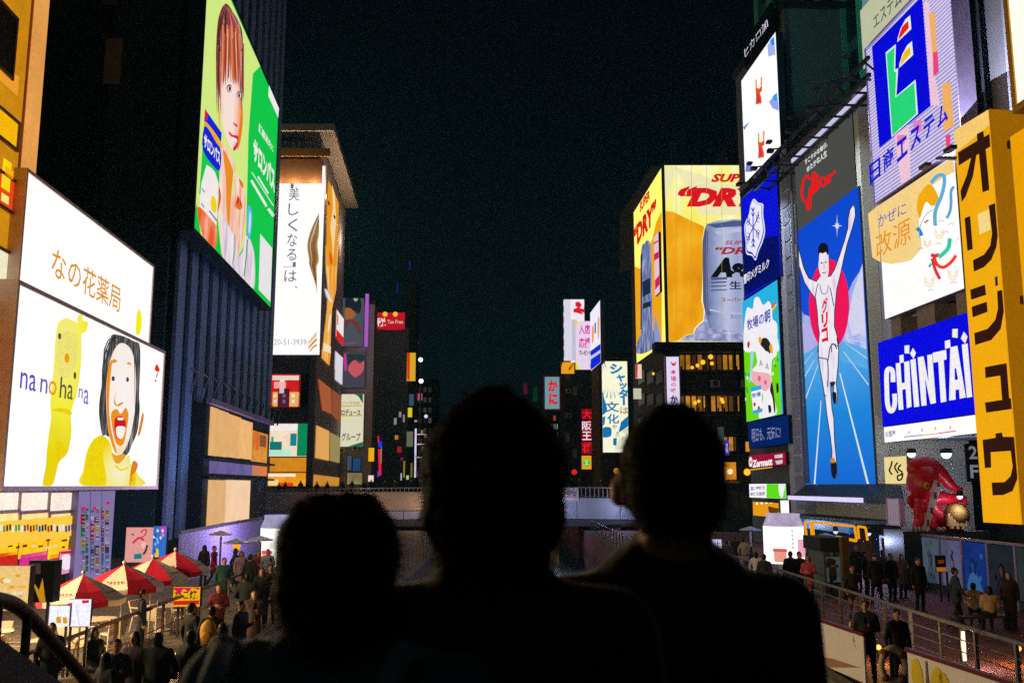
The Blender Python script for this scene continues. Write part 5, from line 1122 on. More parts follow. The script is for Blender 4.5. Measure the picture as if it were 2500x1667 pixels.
for cc, col in (((0,0), 'ec2014'), ((15,215), 'f4c010')):
    o_, i_ = [(392,355),(395,320),(420,240),(460,165),(500,130),(510,245),(440,310)], [(402,335),(410,295),(435,225),(485,175),(492,235),(440,295)]
    sh_ = lambda L: n2([(x+cc[0], y+cc[1]) for x, y in L])
    NS.poly(sh_(o_), 'e8f0f0', 1, 7, 'printed_logo'); NS.poly(sh_(i_), col, 1, 8, 'printed_logo')
for i, ch in enumerate('日商エステム'):
    x0 = 165 + i*113; y0 = 1400 - i*93 - (10 if i in (1,) else 0)
    a_, b_ = n2([(x0, y0 - 40), (x0 + 90, y0 + 120 - 40)])
    quadtext(NS, ch, n2([(x0+5, y0+170-20), (x0+92, y0+85-20), (x0+88, y0-95), (x0-5, y0-20)]), '1818d0', 9, .03)
TP = Sign('cream_top_sign', 'cream sign with thin dark lettering above the blue property panel', 'sign', PN.off(-.2), (2100, 28), (2330, -57), .5, 'd8dcb8', .75, '606858')

# pipes, air conditioners and cables on the dark walls
pc_ = M('6a7076', .5, .4)
for i, (px, y0, y1) in enumerate(((1940, 420, 1180), (1951, 500, 1180))):
    (a, za), (b, zb) = PR.uv(px, y0), PR.uv(px, y1)
    MB().tube((a-s1_, -.95, zb), (a-s1_, -.95, za), .09, None, 8).build('drain_pipe', pc_, mk)
def aircon(px, py, D, label):
    p = dp(px, py, D); t = thing('air_conditioner', label, 'air conditioner', p)
    MB().box(-.45, .45, -.35, 0, 0, .7).build('casing', M('b8bab4', .6), t)
    MB().lathe([(.01,0),(.26,0),(.28,.03)], 14).build('fan_guard', M('3a3e40', .5), t, (0, -.37, .35)).rotation_euler = (math.pi/2, 0, 0)
    MB().box(-.4, .4, -.3, 0, -.06, -.003).build('bracket', pc_, t)
for i, (px, py, D) in enumerate(((1388, 960, 149.4), (1388, 1020, 149.4), (1462, 960, 149.4), (1458, 1050, 149.4), (1745, 945, 96.3), (1820, 945, 96.3), (1680, 1050, 96.3), (868, 1100, 141.4), (835, 1105, 141.4))):
    aircon(px, py, D, ['upper left','lower left','upper right','lower right','middle','right','low left','right','left'][i] + ' air conditioner on the ' + ('dark block under the panda sign' if i < 4 else 'beer advert building' if i < 7 else 'block beside the beauty tower'))
for i, (x, y, h_) in enumerate(((2, 4, 4.5), (16, 6, 6), (20, 10, 3.5))):
    MB().tube((x, y, HA), (x, y, HA+h_), .06, .03, 5).build('antenna', M('808890', .4, .5), ab)
    for q_ in (.6, .8, .95): MB().tube((x-.5, y, HA+h_*q_), (x+.5, y, HA+h_*q_), .03, None, 4).build('antenna_rod', M('808890', .4, .5), ab)

for i in range(6):                                         # floodlights that wash the sign front below the catwalk
    x = ca0 - 3.5 + i*(ca1 - ca0 + 4)/5
    MB().tube((x, 0, czm-.9), (x, -1.6, czm-1.1), .05).build('lamp_arm', M('20262c', .4, .5), cw)
    MB().box(x-.18, x+.18, -1.85, -1.5, czm-1.3, czm-1.1).build('floodlight', M('20262c', .4, .5), cw)
    L = bpy.data.lights.new('lamp_light', 'SPOT'); L.energy = 900; L.color = (.86, .92, 1); L.spot_size = math.radians(95); L.spot_blend = 1; L.shadow_soft_size = .15
    lo = ob('lamp_light', L, cw, (x, -1.7, czm-1.35)); lo.rotation_euler = (math.radians(28), 0, 0)

for i in range(4): uplight(gb, 2 + i*5.5, -2.2, 26, 1500, (.3, 1, .85), math.radians(180-18), 90)  # added teal spots that lift the dark tower wall

for i in range(5): uplight(cw, ca0 - 3.5 + i*(ca1-ca0+4)/4, -.9, czm + .4, 650, (.3, 1, .9), math.radians(180-24), 100)  # more added teal spots, for the dark wall above the catwalk
quadtext(TP, 'エステム', n2([(190,250),(420,30),(410,-110),(180,150)]), '4a5448', 3, .01)
KG = Sign('cold_medicine_sign', 'white sign with orange speech shape and colourful wind figure', 'sign', PN, (2144, 503), (2354, 704), .8, 'f4eeec', 1.0, '9890a8')
KG.poly(n3([(210,385),(520,195),(810,10),(822,130),(740,170),(640,240),(560,330),(530,420),(540,560),(560,740),(480,830),(420,850),(310,865),(230,850),(165,815),(150,700)]), 'f8d488', 1, 1, 'printed_shape', clip=True)
KG.poly(n3([(130,465),(210,400),(230,850),(165,812)]), 'f8d488', 1, 1, 'printed_shape', clip=False)
quadtext(KG, 'かぜに', n3([(215,580),(440,460),(440,370),(215,480)]), '4a4cc8', 4, .0)
quadtext(KG, '改源', n3([(205,820),(480,690),(470,480),(195,640)]), 'ee9410', 4, 0)
KG.poly(sm(n3([(545,500),(525,420),(540,320),(600,240),(640,235),(680,290),(700,350),(680,390),(640,400),(600,370),(575,420),(560,470)])), 'f4ac10', 1, 3, 'printed_hair')
for pts, w_, col in ((n3([(640,220),(690,165),(740,160),(745,230),(720,330),(685,410),(670,480),(675,560)]), 9, '60b0dc'), (n3([(822,245),(800,290),(800,380),(790,450),(765,500)]), 7, '58a8dc'), (n3([(525,580),(550,600),(565,640)]), 9, '2488d0'), (n3([(790,660),(780,730),(740,780),(700,810)]), 10, '30d0a8'), (n3([(660,800),(690,870),(740,890),(800,850),(840,795)]), 8, 'ee4420'), (n3([(650,820),(670,900),(710,985)]), 8, 'e63040'), (n3([(640,790),(670,800),(705,790)]), 9, 'e02848'), (n3([(585,535),(620,515)]), 4, 'e83858'), (n3([(640,860),(625,890)]), 6, '38c0b0'), (n3([(545,660),(555,560),(600,470),(660,430)]), 2, '70b8d8')):
    KG.poly(stroke(osm(pts, 5), w_), col, 1, 4, 'printed_ribbon')
for cx, cy, r in ((625,990,38),(815,930,40),(705,610,35),(610,690,25)):
    for k in (1, .6):
        KG.poly(stroke([(2080+(cx+math.cos(t)*r*k)*420/1372, 380+(cy+math.sin(t)*r*1.5*k)*420/1372) for t in [i*.45 for i in range(-1, 9)]], 1.8), 'f0c860', 1, 4, 'printed_swirl')
for cx, cy in ((800,545),(870,660),(820,1010),(640,1070),(560,740),(700,700),(760,610),(720,520)):
    KG.poly(stroke(n3([(cx-25,cy+8),(cx,cy-6),(cx+22,cy+6)]), 1.6), 'b0a8d8', .95, 4, 'printed_swirl')
for i, (x0, x1) in enumerate(((2160, 2183), (2225, 2266), (2322, 2345))):
    sA_, zA_ = PN.uv(x0, 800); sB_, zB_ = PN.uv(x1, 770)
    MB().box(sA_-s2, sB_-s2, -1.3, -.01, PN.uv(2155, 850)[1]-.5, KG.z0).build('sign_support', M('b0a098', .6), nbk)
CH = Sign('rental_sign', 'bright blue sign with bold white Latin lettering', 'sign', PN, (2143, 837), (2385, 1009), .8, '0a0ae0', 1.0, '303858')
ww = n4
def blk(p): CH.poly(ww(p), 'f4f2f4', 1, 3, 'block_letter')
CH.poly(stroke(osm(ww([(308,460),(306,385),(285,362),(262,385),(262,500),(268,620),(288,672),(312,655),(322,600),(318,545)]), 4), 11.5), 'f4f2f4', 1, 3, 'block_letter')
blk([(328,322),(362,317),(372,468),(395,463),(390,312),(428,304),(445,640),(410,652),(402,510),(376,516),(385,660),(350,665)])
blk([(436,296),(474,288),(502,638),(464,645)])
blk([(490,278),(533,270),(570,460),(560,262),(597,254),(625,612),(585,622),(545,430),(556,630),(518,635)])
blk([(600,245),(700,222),(704,292),(682,298),(702,602),(660,610),(642,310),(606,318)])
blk([(730,205),(782,192),(845,572),(800,582),(795,512),(768,518),(770,588),(722,595)]); CH.poly(ww([(764,360),(774,355),(790,440),(766,445)]), '0a0ae0', 1, 4, 'letter_gap')
blk([(815,185),(858,175),(892,568),(852,575)])
for p in ([(355,265),(385,257),(388,315),(358,322)], [(392,192),(428,188),(428,250),(394,248)], [(455,208),(477,245),(460,290),(434,252)], [(690,158),(728,148),(732,205),(692,215)], [(745,70),(785,68),(785,135),(745,130)], [(830,88),(858,125),(840,178),(808,140)]): blk(p)
CS = Sign('caption_strip', 'white caption strip with small coloured print under the blue rental sign', 'sign', PN.off(.1), (2158, 1043), (2388, 1057), .6, 'f4f0ee', 1, '606070')
CS.poly([stroke(n4([(385,862),(520,850)]), 2)], '3040a0', .9, 1); CS.poly(stroke(n4([(520,850),(640,836)]), 2), 'e8a030', .9, 1); CS.poly(stroke(n4([(640,836),(768,818)]), 2.4), 'e02878', .9, 1)
CS.text('お部屋', (2163, 1052), (2189, 1065), '8a84b0', .9, .02)
for x, y in ((425,828),(520,812),(620,800),(728,792)): CS.poly(ell(*n4([(x, y)])[0], 2, 4), 'f0a838', 1, 2)
# --- big yellow projecting sign
vpo = 900
dd = ray(vpo, HZ); dd.z = 0; dd.normalize()
pp = dp(2400, 1185, 36.0)
PY = Plane(o=Vector((pp.x, pp.y, 0)), u=-dd)
Y = Sign('yellow_tower_sign', 'big yellow upright box sign with dark brown katakana', 'sign', PY, (2329, 319), (2496, 1280), 1.5, 'f4ac10', 1.0, 'd88c10')
Y.poly([(2329,319),(2428,247),(2433,296),(2333,374)], 'f8cc70', 1, 1, 'pale_panel')
Y.poly([(2440,240),(2452,235),(2512,1281),(2494,1281)], 'e89c08', .9, 1, 'edge_band', clip=True)
DK = '3a1c10'
Y.poly([n3([(1005,470),(1095,430),(1110,590),(1020,630)]), n3([(1160,380),(1210,370),(1222,540),(1175,550)])], 'f8d888', 1, 1, 'pale_patch')
o3 = lambda P, nm='katakana_stroke': Y.poly(P, DK, .75, 3, nm)
o3([(2341,373),(2388,344),(2387,328),(2403,320),(2405,335),(2420,326),(2423,357),(2409,365),(2418,464),(2401,470),(2392,376),(2386,380),(2378,430),(2360,480),(2350,494),(2347,467),(2362,430),(2373,386),(2343,405)])
o3(n3([(905,500),(950,482),(972,745),(928,760)])); o3(n3([(1098,400),(1150,378),(1172,640),(1160,730),(1120,830),(1060,890),(980,925),(972,835),(1060,790),(1110,720),(1125,620)]))
o3(n3([(950,1070),(1068,1028),(1078,1110),(958,1150)])); o3(n3([(962,1205),(1082,1165),(1090,1245),(970,1290)])); o3(n3([(1165,1080),(1222,1065),(1225,1240),(1195,1380),(1120,1470),(990,1510),(982,1415),(1090,1380),(1150,1310),(1172,1220)])); o3(n3([(1148,968),(1168,962),(1172,1035),(1152,1042)])); o3(n3([(1196,950),(1218,943),(1222,1020),(1200,1028)]))
o3(n4([(985,350),(1145,320),(1165,578),(1202,575),(1205,655),(995,685),(985,610),(1112,590),(1098,412),(990,430)]))
o3(n4([(968,885),(1065,868),(1062,838),(1112,830),(1118,862),(1228,860),(1248,1060),(1240,1170),(1190,1260),(1120,1290),(1042,1292),(1035,1198),(1130,1195),(1175,1150),(1190,1080),(1175,965),(1028,975),(1032,1088),(985,1092)]))
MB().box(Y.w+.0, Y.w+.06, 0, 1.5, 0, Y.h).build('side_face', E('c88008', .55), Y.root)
for z in (2, 8, 14): MB().box(Y.w-.3, Y.w+2.5, .6, .9, z, z+.3).build('bracket', M('3a3030', .5), Y.root)
fm = thing('wall_floodlight_added', 'added floodlight bar washing the grey wall above the yellow tower sign', 'lamp', PW.off(3.0).at(PW.uv(2420, 300)[0], 17.2), PW.rz)  # added lamps, in place of the cream sign's light on this wall
for i in range(2):
    MB().box(i*2-.3, i*2+.3, -.1, .15, -.15, .0).build('housing', M('282c30', .5), fm)
    L = bpy.data.lights.new('lamp_light', 'SPOT'); L.energy = 1300; L.color = (.84, .88, 1); L.spot_size = math.radians(110); L.spot_blend = 1; lo = ob('lamp_light', L, fm, (i*2, 0, .12)); lo.rotation_euler = (math.radians(180-50), 0, 0)
MB().box(-.5, 2.5, 2.3, 3.0, -.1, -.02).box(.9, 1.1, 0, 2.6, -.12, -.04).build('bracket', M('30343a', .5), fm)
# right-hand yellow shop front and cream frame at the frame edge
PQ = PR.off(3.2)
rq = Sign('yellow_wall_sign', 'plain yellow sign slab at the far right edge', 'sign', PQ, (2466, 335), (2700, 800), 1.2, 'f0a408', .95, '302010')
rq2 = Sign('cream_frame_sign', 'bright cream lit sign at the top right corner', 'sign', PQ.off(-1.2), (2462, -10), (2640, 150), .8, 'fff0d8', 1.1, 'e0a020', rim=.25, rimcol='f0a818')
ld = thing('service_ladder', 'steel service ladder on the grey wall right of the property sign', 'ladder', PW.at(0, 0), PW.rz)
(l0, _), (l1, _) = PW.off(.5).uv(2375, 300), PW.off(.5).uv(2405, 300)
for x in (l0, l1): MB().box(x-.05, x+.05, -.5, -.42, 14, 45).build('rail', M('6a7480', .4, .5), ld)
for i in range(40): MB().box(l0, l1, -.49, -.44, 14.3+i*.75, 14.37+i*.75).build('rung', M('5a6470', .4, .5), ld)
# --- recess with the octopus
def o4(x, y, D): 
    px, py = n4([(x, y)])[0]; return dp(px, py, D)
S = Sign('octopus_shop_sign', 'cream square sign with black brush strokes left of the octopus', 'sign', PN.off(-.3), (2158, 1116), (2217, 1180), .3, 'f4dc98', .95, '806838')
for p in (n4([(300,1040),(290,1080),(280,1110),(300,1140)]), n4([(340,1050),(320,1080),(325,1100),(345,1130)]), n4([(365,1065),(345,1090),(350,1105),(372,1120),(365,1140),(340,1150),(345,1180),(370,1170),(378,1130)])):
    S.poly(stroke(osm(p, 4), 4), '1c1410', .6, 2, 'brush_stroke')
S = Sign('notice_board', 'violet grey notice board under the cream octopus shop sign', 'sign', PN.off(.1), (2166, 1218), (2200, 1281), .2, 'b8a0b0', .5, '705868', rim=.05, rimcol='a07880')
for i in range(4): S.text('お品書', (2173+i*6.5, 1228), (2177+i*6.5, 1272), '40384c', .6, .0, vert=True)
DO = 39.0
oc = thing('octopus_sculpture', 'big glossy red octopus sculpture with yellow eye and white sash', 'sculpture', o4(620, 1560, DO))
OB = oc.location.copy()
def op(x, y, dy=0): p = o4(x, y, DO + dy); return p - OB
RM = M('c40c30', .38, 0, .35, 2.5, .25, .5)
def octube(pts, rs, name='tentacle', mat=RM):
    P = [op(*p) for p in pts]; out = []; R = []
    for i in range(len(P)-1):
        for t in (0, .33, .66):
            p0, p1, p2, p3 = P[max(i-1,0)], P[i], P[i+1], P[min(i+2,len(P)-1)]
            out.append(.5*(2*p1 + (p2-p0)*t + (2*p0-5*p1+4*p2-p3)*t*t + (3*p1-p0-3*p2+p3)*t**3)); R.append(rs[i]*(1-t)+rs[i+1]*t)
    out.append(P[-1]); R.append(rs[-1])
    m = MB().path(out, R, 10)
    for o_, r_ in zip(out, R): m.ball(o_, r_, 6)
    o = m.build(name, None, oc)
    rm = o.modifiers.new('r', 'REMESH'); rm.mode = 'VOXEL'; rm.voxel_size = .04
    sm9 = o.modifiers.new('s', 'SMOOTH'); sm9.iterations = 6; sm9.factor = .5
    me = bpy.data.meshes.new_from_object(o.evaluated_get(bpy.context.evaluated_depsgraph_get())); o.modifiers.clear(); o.data = me; me.materials.clear(); me.materials.append(mat)
    for p_ in me.polygons: p_.use_smooth = True
    return o
hm = MB().ball((0,0,0), 1, 16); hc = op(520, 1195)
mh = []
for x, y, z in hm.v:
    t = max(0, z); mh.append((hc.x + x*(.62+.06*t) + .10*z, hc.y + y*.75, hc.z + z*.78))
hm.v = mh; hm.build('head', RM, oc, smooth=True)
octube([(470,1100),(540,1075),(620,1110),(700,1190),(760,1240),(815,1245)], [.38,.42,.36,.25,.16,.06])
octube([(560,1330),(640,1310),(720,1320),(800,1310),(830,1350),(810,1420)], [.4,.32,.25,.17,.12,.05])
octube([(540,1370),(600,1420),(680,1480),(760,1540),(830,1590),(880,1620)], [.42,.38,.32,.26,.18,.1])
octube([(500,1330),(490,1400),(490,1470),(470,1530),(455,1570)], [.36,.26,.2,.17,.1])
octube([(480,1300),(430,1320),(425,1350),(455,1375),(480,1350)], [.2,.14,.12,.1,.06])
octube([(570,1380),(560,1460),(600,1540),(660,1590),(720,1610)], [.4,.34,.3,.24,.12])
e_ = op(550, 1222, -.72); MB().ball(e_, .14, 8, (1,.5,1)).build('eye', M('e0a818', .3), oc, smooth=True); MB().ball(e_ + Vector((.02,-.06,0)), .05, 6).build('pupil', M('201008', .3), oc)
sa = [op(*p) for p in ((600,1175,-.85),(670,1205,-.85),(610,1380,-.85),(560,1560,-.75),(515,1545,-.75),(560,1380,-.85))]
sh2 = MB(); sh2.add([p for p in sa] + [p + Vector((0,.06,0)) for p in sa], [(0,1,2,5),(5,2,3,4),(6,7,1,0),(7,8,2,1),(8,9,3,2)]).build('sash', M('c8c4d0', .7, 0, .3, 6), oc)
for (a, b) in (((625,1195),(645,1230)),((600,1270),(625,1320)),((575,1380),(600,1430)),((550,1470),(570,1520))):
    p, q = op(a[0], a[1], -.88), op(b[0], b[1], -.88); MB().box(p.x, q.x, p.y-.01, p.y, q.z, p.z).build('sash_character', M('8a2838', .7), oc)
dm = MB().ball(op(770, 1440, -.3), .5, 10)
dm.build('dumpling', M('8a6a38', .8, 0, .5, 8, .4), oc, smooth=True)
dr = MB()
for i in range(7):
    p = op(715+i*20, 1490 + (i%2)*20, -.62); dr.tube(p + Vector((0,0,.35)), p - Vector((0,0,.15)), .06, .1, 6)
dr.build('dripping_sauce', M('c8a078', .5), oc)
pb_ = thing('octopus_plinth', 'dark plinth with chrome clutter under the red octopus', 'plinth', (OB.x, OB.y + .2, 0))
MB().box(-1.6, 1.9, -.8, 1.2, 0, OB.z + .05).build('plinth', M('2a2e34', .5), pb_)
for i in range(6): MB().ball((-1.1 + i*.13*rnd.uniform(1,2), -.75, OB.z + .12), .12, 6).build('chrome_ball', M('c8ccd8', .15, .9), pb_)
def spot(label, px, py, D, col, r, st, W=0):
    p = dp(px, py, D); t = thing('spot_lamp', label, 'lamp', p)
    MB().lathe([(.02,.25),(r*.8,.2),(r,0)], 10).build('housing', M('202428', .5), t); MB().ball((0,0,-.02), r*.8, 8).build('bulb', E(col, st), t)
    if W:
        L = bpy.data.lights.new('lamp_light', 'POINT'); L.energy = W; L.color = lin(col)[:3]; L.shadow_soft_size = .15; ob('lamp_light', L, t, (0, 0, -.35))
    return t
spot('bright ceiling spot left above the octopus', 2225, 1106, 41, 'f4f4ff', .22, 2, 70)
spot('wide bluish ceiling spot right above the octopus', 2310, 1106, 44, 'e0e8ff', .3, 1.6, 120)
spot('white spot on the octopus arm end', 2343, 1210, 38, 'f8f8ff', .14, 2, 30)
fl = thing('floor_number', 'pale 2F floor marking beside the yellow sign', 'sign', dp(2380, 1152, 40))
for ch, y in (('2', .55), ('F', -.25)):
    vs_, fs_ = glyphs(ch, .02); MB().add([(-.2+x*.35, -.02, y+z*.55) for x, z in vs_], fs_).build('lettering', E('a0a0b0', .5), fl)
MB().box(-.35, .35, 0, .08, -.4, 1.2).build('board', M('161c24', .6), fl)
# --- canopy under the runner sign
cp = thing('runner_sign_canopy', 'dark stepped canopy with white light tube under the runner sign', 'canopy', PR.at(0, 0), PR.rz)
(c0, z0_), (c1, _) = PR.uv(1972, 1190), PR.uv(2172, 1190)
zq = PR.uv(2000, 1184)[1]
MB().add([(c0,-.1,zq),(c1,-.1,zq),(c1+.2,-1.4,zq-.9),(c0-.1,-1.4,zq-.9),(c0,.6,zq),(c1,.6,zq),(c1+.2,.6,zq-.9),(c0-.1,.6,zq-.9)], [(0,3,2,1),(0,1,5,4),(3,7,6,2),(1,2,6,5),(4,7,3,0)]).build('hood', M('1c2a34', .5), cp)
MB().box(c0+.6, c1+.1, -1.5, -1.42, zq-.86, zq-.62).build('light_tube', E('d8d0f8', 1.1, True), cp)
MB().box(c0-1.4, c1+.2, -1.9, .5, zq-1.9, zq-1.75).build('awning_slab', M('5a6460', .6), cp)
MB().box(c0-1.4, c1, -2.2, -1.9, zq-2.35, zq-1.85).build('teal_beam', M('2a7090', .5), cp)
MB().box(c0-1, c1, 0, .5, 0, zq-1.9).build('shop_front', M('1a2228', .5), cp)
for i in range(6):
    a = c0 + i*1.8; MB().box(a, a+1.5, -.06, -.01, .3, zq-2.5).build('shop_pane', E(['203038','3a3020','182830','302838','403020','202c38'][i], .35, False, .5, 1), cp)
ng = thing('amber_pipe_frame', 'amber glowing pipe frame gate beside the can kiosk', 'gate', dp(1990, 1390, 39))
def k9(x, y): return (1700 + x*400/2091, 1200 + y*400/2091)
for a, b, r in (((1385,380),(1410,590),.05),((1385,380),(2020,440),.05),((2020,440),(2045,625),.05),((1780,575),(2045,625),.06),((1472,385),(1520,985),.09),((2060,440),(2160,455),.05),((2160,455),(2185,620),.05),((2060,440),(2075,600),.05)):
    p, q = dp(*k9(*a), 39) - ng.location, dp(*k9(*b), 39) - ng.location; MB().tube(p, q, r).build('pipe', E('f4a010', 1.0, True), ng)
# ================================================================== can-shaped kiosks
def kiosk(label, px, py, D, r, z1, tint):
    p = dp(px, py, D); t = thing('can_kiosk', label, 'kiosk', (p.x, p.y, 0), 0, 'giant lit can kiosks')
    MB().lathe([(r,.25),(r,z1)], 32).build('body', E('f8f4ea', 1.4, True), t, smooth=True)
    MB().lathe([(r*1.01,0),(r*1.01,.25)], 32).build('base_ring', M('a8acb8', .3, .6), t)
    MB().lathe([(r,z1),(r*.98,z1+.08),(r*.82,z1+.45),(r*.82,z1+.52),(r*.86,z1+.58),(r*.82,z1+.62),(.01,z1+.56)], 32).build('lid', E(tint, .75, True, .4, 1.2), t, smooth=True)
    def patch(a0, a1, z0, z1_, col, nm):
        v = []; k = 8
        for i in range(k+1):
            a = math.radians(a0 + (a1-a0)*i/k); v += [(math.sin(a)*(r+.015), -math.cos(a)*(r+.015), z0), (math.sin(a)*(r+.015), -math.cos(a)*(r+.015), z1_)]
        MB().add(v, [(2*i,2*i+2,2*i+3,2*i+1) for i in range(k)]).build(nm, E(col, .95), t)
    patch(25, 75, .55, 1.45, 'f4b0c4', 'pink_panel'); patch(-45, -10, .35, .85, 'f0a088', 'printed_cup'); patch(-48, -8, .85, 1.0, 'e85a60', 'printed_cup_rim')
    for i in range(5): patch(6, 12, 1.0+i*.2, 1.12+i*.2, 'c8c4e0', 'printed_character')
    return t
kiosk('giant white glowing can kiosk beside the amber pipe frame', 1916, 1378, 48.5, 1.0, 2.08, 'c8b8d8')
kiosk('giant white glowing can kiosk left of the long-haired onlooker', 682, 1370, 47, .95, 2.05, 'b8b0d8')
# ================================================================== poster wall, railings, bollards on the right bank
PP = Plane(1120, 18.6)
pw = thing('poster_wall', 'row of glazed posters along the right bank under the octopus', 'wall', PP.at(0, 0), PP.rz)
xs = [2202, 2253, 2300, 2354, 2416, 2484, 2560]
cols = ['a8a4b0','5a6a78','6a6890','1c3c90','283038','384040']
zt2 = PP.uv(2202, 1302)[1]
for i in range(6):
    (a, _), (b, _) = PP.uv(xs[i], 1400), PP.uv(xs[i+1], 1400)
    MB().box(a+.06, b-.06, 0, .06, .35, zt2-.05).build('poster', E(cols[i], .55, True, .4, 1.3), pw)
    MB().box(a-.05, a+.05, -.06, .1, 0, zt2).build('post', M('b0a8d0', .4, .4), pw)
    c = (a+b)/2
    def pat(pts, col, st=.6, l=1): MB().poly([(c+x, z) for x, z in pts], -.01*l).build('poster_figure', E(col, st), pw)
    rp = random.Random(40 + i); dx = rp.uniform(-.18, .18); sc_ = rp.uniform(.8, 1.25)
    fc = ['a06458','6a6064','8a7878','3858a8','7a3c3c','606060'][i]; hc_ = ['2c2428','2c3840','3c3c50','142c78','181c1c','283030'][i]; bc = ['c0bcc4','4a5a68','8888a0','4a80c0','1c2428','404a50'][i]
    pat([(dx + x*sc_, z) for x, z in sm([(-.4,.36),(-.36,.7),(-.22,.92),(-.05,1.0),(.12,.96),(.3,.8),(.42,.5),(.44,.36)])], bc, .45, 1)
    pat([(dx + x*sc_, z) for x, z in sm([(-.15,1.02),(-.17,1.3),(-.04,1.48),(.12,1.42),(.17,1.2),(.14,.9),(.05,1.0)])], hc_, .45, 2)
    pat([(dx - .02 + x*sc_, z) for x, z in sm([(-.09,1.12),(-.1,1.26),(-.02,1.36),(.07,1.28),(.06,1.1),(0,1.0)])], fc, .45, 3)
    for k in range(7):
        x, z = rp.uniform(-.45, .45), rp.uniform(.4, 1.9); pat(sm([(x-.12*rp.random(), z), (x, z+.1), (x+.14*rp.random()+.02, z+.02), (x+.03, z-.12)]), rp.choice([bc, hc_, cols[i], '303848']), .4, 4)
(a, _), (b, _) = PP.uv(2200, 1400), PP.uv(2560, 1400)
MB().box(a, b, -.05, .1, zt2, zt2+.08).build('top_rail', M('9890b8', .4, .4), pw)
MB().box(a, b, -.05, .1, .12, .3).build('bottom_rail', M('3a5a68', .4, .4), pw)
pn = Sign('white_door_frame', 'white framed glass door left of the poster wall', 'door', PP, (2152, 1312), (2199, 1420), .15, '30383c', .25, 'b0b0b4', rim=.1, rimcol='c0bcc0')
pn.poly([(2168,1325),(2174,1325),(2176,1418),(2170,1418)], 'a0a4a8', .3, 1, 'mullion')
ca_ = Sign('dark_menu_board', 'small dark menu board in front of the poster wall', 'sign', Plane(D=34.5), (2283, 1355), (2311, 1396), .06, '1a1210', .3); ca_.poly([(2290,1366),(2304,1366),(2304,1374),(2290,1376)], '8a3a20', .5, 1)
ca_.poly([(2285,1384),(2311,1384),(2311,1394),(2285,1394)], 'c87820', .6, 1)
MB().box(.1, .16, .0, .05, -1.35, 0).box(.36, .42, .0, .05, -1.35, 0).build('leg', M('303030', .5), ca_.root)
def railing(name, label, x, y0, y1, step, zt, mat, mids=(), x2=None, post=.03):
    t = thing(name, label, 'railing', (x, y0, 0)); x2 = x if x2 is None else x2
    L = y1 - y0; nn = int(L/step)
    MB().tube((0,0,zt),(x2-x,L,zt),.045).build('handrail', mat, t)
    for z in mids: MB().tube((0,0,z),(x2-x,L,z),.014).build('wire', mat, t)
    for i in range(nn+1):
        xx = (x2-x)*i/nn; MB().box(xx-post, xx+post, i*L/nn-post, i*L/nn+post, 0, zt-.03).build('post', mat, t)
    return t
railing('promenade_railing', 'grey post railing along the middle of the right bank', 9.8, 14, 62, 1.6, 1.1, M('70787e', .6, .2), (.3,.55,.8), 9.4, .035)
railing('terrace_railing', 'brown handrail around the white terrace chairs', -8.75, 17, 33, 1.6, 1.1, M('70503c', .4, .2), (.5,), -9.3)
railing('quay_railing', 'brown canal railing on the left bank behind the backpack onlooker', -5.2, 14, 80, 2.0, 1.05, M('6a4a38', .45, .2), (.4,.7))
railing('quay_railing', 'grey canal railing on the far right bank under the bridge', 7.0, 24, 84, 1.8, 1.05, M('4c5458', .4, .4), (.25,.5,.75))
# canal-side banner fence with a gap where two people and a life ring are
def gp1(px, py): p = gp(px, py, 1.1); return p
def banner(label, px0, py0, px1, py1, seed):
    p, q = gp1(px0, py0), gp1(px1, py1); u = (q - p); L = u.length; u.normalize()
    t = thing('banner_fence', label, 'fence', (p.x, p.y, 0), math.atan2(u.y, u.x))
    MB().box(0, L, 0, .04, .12, 1.05).build('banner', M('f0ebe4', .6, 0, .12, 2), t)
    MB().box(-.05, L+.05, -.03, .07, 1.05, 1.12).build('top_rail', M('6a1c28', .45), t)
    MB().box(0, L, -.02, .06, 0, .12).build('bottom_rail', M('3a3434', .5), t)
    return t, L
b1_, L1 = banner('white banner fence section left of the life ring', 1930, 1488, 2107, 1546, 1)
b2x, L2 = banner('white banner fence section printed with lemons at the lower right corner', 2214, 1583, 2640, 1720, 2)
def lem(x, z, r, rot, col='e8c818'): MB().poly([(x + math.cos(rot)*a - math.sin(rot)*b, z + math.sin(rot)*a + math.cos(rot)*b) for a, b in ell(0, 0, r*.62, r*1.1, 20)], -.012).build('printed_lemon', M(col, .6), b2x)
lem(.32, .66, .3, .1, 'f0d014'); lem(.95, .6, .33, -.2, 'f0d014'); lem(1.2, .58, .3, .15, 'e4c012'); lem(2.6, .5, .34, .3); lem(3.5, .4, .36, -.1)
MB().poly([(.58,.12),(.72,.12),(.72,.5),(.69,.75),(.68,1.0),(.63,1.0),(.62,.75),(.58,.5)], -.014).build('printed_bottle', M('8a6a48', .6), b2x)
MB().poly([(0.1,.13),(L1*.55,.13),(L1*.95,.4),(L1*.6,.35)], -.012).build('printed_swoosh', M('a88868', .6), b1_)
lr_p = gp(2182, 1640, .5)
lr = thing('life_ring', 'white life ring hanging in the gap of the banner fence', 'life ring', (lr_p.x, lr_p.y, .62))
v = []; f_ = []
for i in range(24):
    t = 2*math.pi*i/24
    for j in range(8):
        s_ = 2*math.pi*j/8; r = .29 + .075*math.cos(s_); v.append((r*math.cos(t)*.8, .06*math.sin(s_), r*math.sin(t)*1.1))
for i in range(24):
    for j in range(8): f_.append((i*8+j, ((i+1)%24)*8+j, ((i+1)%24)*8+(j+1)%8, i*8+(j+1)%8))
MB().add(v, f_).build('ring', M('c8c0a8', .6), lr, smooth=True)
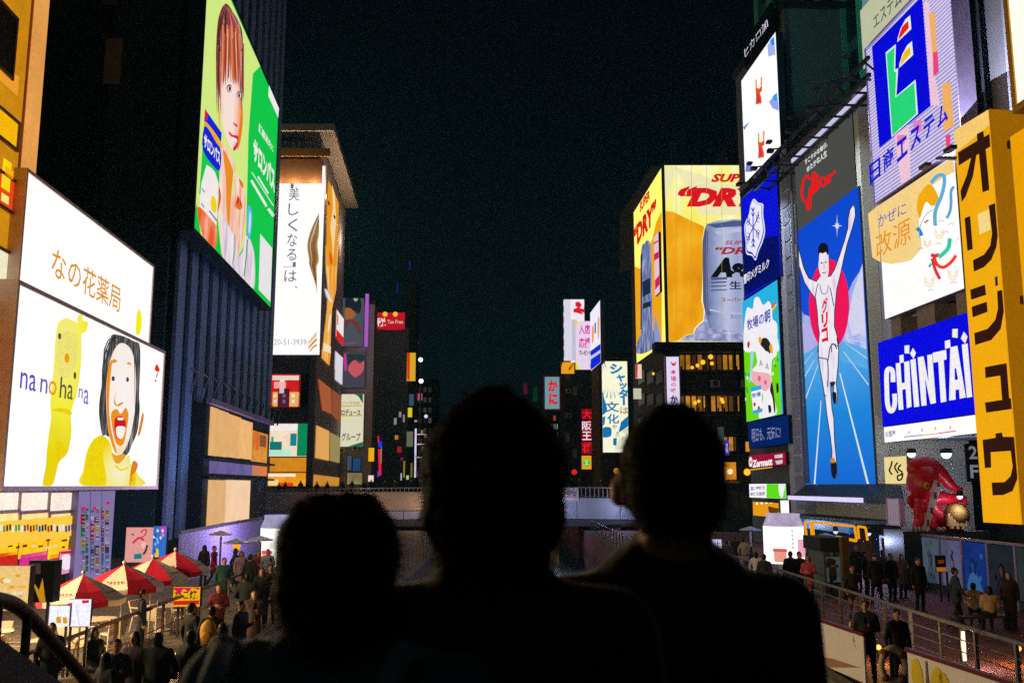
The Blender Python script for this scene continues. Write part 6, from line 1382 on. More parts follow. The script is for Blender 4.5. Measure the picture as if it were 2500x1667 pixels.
for a in (0.7, 2.3, 3.9, 5.5): MB().ball((.29*math.cos(a)*.8, 0, .29*math.sin(a)*1.1), .085, 6).build('rope_band', M('8a3a28', .7), lr)
MB().box(-.03, .03, .06, .12, -.62, .5).build('holder_post', M('303438', .5), lr)
def bollard(label, px, py, zt, col, st, W):
    p = gp(px, py, zt*.6); t = thing('bollard_light', label, 'lamp', (p.x, p.y, 0))
    MB().box(-.06, .06, -.03, .06, 0, zt+.05).build('post', M('282a2c', .5), t); MB().box(-.035, .035, -.05, -.031, .15, zt).build('light_strip', E(col, st), t)
    L = bpy.data.lights.new('lamp_light', 'POINT'); L.energy = W; L.color = lin(col)[:3]; L.shadow_soft_size = .1; ob('lamp_light', L, t, (0, -.3, zt*.6)); return t
bollard('bollard with a bright white strip light on the right bank', 2351, 1575, .8, 'ffd8b0', 2.5, 45)
def footlamp(label, px, py, col, W=35):
    p = gp(px, py, .35); t = thing('foot_lamp', label, 'lamp', (p.x, p.y, 0))
    MB().tube((0,0,0),(0,0,.3),.04).build('post', M('302c28', .5), t); MB().ball((0,0,.36), .06, 8).build('bulb', E(col, 2.5), t)
    L = bpy.data.lights.new('lamp_light', 'POINT'); L.energy = W; L.color = lin(col)[:3]; L.shadow_soft_size = .1; ob('lamp_light', L, t, (0, -.1, .5))
footlamp('small amber foot lamp beside the two people at the fence gap', 2145, 1580, 'ffb040')
footlamp('small amber foot lamp at the right edge of the promenade', 2487, 1583, 'ffa030')
footlamp('small amber foot lamp among the people at lower left', 425, 1600, 'ffc060', 40)
def heater(label, px, py, D, col='a8b4e8', glow=True):
    p = dp(px, py, D); t = thing('patio_heater', label, 'heater', (p.x, p.y, 0))
    MB().tube((0,0,0),(0,0,p.z-.15),.05).build('post', M('a8a0b0', .4, .5), t); MB().lathe([(.02,p.z+.1),(.5,p.z-.05),(.52,p.z-.1),(.1,p.z-.08)], 16).build('reflector', M(col, .35, .3), t)
    MB().lathe([(.01,0),(.22,0),(.2,.6),(.12,.65)], 12).build('base', M('707880', .4, .4), t)
    if glow: MB().lathe([(.12,p.z-.35),(.16,p.z-.2),(.14,p.z-.12)], 12).build('burner', E('f0a020', 1.2), t)
heater('patio heater with flat blue grey top left of the right can kiosk', 1831, 1289, 47, glow=False)
heater('patio heater with glowing burner right of the amber pipe frame', 2015, 1306, 42)
heater('patio heater with pale flat top by the violet hoarding', 540, 1300, 42, 'b0b8a0', False)
heater('patio heater with wide pale top and amber burner on the left bank', 578, 1320, 38, 'a8b0c8')
heater('patio heater with pale top nearest the left can kiosk', 636, 1313, 40, 'c0c0d0', False)
S = Sign('lit_notice', 'small white lit notice pillar right of the third onlooker neck', 'sign', Plane(D=52), (1738, 1316), (1763, 1372), .3, 'c8c8f4', .9, '303848'); S.text('止ま', (1742, 1320), (1760, 1350), '303868', .8, .03, vert=True)
for i, (x, y) in enumerate(((1755,1368),(1765,1368),(1784,1373))):
    Sign('fence_banner', ['leftmost bluish lit fence panel on the right bank', 'middle bluish lit fence panel on the right bank', 'rightmost bluish lit fence panel on the right bank'][i], 'banner', Plane(D=48), (x, y), (x+(7 if i == 0 else 15), y+30), .1, '7080c8', .55)
S = Sign('lit_menu', 'bright white upright menu light below the right can kiosk', 'sign', Plane(D=40), (1902, 1402), (1917, 1430), .1, 'f4f0f8', 1)
# grey booth with brown post
bo = building('ticket_booth', 'grey glass ticket booth beside a brown post on the right bank', Plane(D=36), (2010, 1345), (2062, 1480), 1.8, '5a6a6e', 'booth', z0=0)
pane(bo, Plane(D=36), (2014, 1358), (2058, 1420), E('5c7070', .3, False, .4, 2), 'window', M('485458', .5), t=.03)
bp = thing('brown_post', 'thick brown upright post right of the grey booth', 'post', (dp(2068, 1460, 35).x, 35, 0)); MB().box(-.14, .14, -.14, .14, 0, dp(2068, 1310, 35).z).build('shaft', M('6a5030', .7), bp); MB().box(-.2, .2, -.2, .2, 0, .12).build('foot', M('4a3a28', .7), bp)
# ================================================================== left terrace
hd = Plane(1075, -11.0)
ho = thing('site_hoarding', 'violet lit corrugated hoarding along the foot of the fin building', 'hoarding', hd.at(0, 0), hd.rz)
(a, za), (b, _) = hd.uv(437, 1303), hd.uv(640, 1300)
nn = 26
hm_ = None
for i in range(nn):
    x0 = a + (b-a)*i/nn; ww_ = (b-a)/nn
    if hm_ is None: hm_ = MB().add([(0,0,.05),(ww_*.5,-.06,.05),(ww_,0,.05),(0,0,za),(ww_*.5,-.06,za),(ww_,0,za)], [(0,1,4,3),(1,2,5,4)]).mesh('corrugated_sheet', M('b8a8e0', .5, .1, .2, .8))
    o = ob('corrugated_sheet', hm_, ho, (x0, 0, 0))
MB().box(a, b, -.08, .1, za, za+.12).build('capping', M('3a3844', .5), ho)
L = bpy.data.lights.new('work_lamp', 'AREA'); L.energy = 700; L.size = 4; L.color = (.62, .5, 1)
lo = ob('work_lamp', L, ho, ((a+b)/2 - 2, -3.2, 3.6)); lo.rotation_euler = (math.radians(55), 0, 0)
S = Sign('event_board', 'pink illustrated event board behind the parasols', 'sign', Plane(D=31), (309, 1287), (374, 1372), .15, 'f2a8a0', .85, '604048')
for p, col, w_ in (([(345,1300),(348,1295),(358,1292),(355,1305),(345,1312)], 'd82050', 3), ([(325,1325),(340,1312),(352,1318)], 'e02868', 5), ([(360,1330),(356,1345),(350,1352)], '503028', 5), ([(322,1302),(328,1306)], '704040', 3)): S.poly(stroke(osm(p, 3), w_), col, .9, 2, 'printed_figure')
S.poly([(328,1352),(347,1350),(347,1363),(328,1364)], '208898', .8, 2, 'printed_box'); S.poly(ell(351,1330,6,9), 'f0c8b0', .9, 1, 'printed_figure')
S = Sign('event_board', 'blue illustrated event board beside the pink one', 'sign', Plane(D=30.6), (375, 1284), (404, 1360), .15, '3878d8', .85, '203058')
S.poly(sm([(394,1284),(403,1284),(403,1305),(396,1310)]), 'e828a8', .95, 1); S.poly([sm([(378,1345),(386,1338),(388,1356),(380,1360)])], 'f0d020', .95, 2)
for i in range(12): S.poly(ell(377+rnd.random()*24, 1290+rnd.random()*60, 2.5, 4), rnd.choice(['88c8f0','f0e060','1850b0','f4f4f8']), .85, 3, 'printed_dot')
S = Sign('tall_banner', 'cream and orange lit banner at the far left edge', 'sign', Plane(D=17), (-30, 1381), (66, 1490), .2, 'f6cc80', .95, '604018')
for i in range(14): S.poly(ell(-20+rnd.random()*80, 1395+rnd.random()*80, 4+rnd.random()*9, 3+rnd.random()*5), rnd.choice(['f0a028','e85a28','f8e8c0','f0b848','d83820']), .9, 1+i%4, 'printed_food')
S = Sign('dark_standing_sign', 'black framed standing sign with yellow panel by the drugstore', 'sign', Plane(D=18.5), (72, 1368), (127, 1470), .3, '2a2018', .25, '14141a')
S.poly([(76,1408),(96,1440),(105,1410),(108,1530),(92,1530),(98,1470)], 'd89818', .8, 1, clip=True); S.poly([(76,1374),(100,1374),(100,1400),(76,1400)], '6a5448', .4, 1)
for x in (.02, .36): MB().box(x, x+.05, .05, .1, -1.78+.0, 0).build('leg', M('18181c', .5), S.root)
for i, (x0, y0, x1, y1, D) in enumerate(((119,1478,168,1528,18.6),(166,1462,219,1528,18.9))):
    S = Sign('menu_board', ['left white menu board with yellow dish photos under the parasol', 'right white menu board with red corner under the parasol'][i], 'sign', Plane(D=D), (x0, y0), (x1, y1), .08, 'eceaf4', .95, '38406a')
    if i == 0: S.poly([[(138,1505),(150,1503),(152,1519),(140,1520)], [(154,1505),(165,1505),(167,1520),(156,1521)]], 'e8a818', .95, 2, 'dish_photo')
    else: S.poly([[(166,1472),(178,1470),(178,1478),(166,1480)], [(202,1464),(219,1462),(219,1470),(202,1472)]], 'e01850', .95, 2, 'red_band'); 
    S.poly(stroke([(x0+22,y0+10),(x0+30,y1-4)], .8), '8088b0', .8, 3, 'fold_line')
    MB().box(.05, .09, .02, .06, -.95, 0).build('leg', M('404858', .5), S.root); MB().box(S.w-.09, S.w-.05, .02, .06, -.95, 0).build('leg', M('404858', .5), S.root)
S = Sign('octopus_ball_sign', 'red and yellow snack stall sign with pink scalloped top', 'sign', Plane(D=26.5), (424, 1432), (487, 1480), .2, 'f4b414', .95, '601018')
S.text('たこ焼', (428, 1440), (482, 1462), '241008', .9, .06); S.poly(sm([(424,1432),(487,1426),(487,1438),(470,1434),(462,1444),(450,1436),(440,1450),(430,1440)]), 'e01848', .95, 4); S.poly([(424,1466),(487,1464),(487,1474),(424,1476)], 'd82020', .9, 2)
MB().box(.1, .16, .05, .11, -.9, 0).build('leg', M('303030', .5), S.root); MB().box(S.w-.16, S.w-.1, .05, .11, -.9, 0).build('leg', M('303030', .5), S.root)
# parasols
def parasol(label, px, py, D, R, rot):
    p = dp(px, py, D); z = p.z; t = thing('parasol', label, 'parasol', (p.x, p.y, 0), rot, 'red and cream terrace parasols')
    cols = [M('d8143c', .75, 0, .15), M('fae8d4', .75, 0, .1)]
    for i in range(8):
        a0, a1 = 2*math.pi*i/8, 2*math.pi*(i+1)/8; am = (a0+a1)/2
        prof = [(.03, z), (R*.35, z-.13), (R*.7, z-.30), (R, z-.50)]; v = []
        for r, zz in prof:
            v += [(r*math.cos(a0), r*math.sin(a0), zz), (r*.955*math.cos(am), r*.955*math.sin(am), zz-.03*r/R), (r*math.cos(a1), r*math.sin(a1), zz)]
        v += [(R*math.cos(a0), R*math.sin(a0), z-.62), (R*.955*math.cos(am), R*.955*math.sin(am), z-.66), (R*math.cos(a1), R*math.sin(a1), z-.62)]
        f = []
        for k in range(4): f += [(3*k,3*k+3,3*k+4,3*k+1), (3*k+1,3*k+4,3*k+5,3*k+2)]
        g_ = MB().add(v, f).build('canopy_panel', cols[i % 2], t)
        if i % 2:
            for k in range(5):                            # small printed words
                aa = a0 + (a1-a0)*(.22+.14*k); r = R*.78; zz = z-.355+.028
                MB().add([(r*math.cos(aa)*.96, r*math.sin(aa)*.96, zz), (r*math.cos(aa+.06)*.96, r*math.sin(aa+.06)*.96, zz), (r*1.06*math.cos(aa+.06)*.96, r*1.06*math.sin(aa+.06)*.96, zz-.03), (r*1.06*math.cos(aa)*.96, r*1.06*math.sin(aa)*.96, zz-.03)], [(0,1,2,3)]).build('printed_word', M('c03048', .7), g_)
    MB().tube((0,0,0),(0,0,z+.06),.025).build('pole', M('c8b8a0', .4), t); MB().ball((0,0,z+.07),.045,6).build('finial', M('f0e0c0', .5), t)
    MB().lathe([(.01,.08),(.25,.08),(.28,0)], 14).build('base', M('505050', .6), t)
    for i in range(8):
        a = 2*math.pi*i/8; MB().tube((0,0,z-.45),(R*.6*math.cos(a),R*.6*math.sin(a),z-.29),.01,None,4).build('rib', M('b0a090', .4), t)
parasol('nearest red and cream parasol over the menu boards', 203, 1404, 21.9, .95, .25)
parasol('second red and cream parasol from the left', 303, 1379, 24, .98, .5)
parasol('third red and cream parasol from the left', 373, 1364, 26, .98, .1)
parasol('farthest red and cream parasol beside the snack sign', 428, 1346, 27.2, .98, .4)
# white plastic chairs and round tables
def chair():
    t = thing('terrace_chair', '', 'chair', (0,0,0), 0, 'white plastic terrace chairs')
    m = M('e0ccb0', .5, 0, .12, 3)
    MB().box(-.22, .22, -.22, .22, .42, .46).build('seat', m, t)
    b = MB(); b.add([(-.22,.2,.46),(.22,.2,.46),(.26,.3,.84),(-.26,.3,.84),(-.22,.24,.46),(.22,.24,.46),(.26,.34,.84),(-.26,.34,.84)], [(0,1,2,3),(7,6,5,4),(3,2,6,7),(0,3,7,4),(2,1,5,6)]); b.build('backrest', m, t)
    for sx in (-1, 1):
        for sy in (-1, 1): MB().tube((sx*.19, sy*.19, .42), (sx*.24, sy*.25, 0), .028, .02, 6).build('leg', m, t)
        MB().path([(sx*.24,-.2,.45),(sx*.27,-.2,.64),(sx*.27,.26,.66)], .022).build('armrest', m, t)
    return t
def table():
    t = thing('terrace_table', '', 'table', (0,0,0), 0, 'round terrace tables'); m = M('dcc8a8', .5, 0, .12, 3)
    MB().lathe([(.01,.70),(.45,.70),(.47,.72),(.45,.74),(.01,.74)], 20).build('table_top', m, t); MB().tube((0,0,.05),(0,0,.7),.04).build('stem', m, t); MB().lathe([(.01,.06),(.26,.05),(.28,0)], 14).build('foot', m, t); return t
c0_, t0_ = chair(), table()
tabs = [(-9.9, 18.6), (-11.6, 19.6), (-10.2, 21.5), (-12.1, 22.6), (-10.6, 24.8), (-9.9, 27.6)]
nth = ['nearest', 'second', 'third', 'fourth', 'fifth', 'farthest']
nc = 0
for i, (x, y) in enumerate(tabs):
    t = t0_ if i == 0 else copy_tree(t0_)
    t.location = (x, y, 0); t['label'] = f'{nth[i]} white round table on the terrace, counted from the camera'
    for k, a in enumerate((.4 + i*.5, 2.6 + i*.4, 4.4 + i*.3)):
        c = c0_ if nc == 0 else copy_tree(c0_); nc += 1
        c.location = (x + math.cos(a)*.72, y + math.sin(a)*.72, 0); c.rotation_euler.z = a - math.pi/2
        rr = math.hypot(c.location.x, c.location.y)
        c['label'] = f'white plastic armchair {["right", "left", "near side"][k]} of the {nth[i]} terrace table'
L = bpy.data.lights.new('added_terrace_light', 'AREA'); L.energy = 1700; L.size = 2; L.size_y = 1; L.color = (1, .72, .38); L.shape = 'RECTANGLE'  # added lamp standing in for shop light out of view
tl = thing('added_terrace_flood', 'added floodlight on the orange building wall over the terrace', 'lamp', (-13.3, 23.5, 4.05)); tl.location = PL.off(.6).at(22.5, 5.2)
MB().box(-.5, .5, -.12, .12, 0, .2).build('housing', M('303030', .5), tl); MB().box(-.45, .45, -.1, .1, -.02, -.003).build('lens', E('ffd890', 2), tl)
lo = ob('lamp_light', L, tl, (.0, .0, -.1)); lo.rotation_euler = (math.radians(-40), 0, 0)

for k_, (s_, z_) in enumerate(((15.5, 5.0),)):
    t2 = thing('added_terrace_flood', 'second added floodlight on the orange building wall near the stair', 'lamp', PL.off(.6).at(s_, z_), PL.rz)
    MB().box(-.5, .5, -.12, .12, 0, .2).build('housing', M('303030', .5), t2); MB().box(-.45, .45, -.1, .1, -.02, -.003).build('lens', E('ffd890', 2), t2)
    L = bpy.data.lights.new('lamp_light', 'AREA'); L.energy = 800; L.size = 1.5; L.color = (1, .74, .42); lo = ob('lamp_light', L, t2, (0, 0, -.1)); lo.rotation_euler = (math.radians(-48), 0, math.radians(25))  # second added lamp, also in place of unseen shop light
tl.rotation_euler.z = PL.rz

for i, (px, py, D) in enumerate(((1945, 1262, 52), (2040, 1296, 46), (2120, 1300, 41))):  # added lamps that turn the walkway bluer
    spot(['added bluish downlight left','added bluish downlight in the middle','added bluish downlight right'][i] + ' under the runner sign canopy', px, py, D, 'b8c8ff', .14, 1.6, 110)
# ================================================================== people
def body(pose='stand', hair='short', coat=.78, bulk=1.0, voxel=.024, extra=(), headw=1.0, hairv=1.0, smooth=4, lean=0.0, name='person_body', drop=0.0, wide=1.0):
    """one continuous figure 1.7 m tall facing -Y; slots: 0 skin 1 hair 2 top 3 trousers 4 shoes"""
    B_ = []                                                # (a, b, ra, rb, flat, tag)
    def cap(a, b, ra, rb, tg, flat=1.0): B_.append((Vector(a), Vector(b), ra, rb, tg, flat))
    sit = pose == 'sit'
    hz = .5 if sit else .92
    dz = hz - .92
    up = lambda x, y, z: (x, y - lean*(max(0, z-.95)), z + dz)
    W = .165 * (0.5 + .5*bulk) * wide; SZ = 1.39 - drop
    # legs
    for s in (-1, 1):
        if sit: hip, kn, an = (s*.09, 0, .5), (s*.11, -.42, .5), (s*.11, -.42, .09)
        elif pose == 'walk': hip, kn, an = (s*.085, 0, .92), (s*.09, -.10 if s > 0 else .02, .50), (s*.09, -.16 if s > 0 else .26, .10 if s > 0 else .14)
        elif pose == 'wide': hip, kn, an = (s*.09, 0, .92), (s*.14, -.02, .50), (s*.17, .02, .09)
        else: hip, kn, an = (s*.085, 0, .92), (s*.10, -.02, .50), (s*.105, .03, .09)
        cap(hip, kn, .095, .065, 3); cap(kn, an, .066, .05, 3)
        cap(an, (an[0]+s*.02, an[1]-.15, .04), .045, .04, 4); cap((an[0], an[1]+.04, .045), an, .042, .045, 4)
    # trunk
    cap(up(-.06,0,.95), up(.06,0,.95), .12, .12, 3, .85)
    cap(up(0,0,1.0), up(0,0,1.3), .145*bulk, .165*bulk, 2, .68)
    cap(up(-W*.62,0,SZ-.06), up(W*.62,0,SZ-.06), .115*bulk, .115*bulk, 2, .85)
    cap(up(-W,.0,SZ), up(0,.0,SZ+.02), .07*bulk, .07*bulk, 2, 1.0); cap(up(W,.0,SZ), up(0,.0,SZ+.02), .07*bulk, .07*bulk, 2, 1.0)
    cap(up(-.07,.01,SZ+.04), up(.07,.01,SZ+.04), .06*bulk, .06*bulk, 2); cap(up(0,.01,SZ), up(0,.01,1.44), .065, .06, 2)
    if coat and not sit:
        cap((0,0,1.2), (0,0,coat), .155*bulk, .185*bulk, 2, .72)
    # arms and hands
    def arm(s, el, wr, ha):
        sh = up(s*(W+.015), 0, SZ); el = up(*el); wr = up(*wr); ha = up(*ha)
        cap(sh, el, .06*bulk, .05*bulk, 2); cap(el, wr, .05*bulk, .038*bulk, 2)
        w_, h_ = Vector(wr), Vector(ha); d = (h_ - w_).normalized(); cap(w_, w_ + d*.08, .028, .034, 0)
        sd = Vector((0,1,0)) if abs(d.y) < .7 else Vector((1,0,0))
        for k in range(4):
            b0 = w_ + d*.08 + sd*(.028 - .019*k); L = (.075, .085, .08, .06)[k]
            b1 = b0 + d*L*.55; b2 = b1 + (d + Vector((-s*.5, 0, 0)))*L*.35; cap(b0, b1, .0105, .010, 0); cap(b1, b2, .010, .009, 0)
        t0 = w_ + d*.035 + sd*.03; cap(t0, t0 + d*.05 + sd*.03 + Vector((-s*.02,0,0)), .013, .010, 0)
    if pose == 'phone':
        arm(1, (.24,.02,1.12), (.10,-.24,1.22), (.06,-.32,1.30)); arm(-1, (-.24,.03,1.11), (-.23,-.05,.87), (-.22,-.08,.75))
    elif pose == 'walk':
        arm(1, (.25,.10,1.13), (.24,.06,.90), (.23,.02,.78)); arm(-1, (-.25,-.06,1.12), (-.23,-.20,.93), (-.22,-.27,.84))
    elif pose == 'cross':
        arm(1, (.25,-.04,1.14), (.04,-.2,1.16), (-.08,-.19,1.18)); arm(-1, (-.25,-.04,1.13), (-.04,-.2,1.1), (.08,-.19,1.12))
    elif sit:
        arm(1, (.23,-.02,1.12), (.12,-.25,.99), (.08,-.32,.97)); arm(-1, (-.23,-.02,1.12), (-.12,-.25,.99), (-.06,-.33,.97))
    elif pose == 'elbows':
        arm(1, (.30,.02,1.13), (.20,-.20,1.0), (.12,-.28,1.0)); arm(-1, (-.30,.02,1.13), (-.20,-.20,1.0), (-.12,-.28,1.0))
    else:
        arm(1, (.25,.03,1.12), (.245,-.03,.88), (.235,-.06,.76)); arm(-1, (-.25,.03,1.12), (-.245,-.03,.88), (-.235,-.06,.76))
    # neck and head: skull, jaw, nose, ears
    cap(up(0,.01,1.42), up(0,0,1.52), .052, .05, 0)
    h = Vector(up(0, -.005, 1.595)); q = headw
    E_ = []                                                # ellipsoids (centre, radii, tag)
    E_.append((h, (.074*q, .092*q, .105), 0)); E_.append((h + Vector((0,-.03,-.05)), (.052*q,.058,.055), 0))
    cap(h + Vector((0,-.088,.005)), h + Vector((0,-.106,-.022)), .011, .014, 0)
    cap(h + Vector((-.018,-.083,-.055)), h + Vector((.018,-.083,-.055)), .008, .008, 0)
    for s in (-1, 1): E_.append((h + Vector((s*.078*q, .008, -.01)), (.012,.022,.032), 0))
    v_ = hairv
    E_.append((h + Vector((0,.022,.03)), (.084*q*v_, .094*v_, .092*v_), 1))
    if hair in ('long', 'bob'):
        E_.append((h + Vector((0,.045,-.05)), (.092*q*v_, .065*v_, .12), 1))
        for s in (-1, 1): cap(h + Vector((s*.075*q*v_, .0, .03)), h + Vector((s*.08*q*v_, .0, -.10 if hair == 'bob' else -.20)), .03*v_, .032*v_, 1)
        if hair == 'long': E_.append((h + Vector((0,.06,-.17)), (.085*q, .045, .12), 1))
    elif hair == 'bushy':
        for i in range(26):
            t = i*2.4; u = .1 + .75*((i*37) % 26)/26
            E_.append((h + Vector((math.cos(t)*.075*q*v_*math.sqrt(1-u*u*.7), .03 + math.sin(t)*.075, -.06 + u*.15)), (.03+.006*(i%3),)*3, 1))
    elif hair == 'cap':
        E_.append((h + Vector((0,-.01,.06)), (.092*q,.102,.065), 1)); cap(h + Vector((0,-.08,.055)), h + Vector((0,-.15,.04)), .03, .015, 1)
    else:
        E_.append((h + Vector((0,.05,-.02)), (.072*q*v_, .055*v_, .07), 1))
    for e in extra:
        if len(e) == 3: E_.append((Vector(up(*e[0])), e[1], e[2]))
        else: cap(up(*e[0]), up(*e[1]), e[2], e[3], e[4], e[5] if len(e) > 5 else 1.0)
    m = MB()
    for a, b, ra, rb, tg, fl in B_:
        i0 = len(m.v)
        if (b - a).length > 1e-4: m.tube(a, b, ra, rb, 12)
        m.ball(a, ra, 8); m.ball(b, rb, 8)
        if fl != 1.0:
            cy = (a.y + b.y)/2
            for i in range(i0, len(m.v)): x, y, z = m.v[i]; m.v[i] = (x, cy + (y-cy)*fl, z)
    for c, r, tg in E_: m.ball(c, 1, 12, r)
    o = m.build('tmp', None)
    rm = o.modifiers.new('r', 'REMESH'); rm.mode = 'VOXEL'; rm.voxel_size = voxel
    s_ = o.modifiers.new('s', 'SMOOTH'); s_.iterations = smooth; s_.factor = .5
    dg = bpy.context.evaluated_depsgraph_get(); me = bpy.data.meshes.new_from_object(o.evaluated_get(dg)); me.name = name
    bpy.data.objects.remove(o)
    n = len(me.polygons); cen = np.empty(n*3); me.polygons.foreach_get('center', cen); cen = cen.reshape(-1, 3)
    best = np.full(n, 1e9); idx = np.zeros(n, int)
    for a, b, ra, rb, tg, fl in B_:
        A_ = np.array(a); d = np.array(b) - A_; L2 = max(d.dot(d), 1e-9)
        P = cen.copy(); cy = (a.y+b.y)/2; P[:,1] = cy + (P[:,1]-cy)/fl
        t = np.clip(((P - A_) @ d)/L2, 0, 1); ds = np.linalg.norm(P - A_ - t[:,None]*d, axis=1) - (ra + (rb-ra)*t)
        k = ds < best; best[k] = ds[k]; idx[k] = tg
    for c, r, tg in E_:
        rr = np.array(r); pv = (cen - np.array(c))/rr; ds = (np.linalg.norm(pv, axis=1) - 1)*rr.min()
        k = ds < best; best[k] = ds[k]; idx[k] = tg
    for _ in range(5): me.materials.append(None)
    me.polygons.foreach_set('material_index', idx.astype(np.int32)); me.polygons.foreach_set('use_smooth', np.ones(n, bool)); me.update()
    # eyes and mouth as small dark dots belong to the head: returned so that each person gets them as a part
    me['head'] = (h.x, h.y, h.z)
    return me
SK = M('c89070', .55, 0, .15, 6); HR = M('120e0c', .5, 0, .3, 20, .3); SH = M('1c1a1a', .5)
EYE_M = None
def person(me, label, x, y, rz, top, trousers='16181c', hairc=None, h=1.7, group=None, z=0, skin=SK, face=True):
    global EYE_M
    o = ob('person', me, None, (x, y, z), rz); o.scale = (h/1.7,)*3
    tag(o, label, 'person', group)
    for i, m in enumerate((skin, hairc or HR, top if not isinstance(top, str) else M(top, .8, 0, .35, 6, .3), M(trousers, .8, 0, .3, 6, .2), SH)):
        o.material_slots[i].link = 'OBJECT'; o.material_slots[i].material = m
    if face:
        hx, hy, hz_ = me['head']
        if EYE_M is None: EYE_M = MB().ball((0,0,0), 1, 5, (.011,.006,.007)).mesh('eye', M('1a1210', .3))
        for s in (-1, 1): ob('eye', EYE_M, o, (hx + s*.03, hy - .086, hz_ + .012))
    return o
V = {'stand': body('stand'), 'standlong': body('stand', 'long', .62), 'phone': body('phone', 'short', .8), 'phonelong': body('phone', 'long', .7, 1.08),
     'walk': body('walk', 'short', .82), 'walklong': body('walk', 'bob', .55), 'cross': body('cross', 'bob', .75), 'puffy': body('elbows', 'short', .74, 1.25), 'wide': body('wide', 'cap', .8, 1.15), 'sit': body('sit', 'short', 0, 1.15), 'sitlong': body('sit', 'bob', 0, 1.1)}
FAR = [body('stand', 'short', .8, voxel=.05, smooth=2), body('phone', 'bob', .7, voxel=.05, smooth=2), body('cross', 'long', .7, voxel=.05, smooth=2), body('walk', 'cap', .8, voxel=.05, smooth=2)]
def hp_(px, py, h=1.7): p = gp(px, py, h); return p.x, p.y
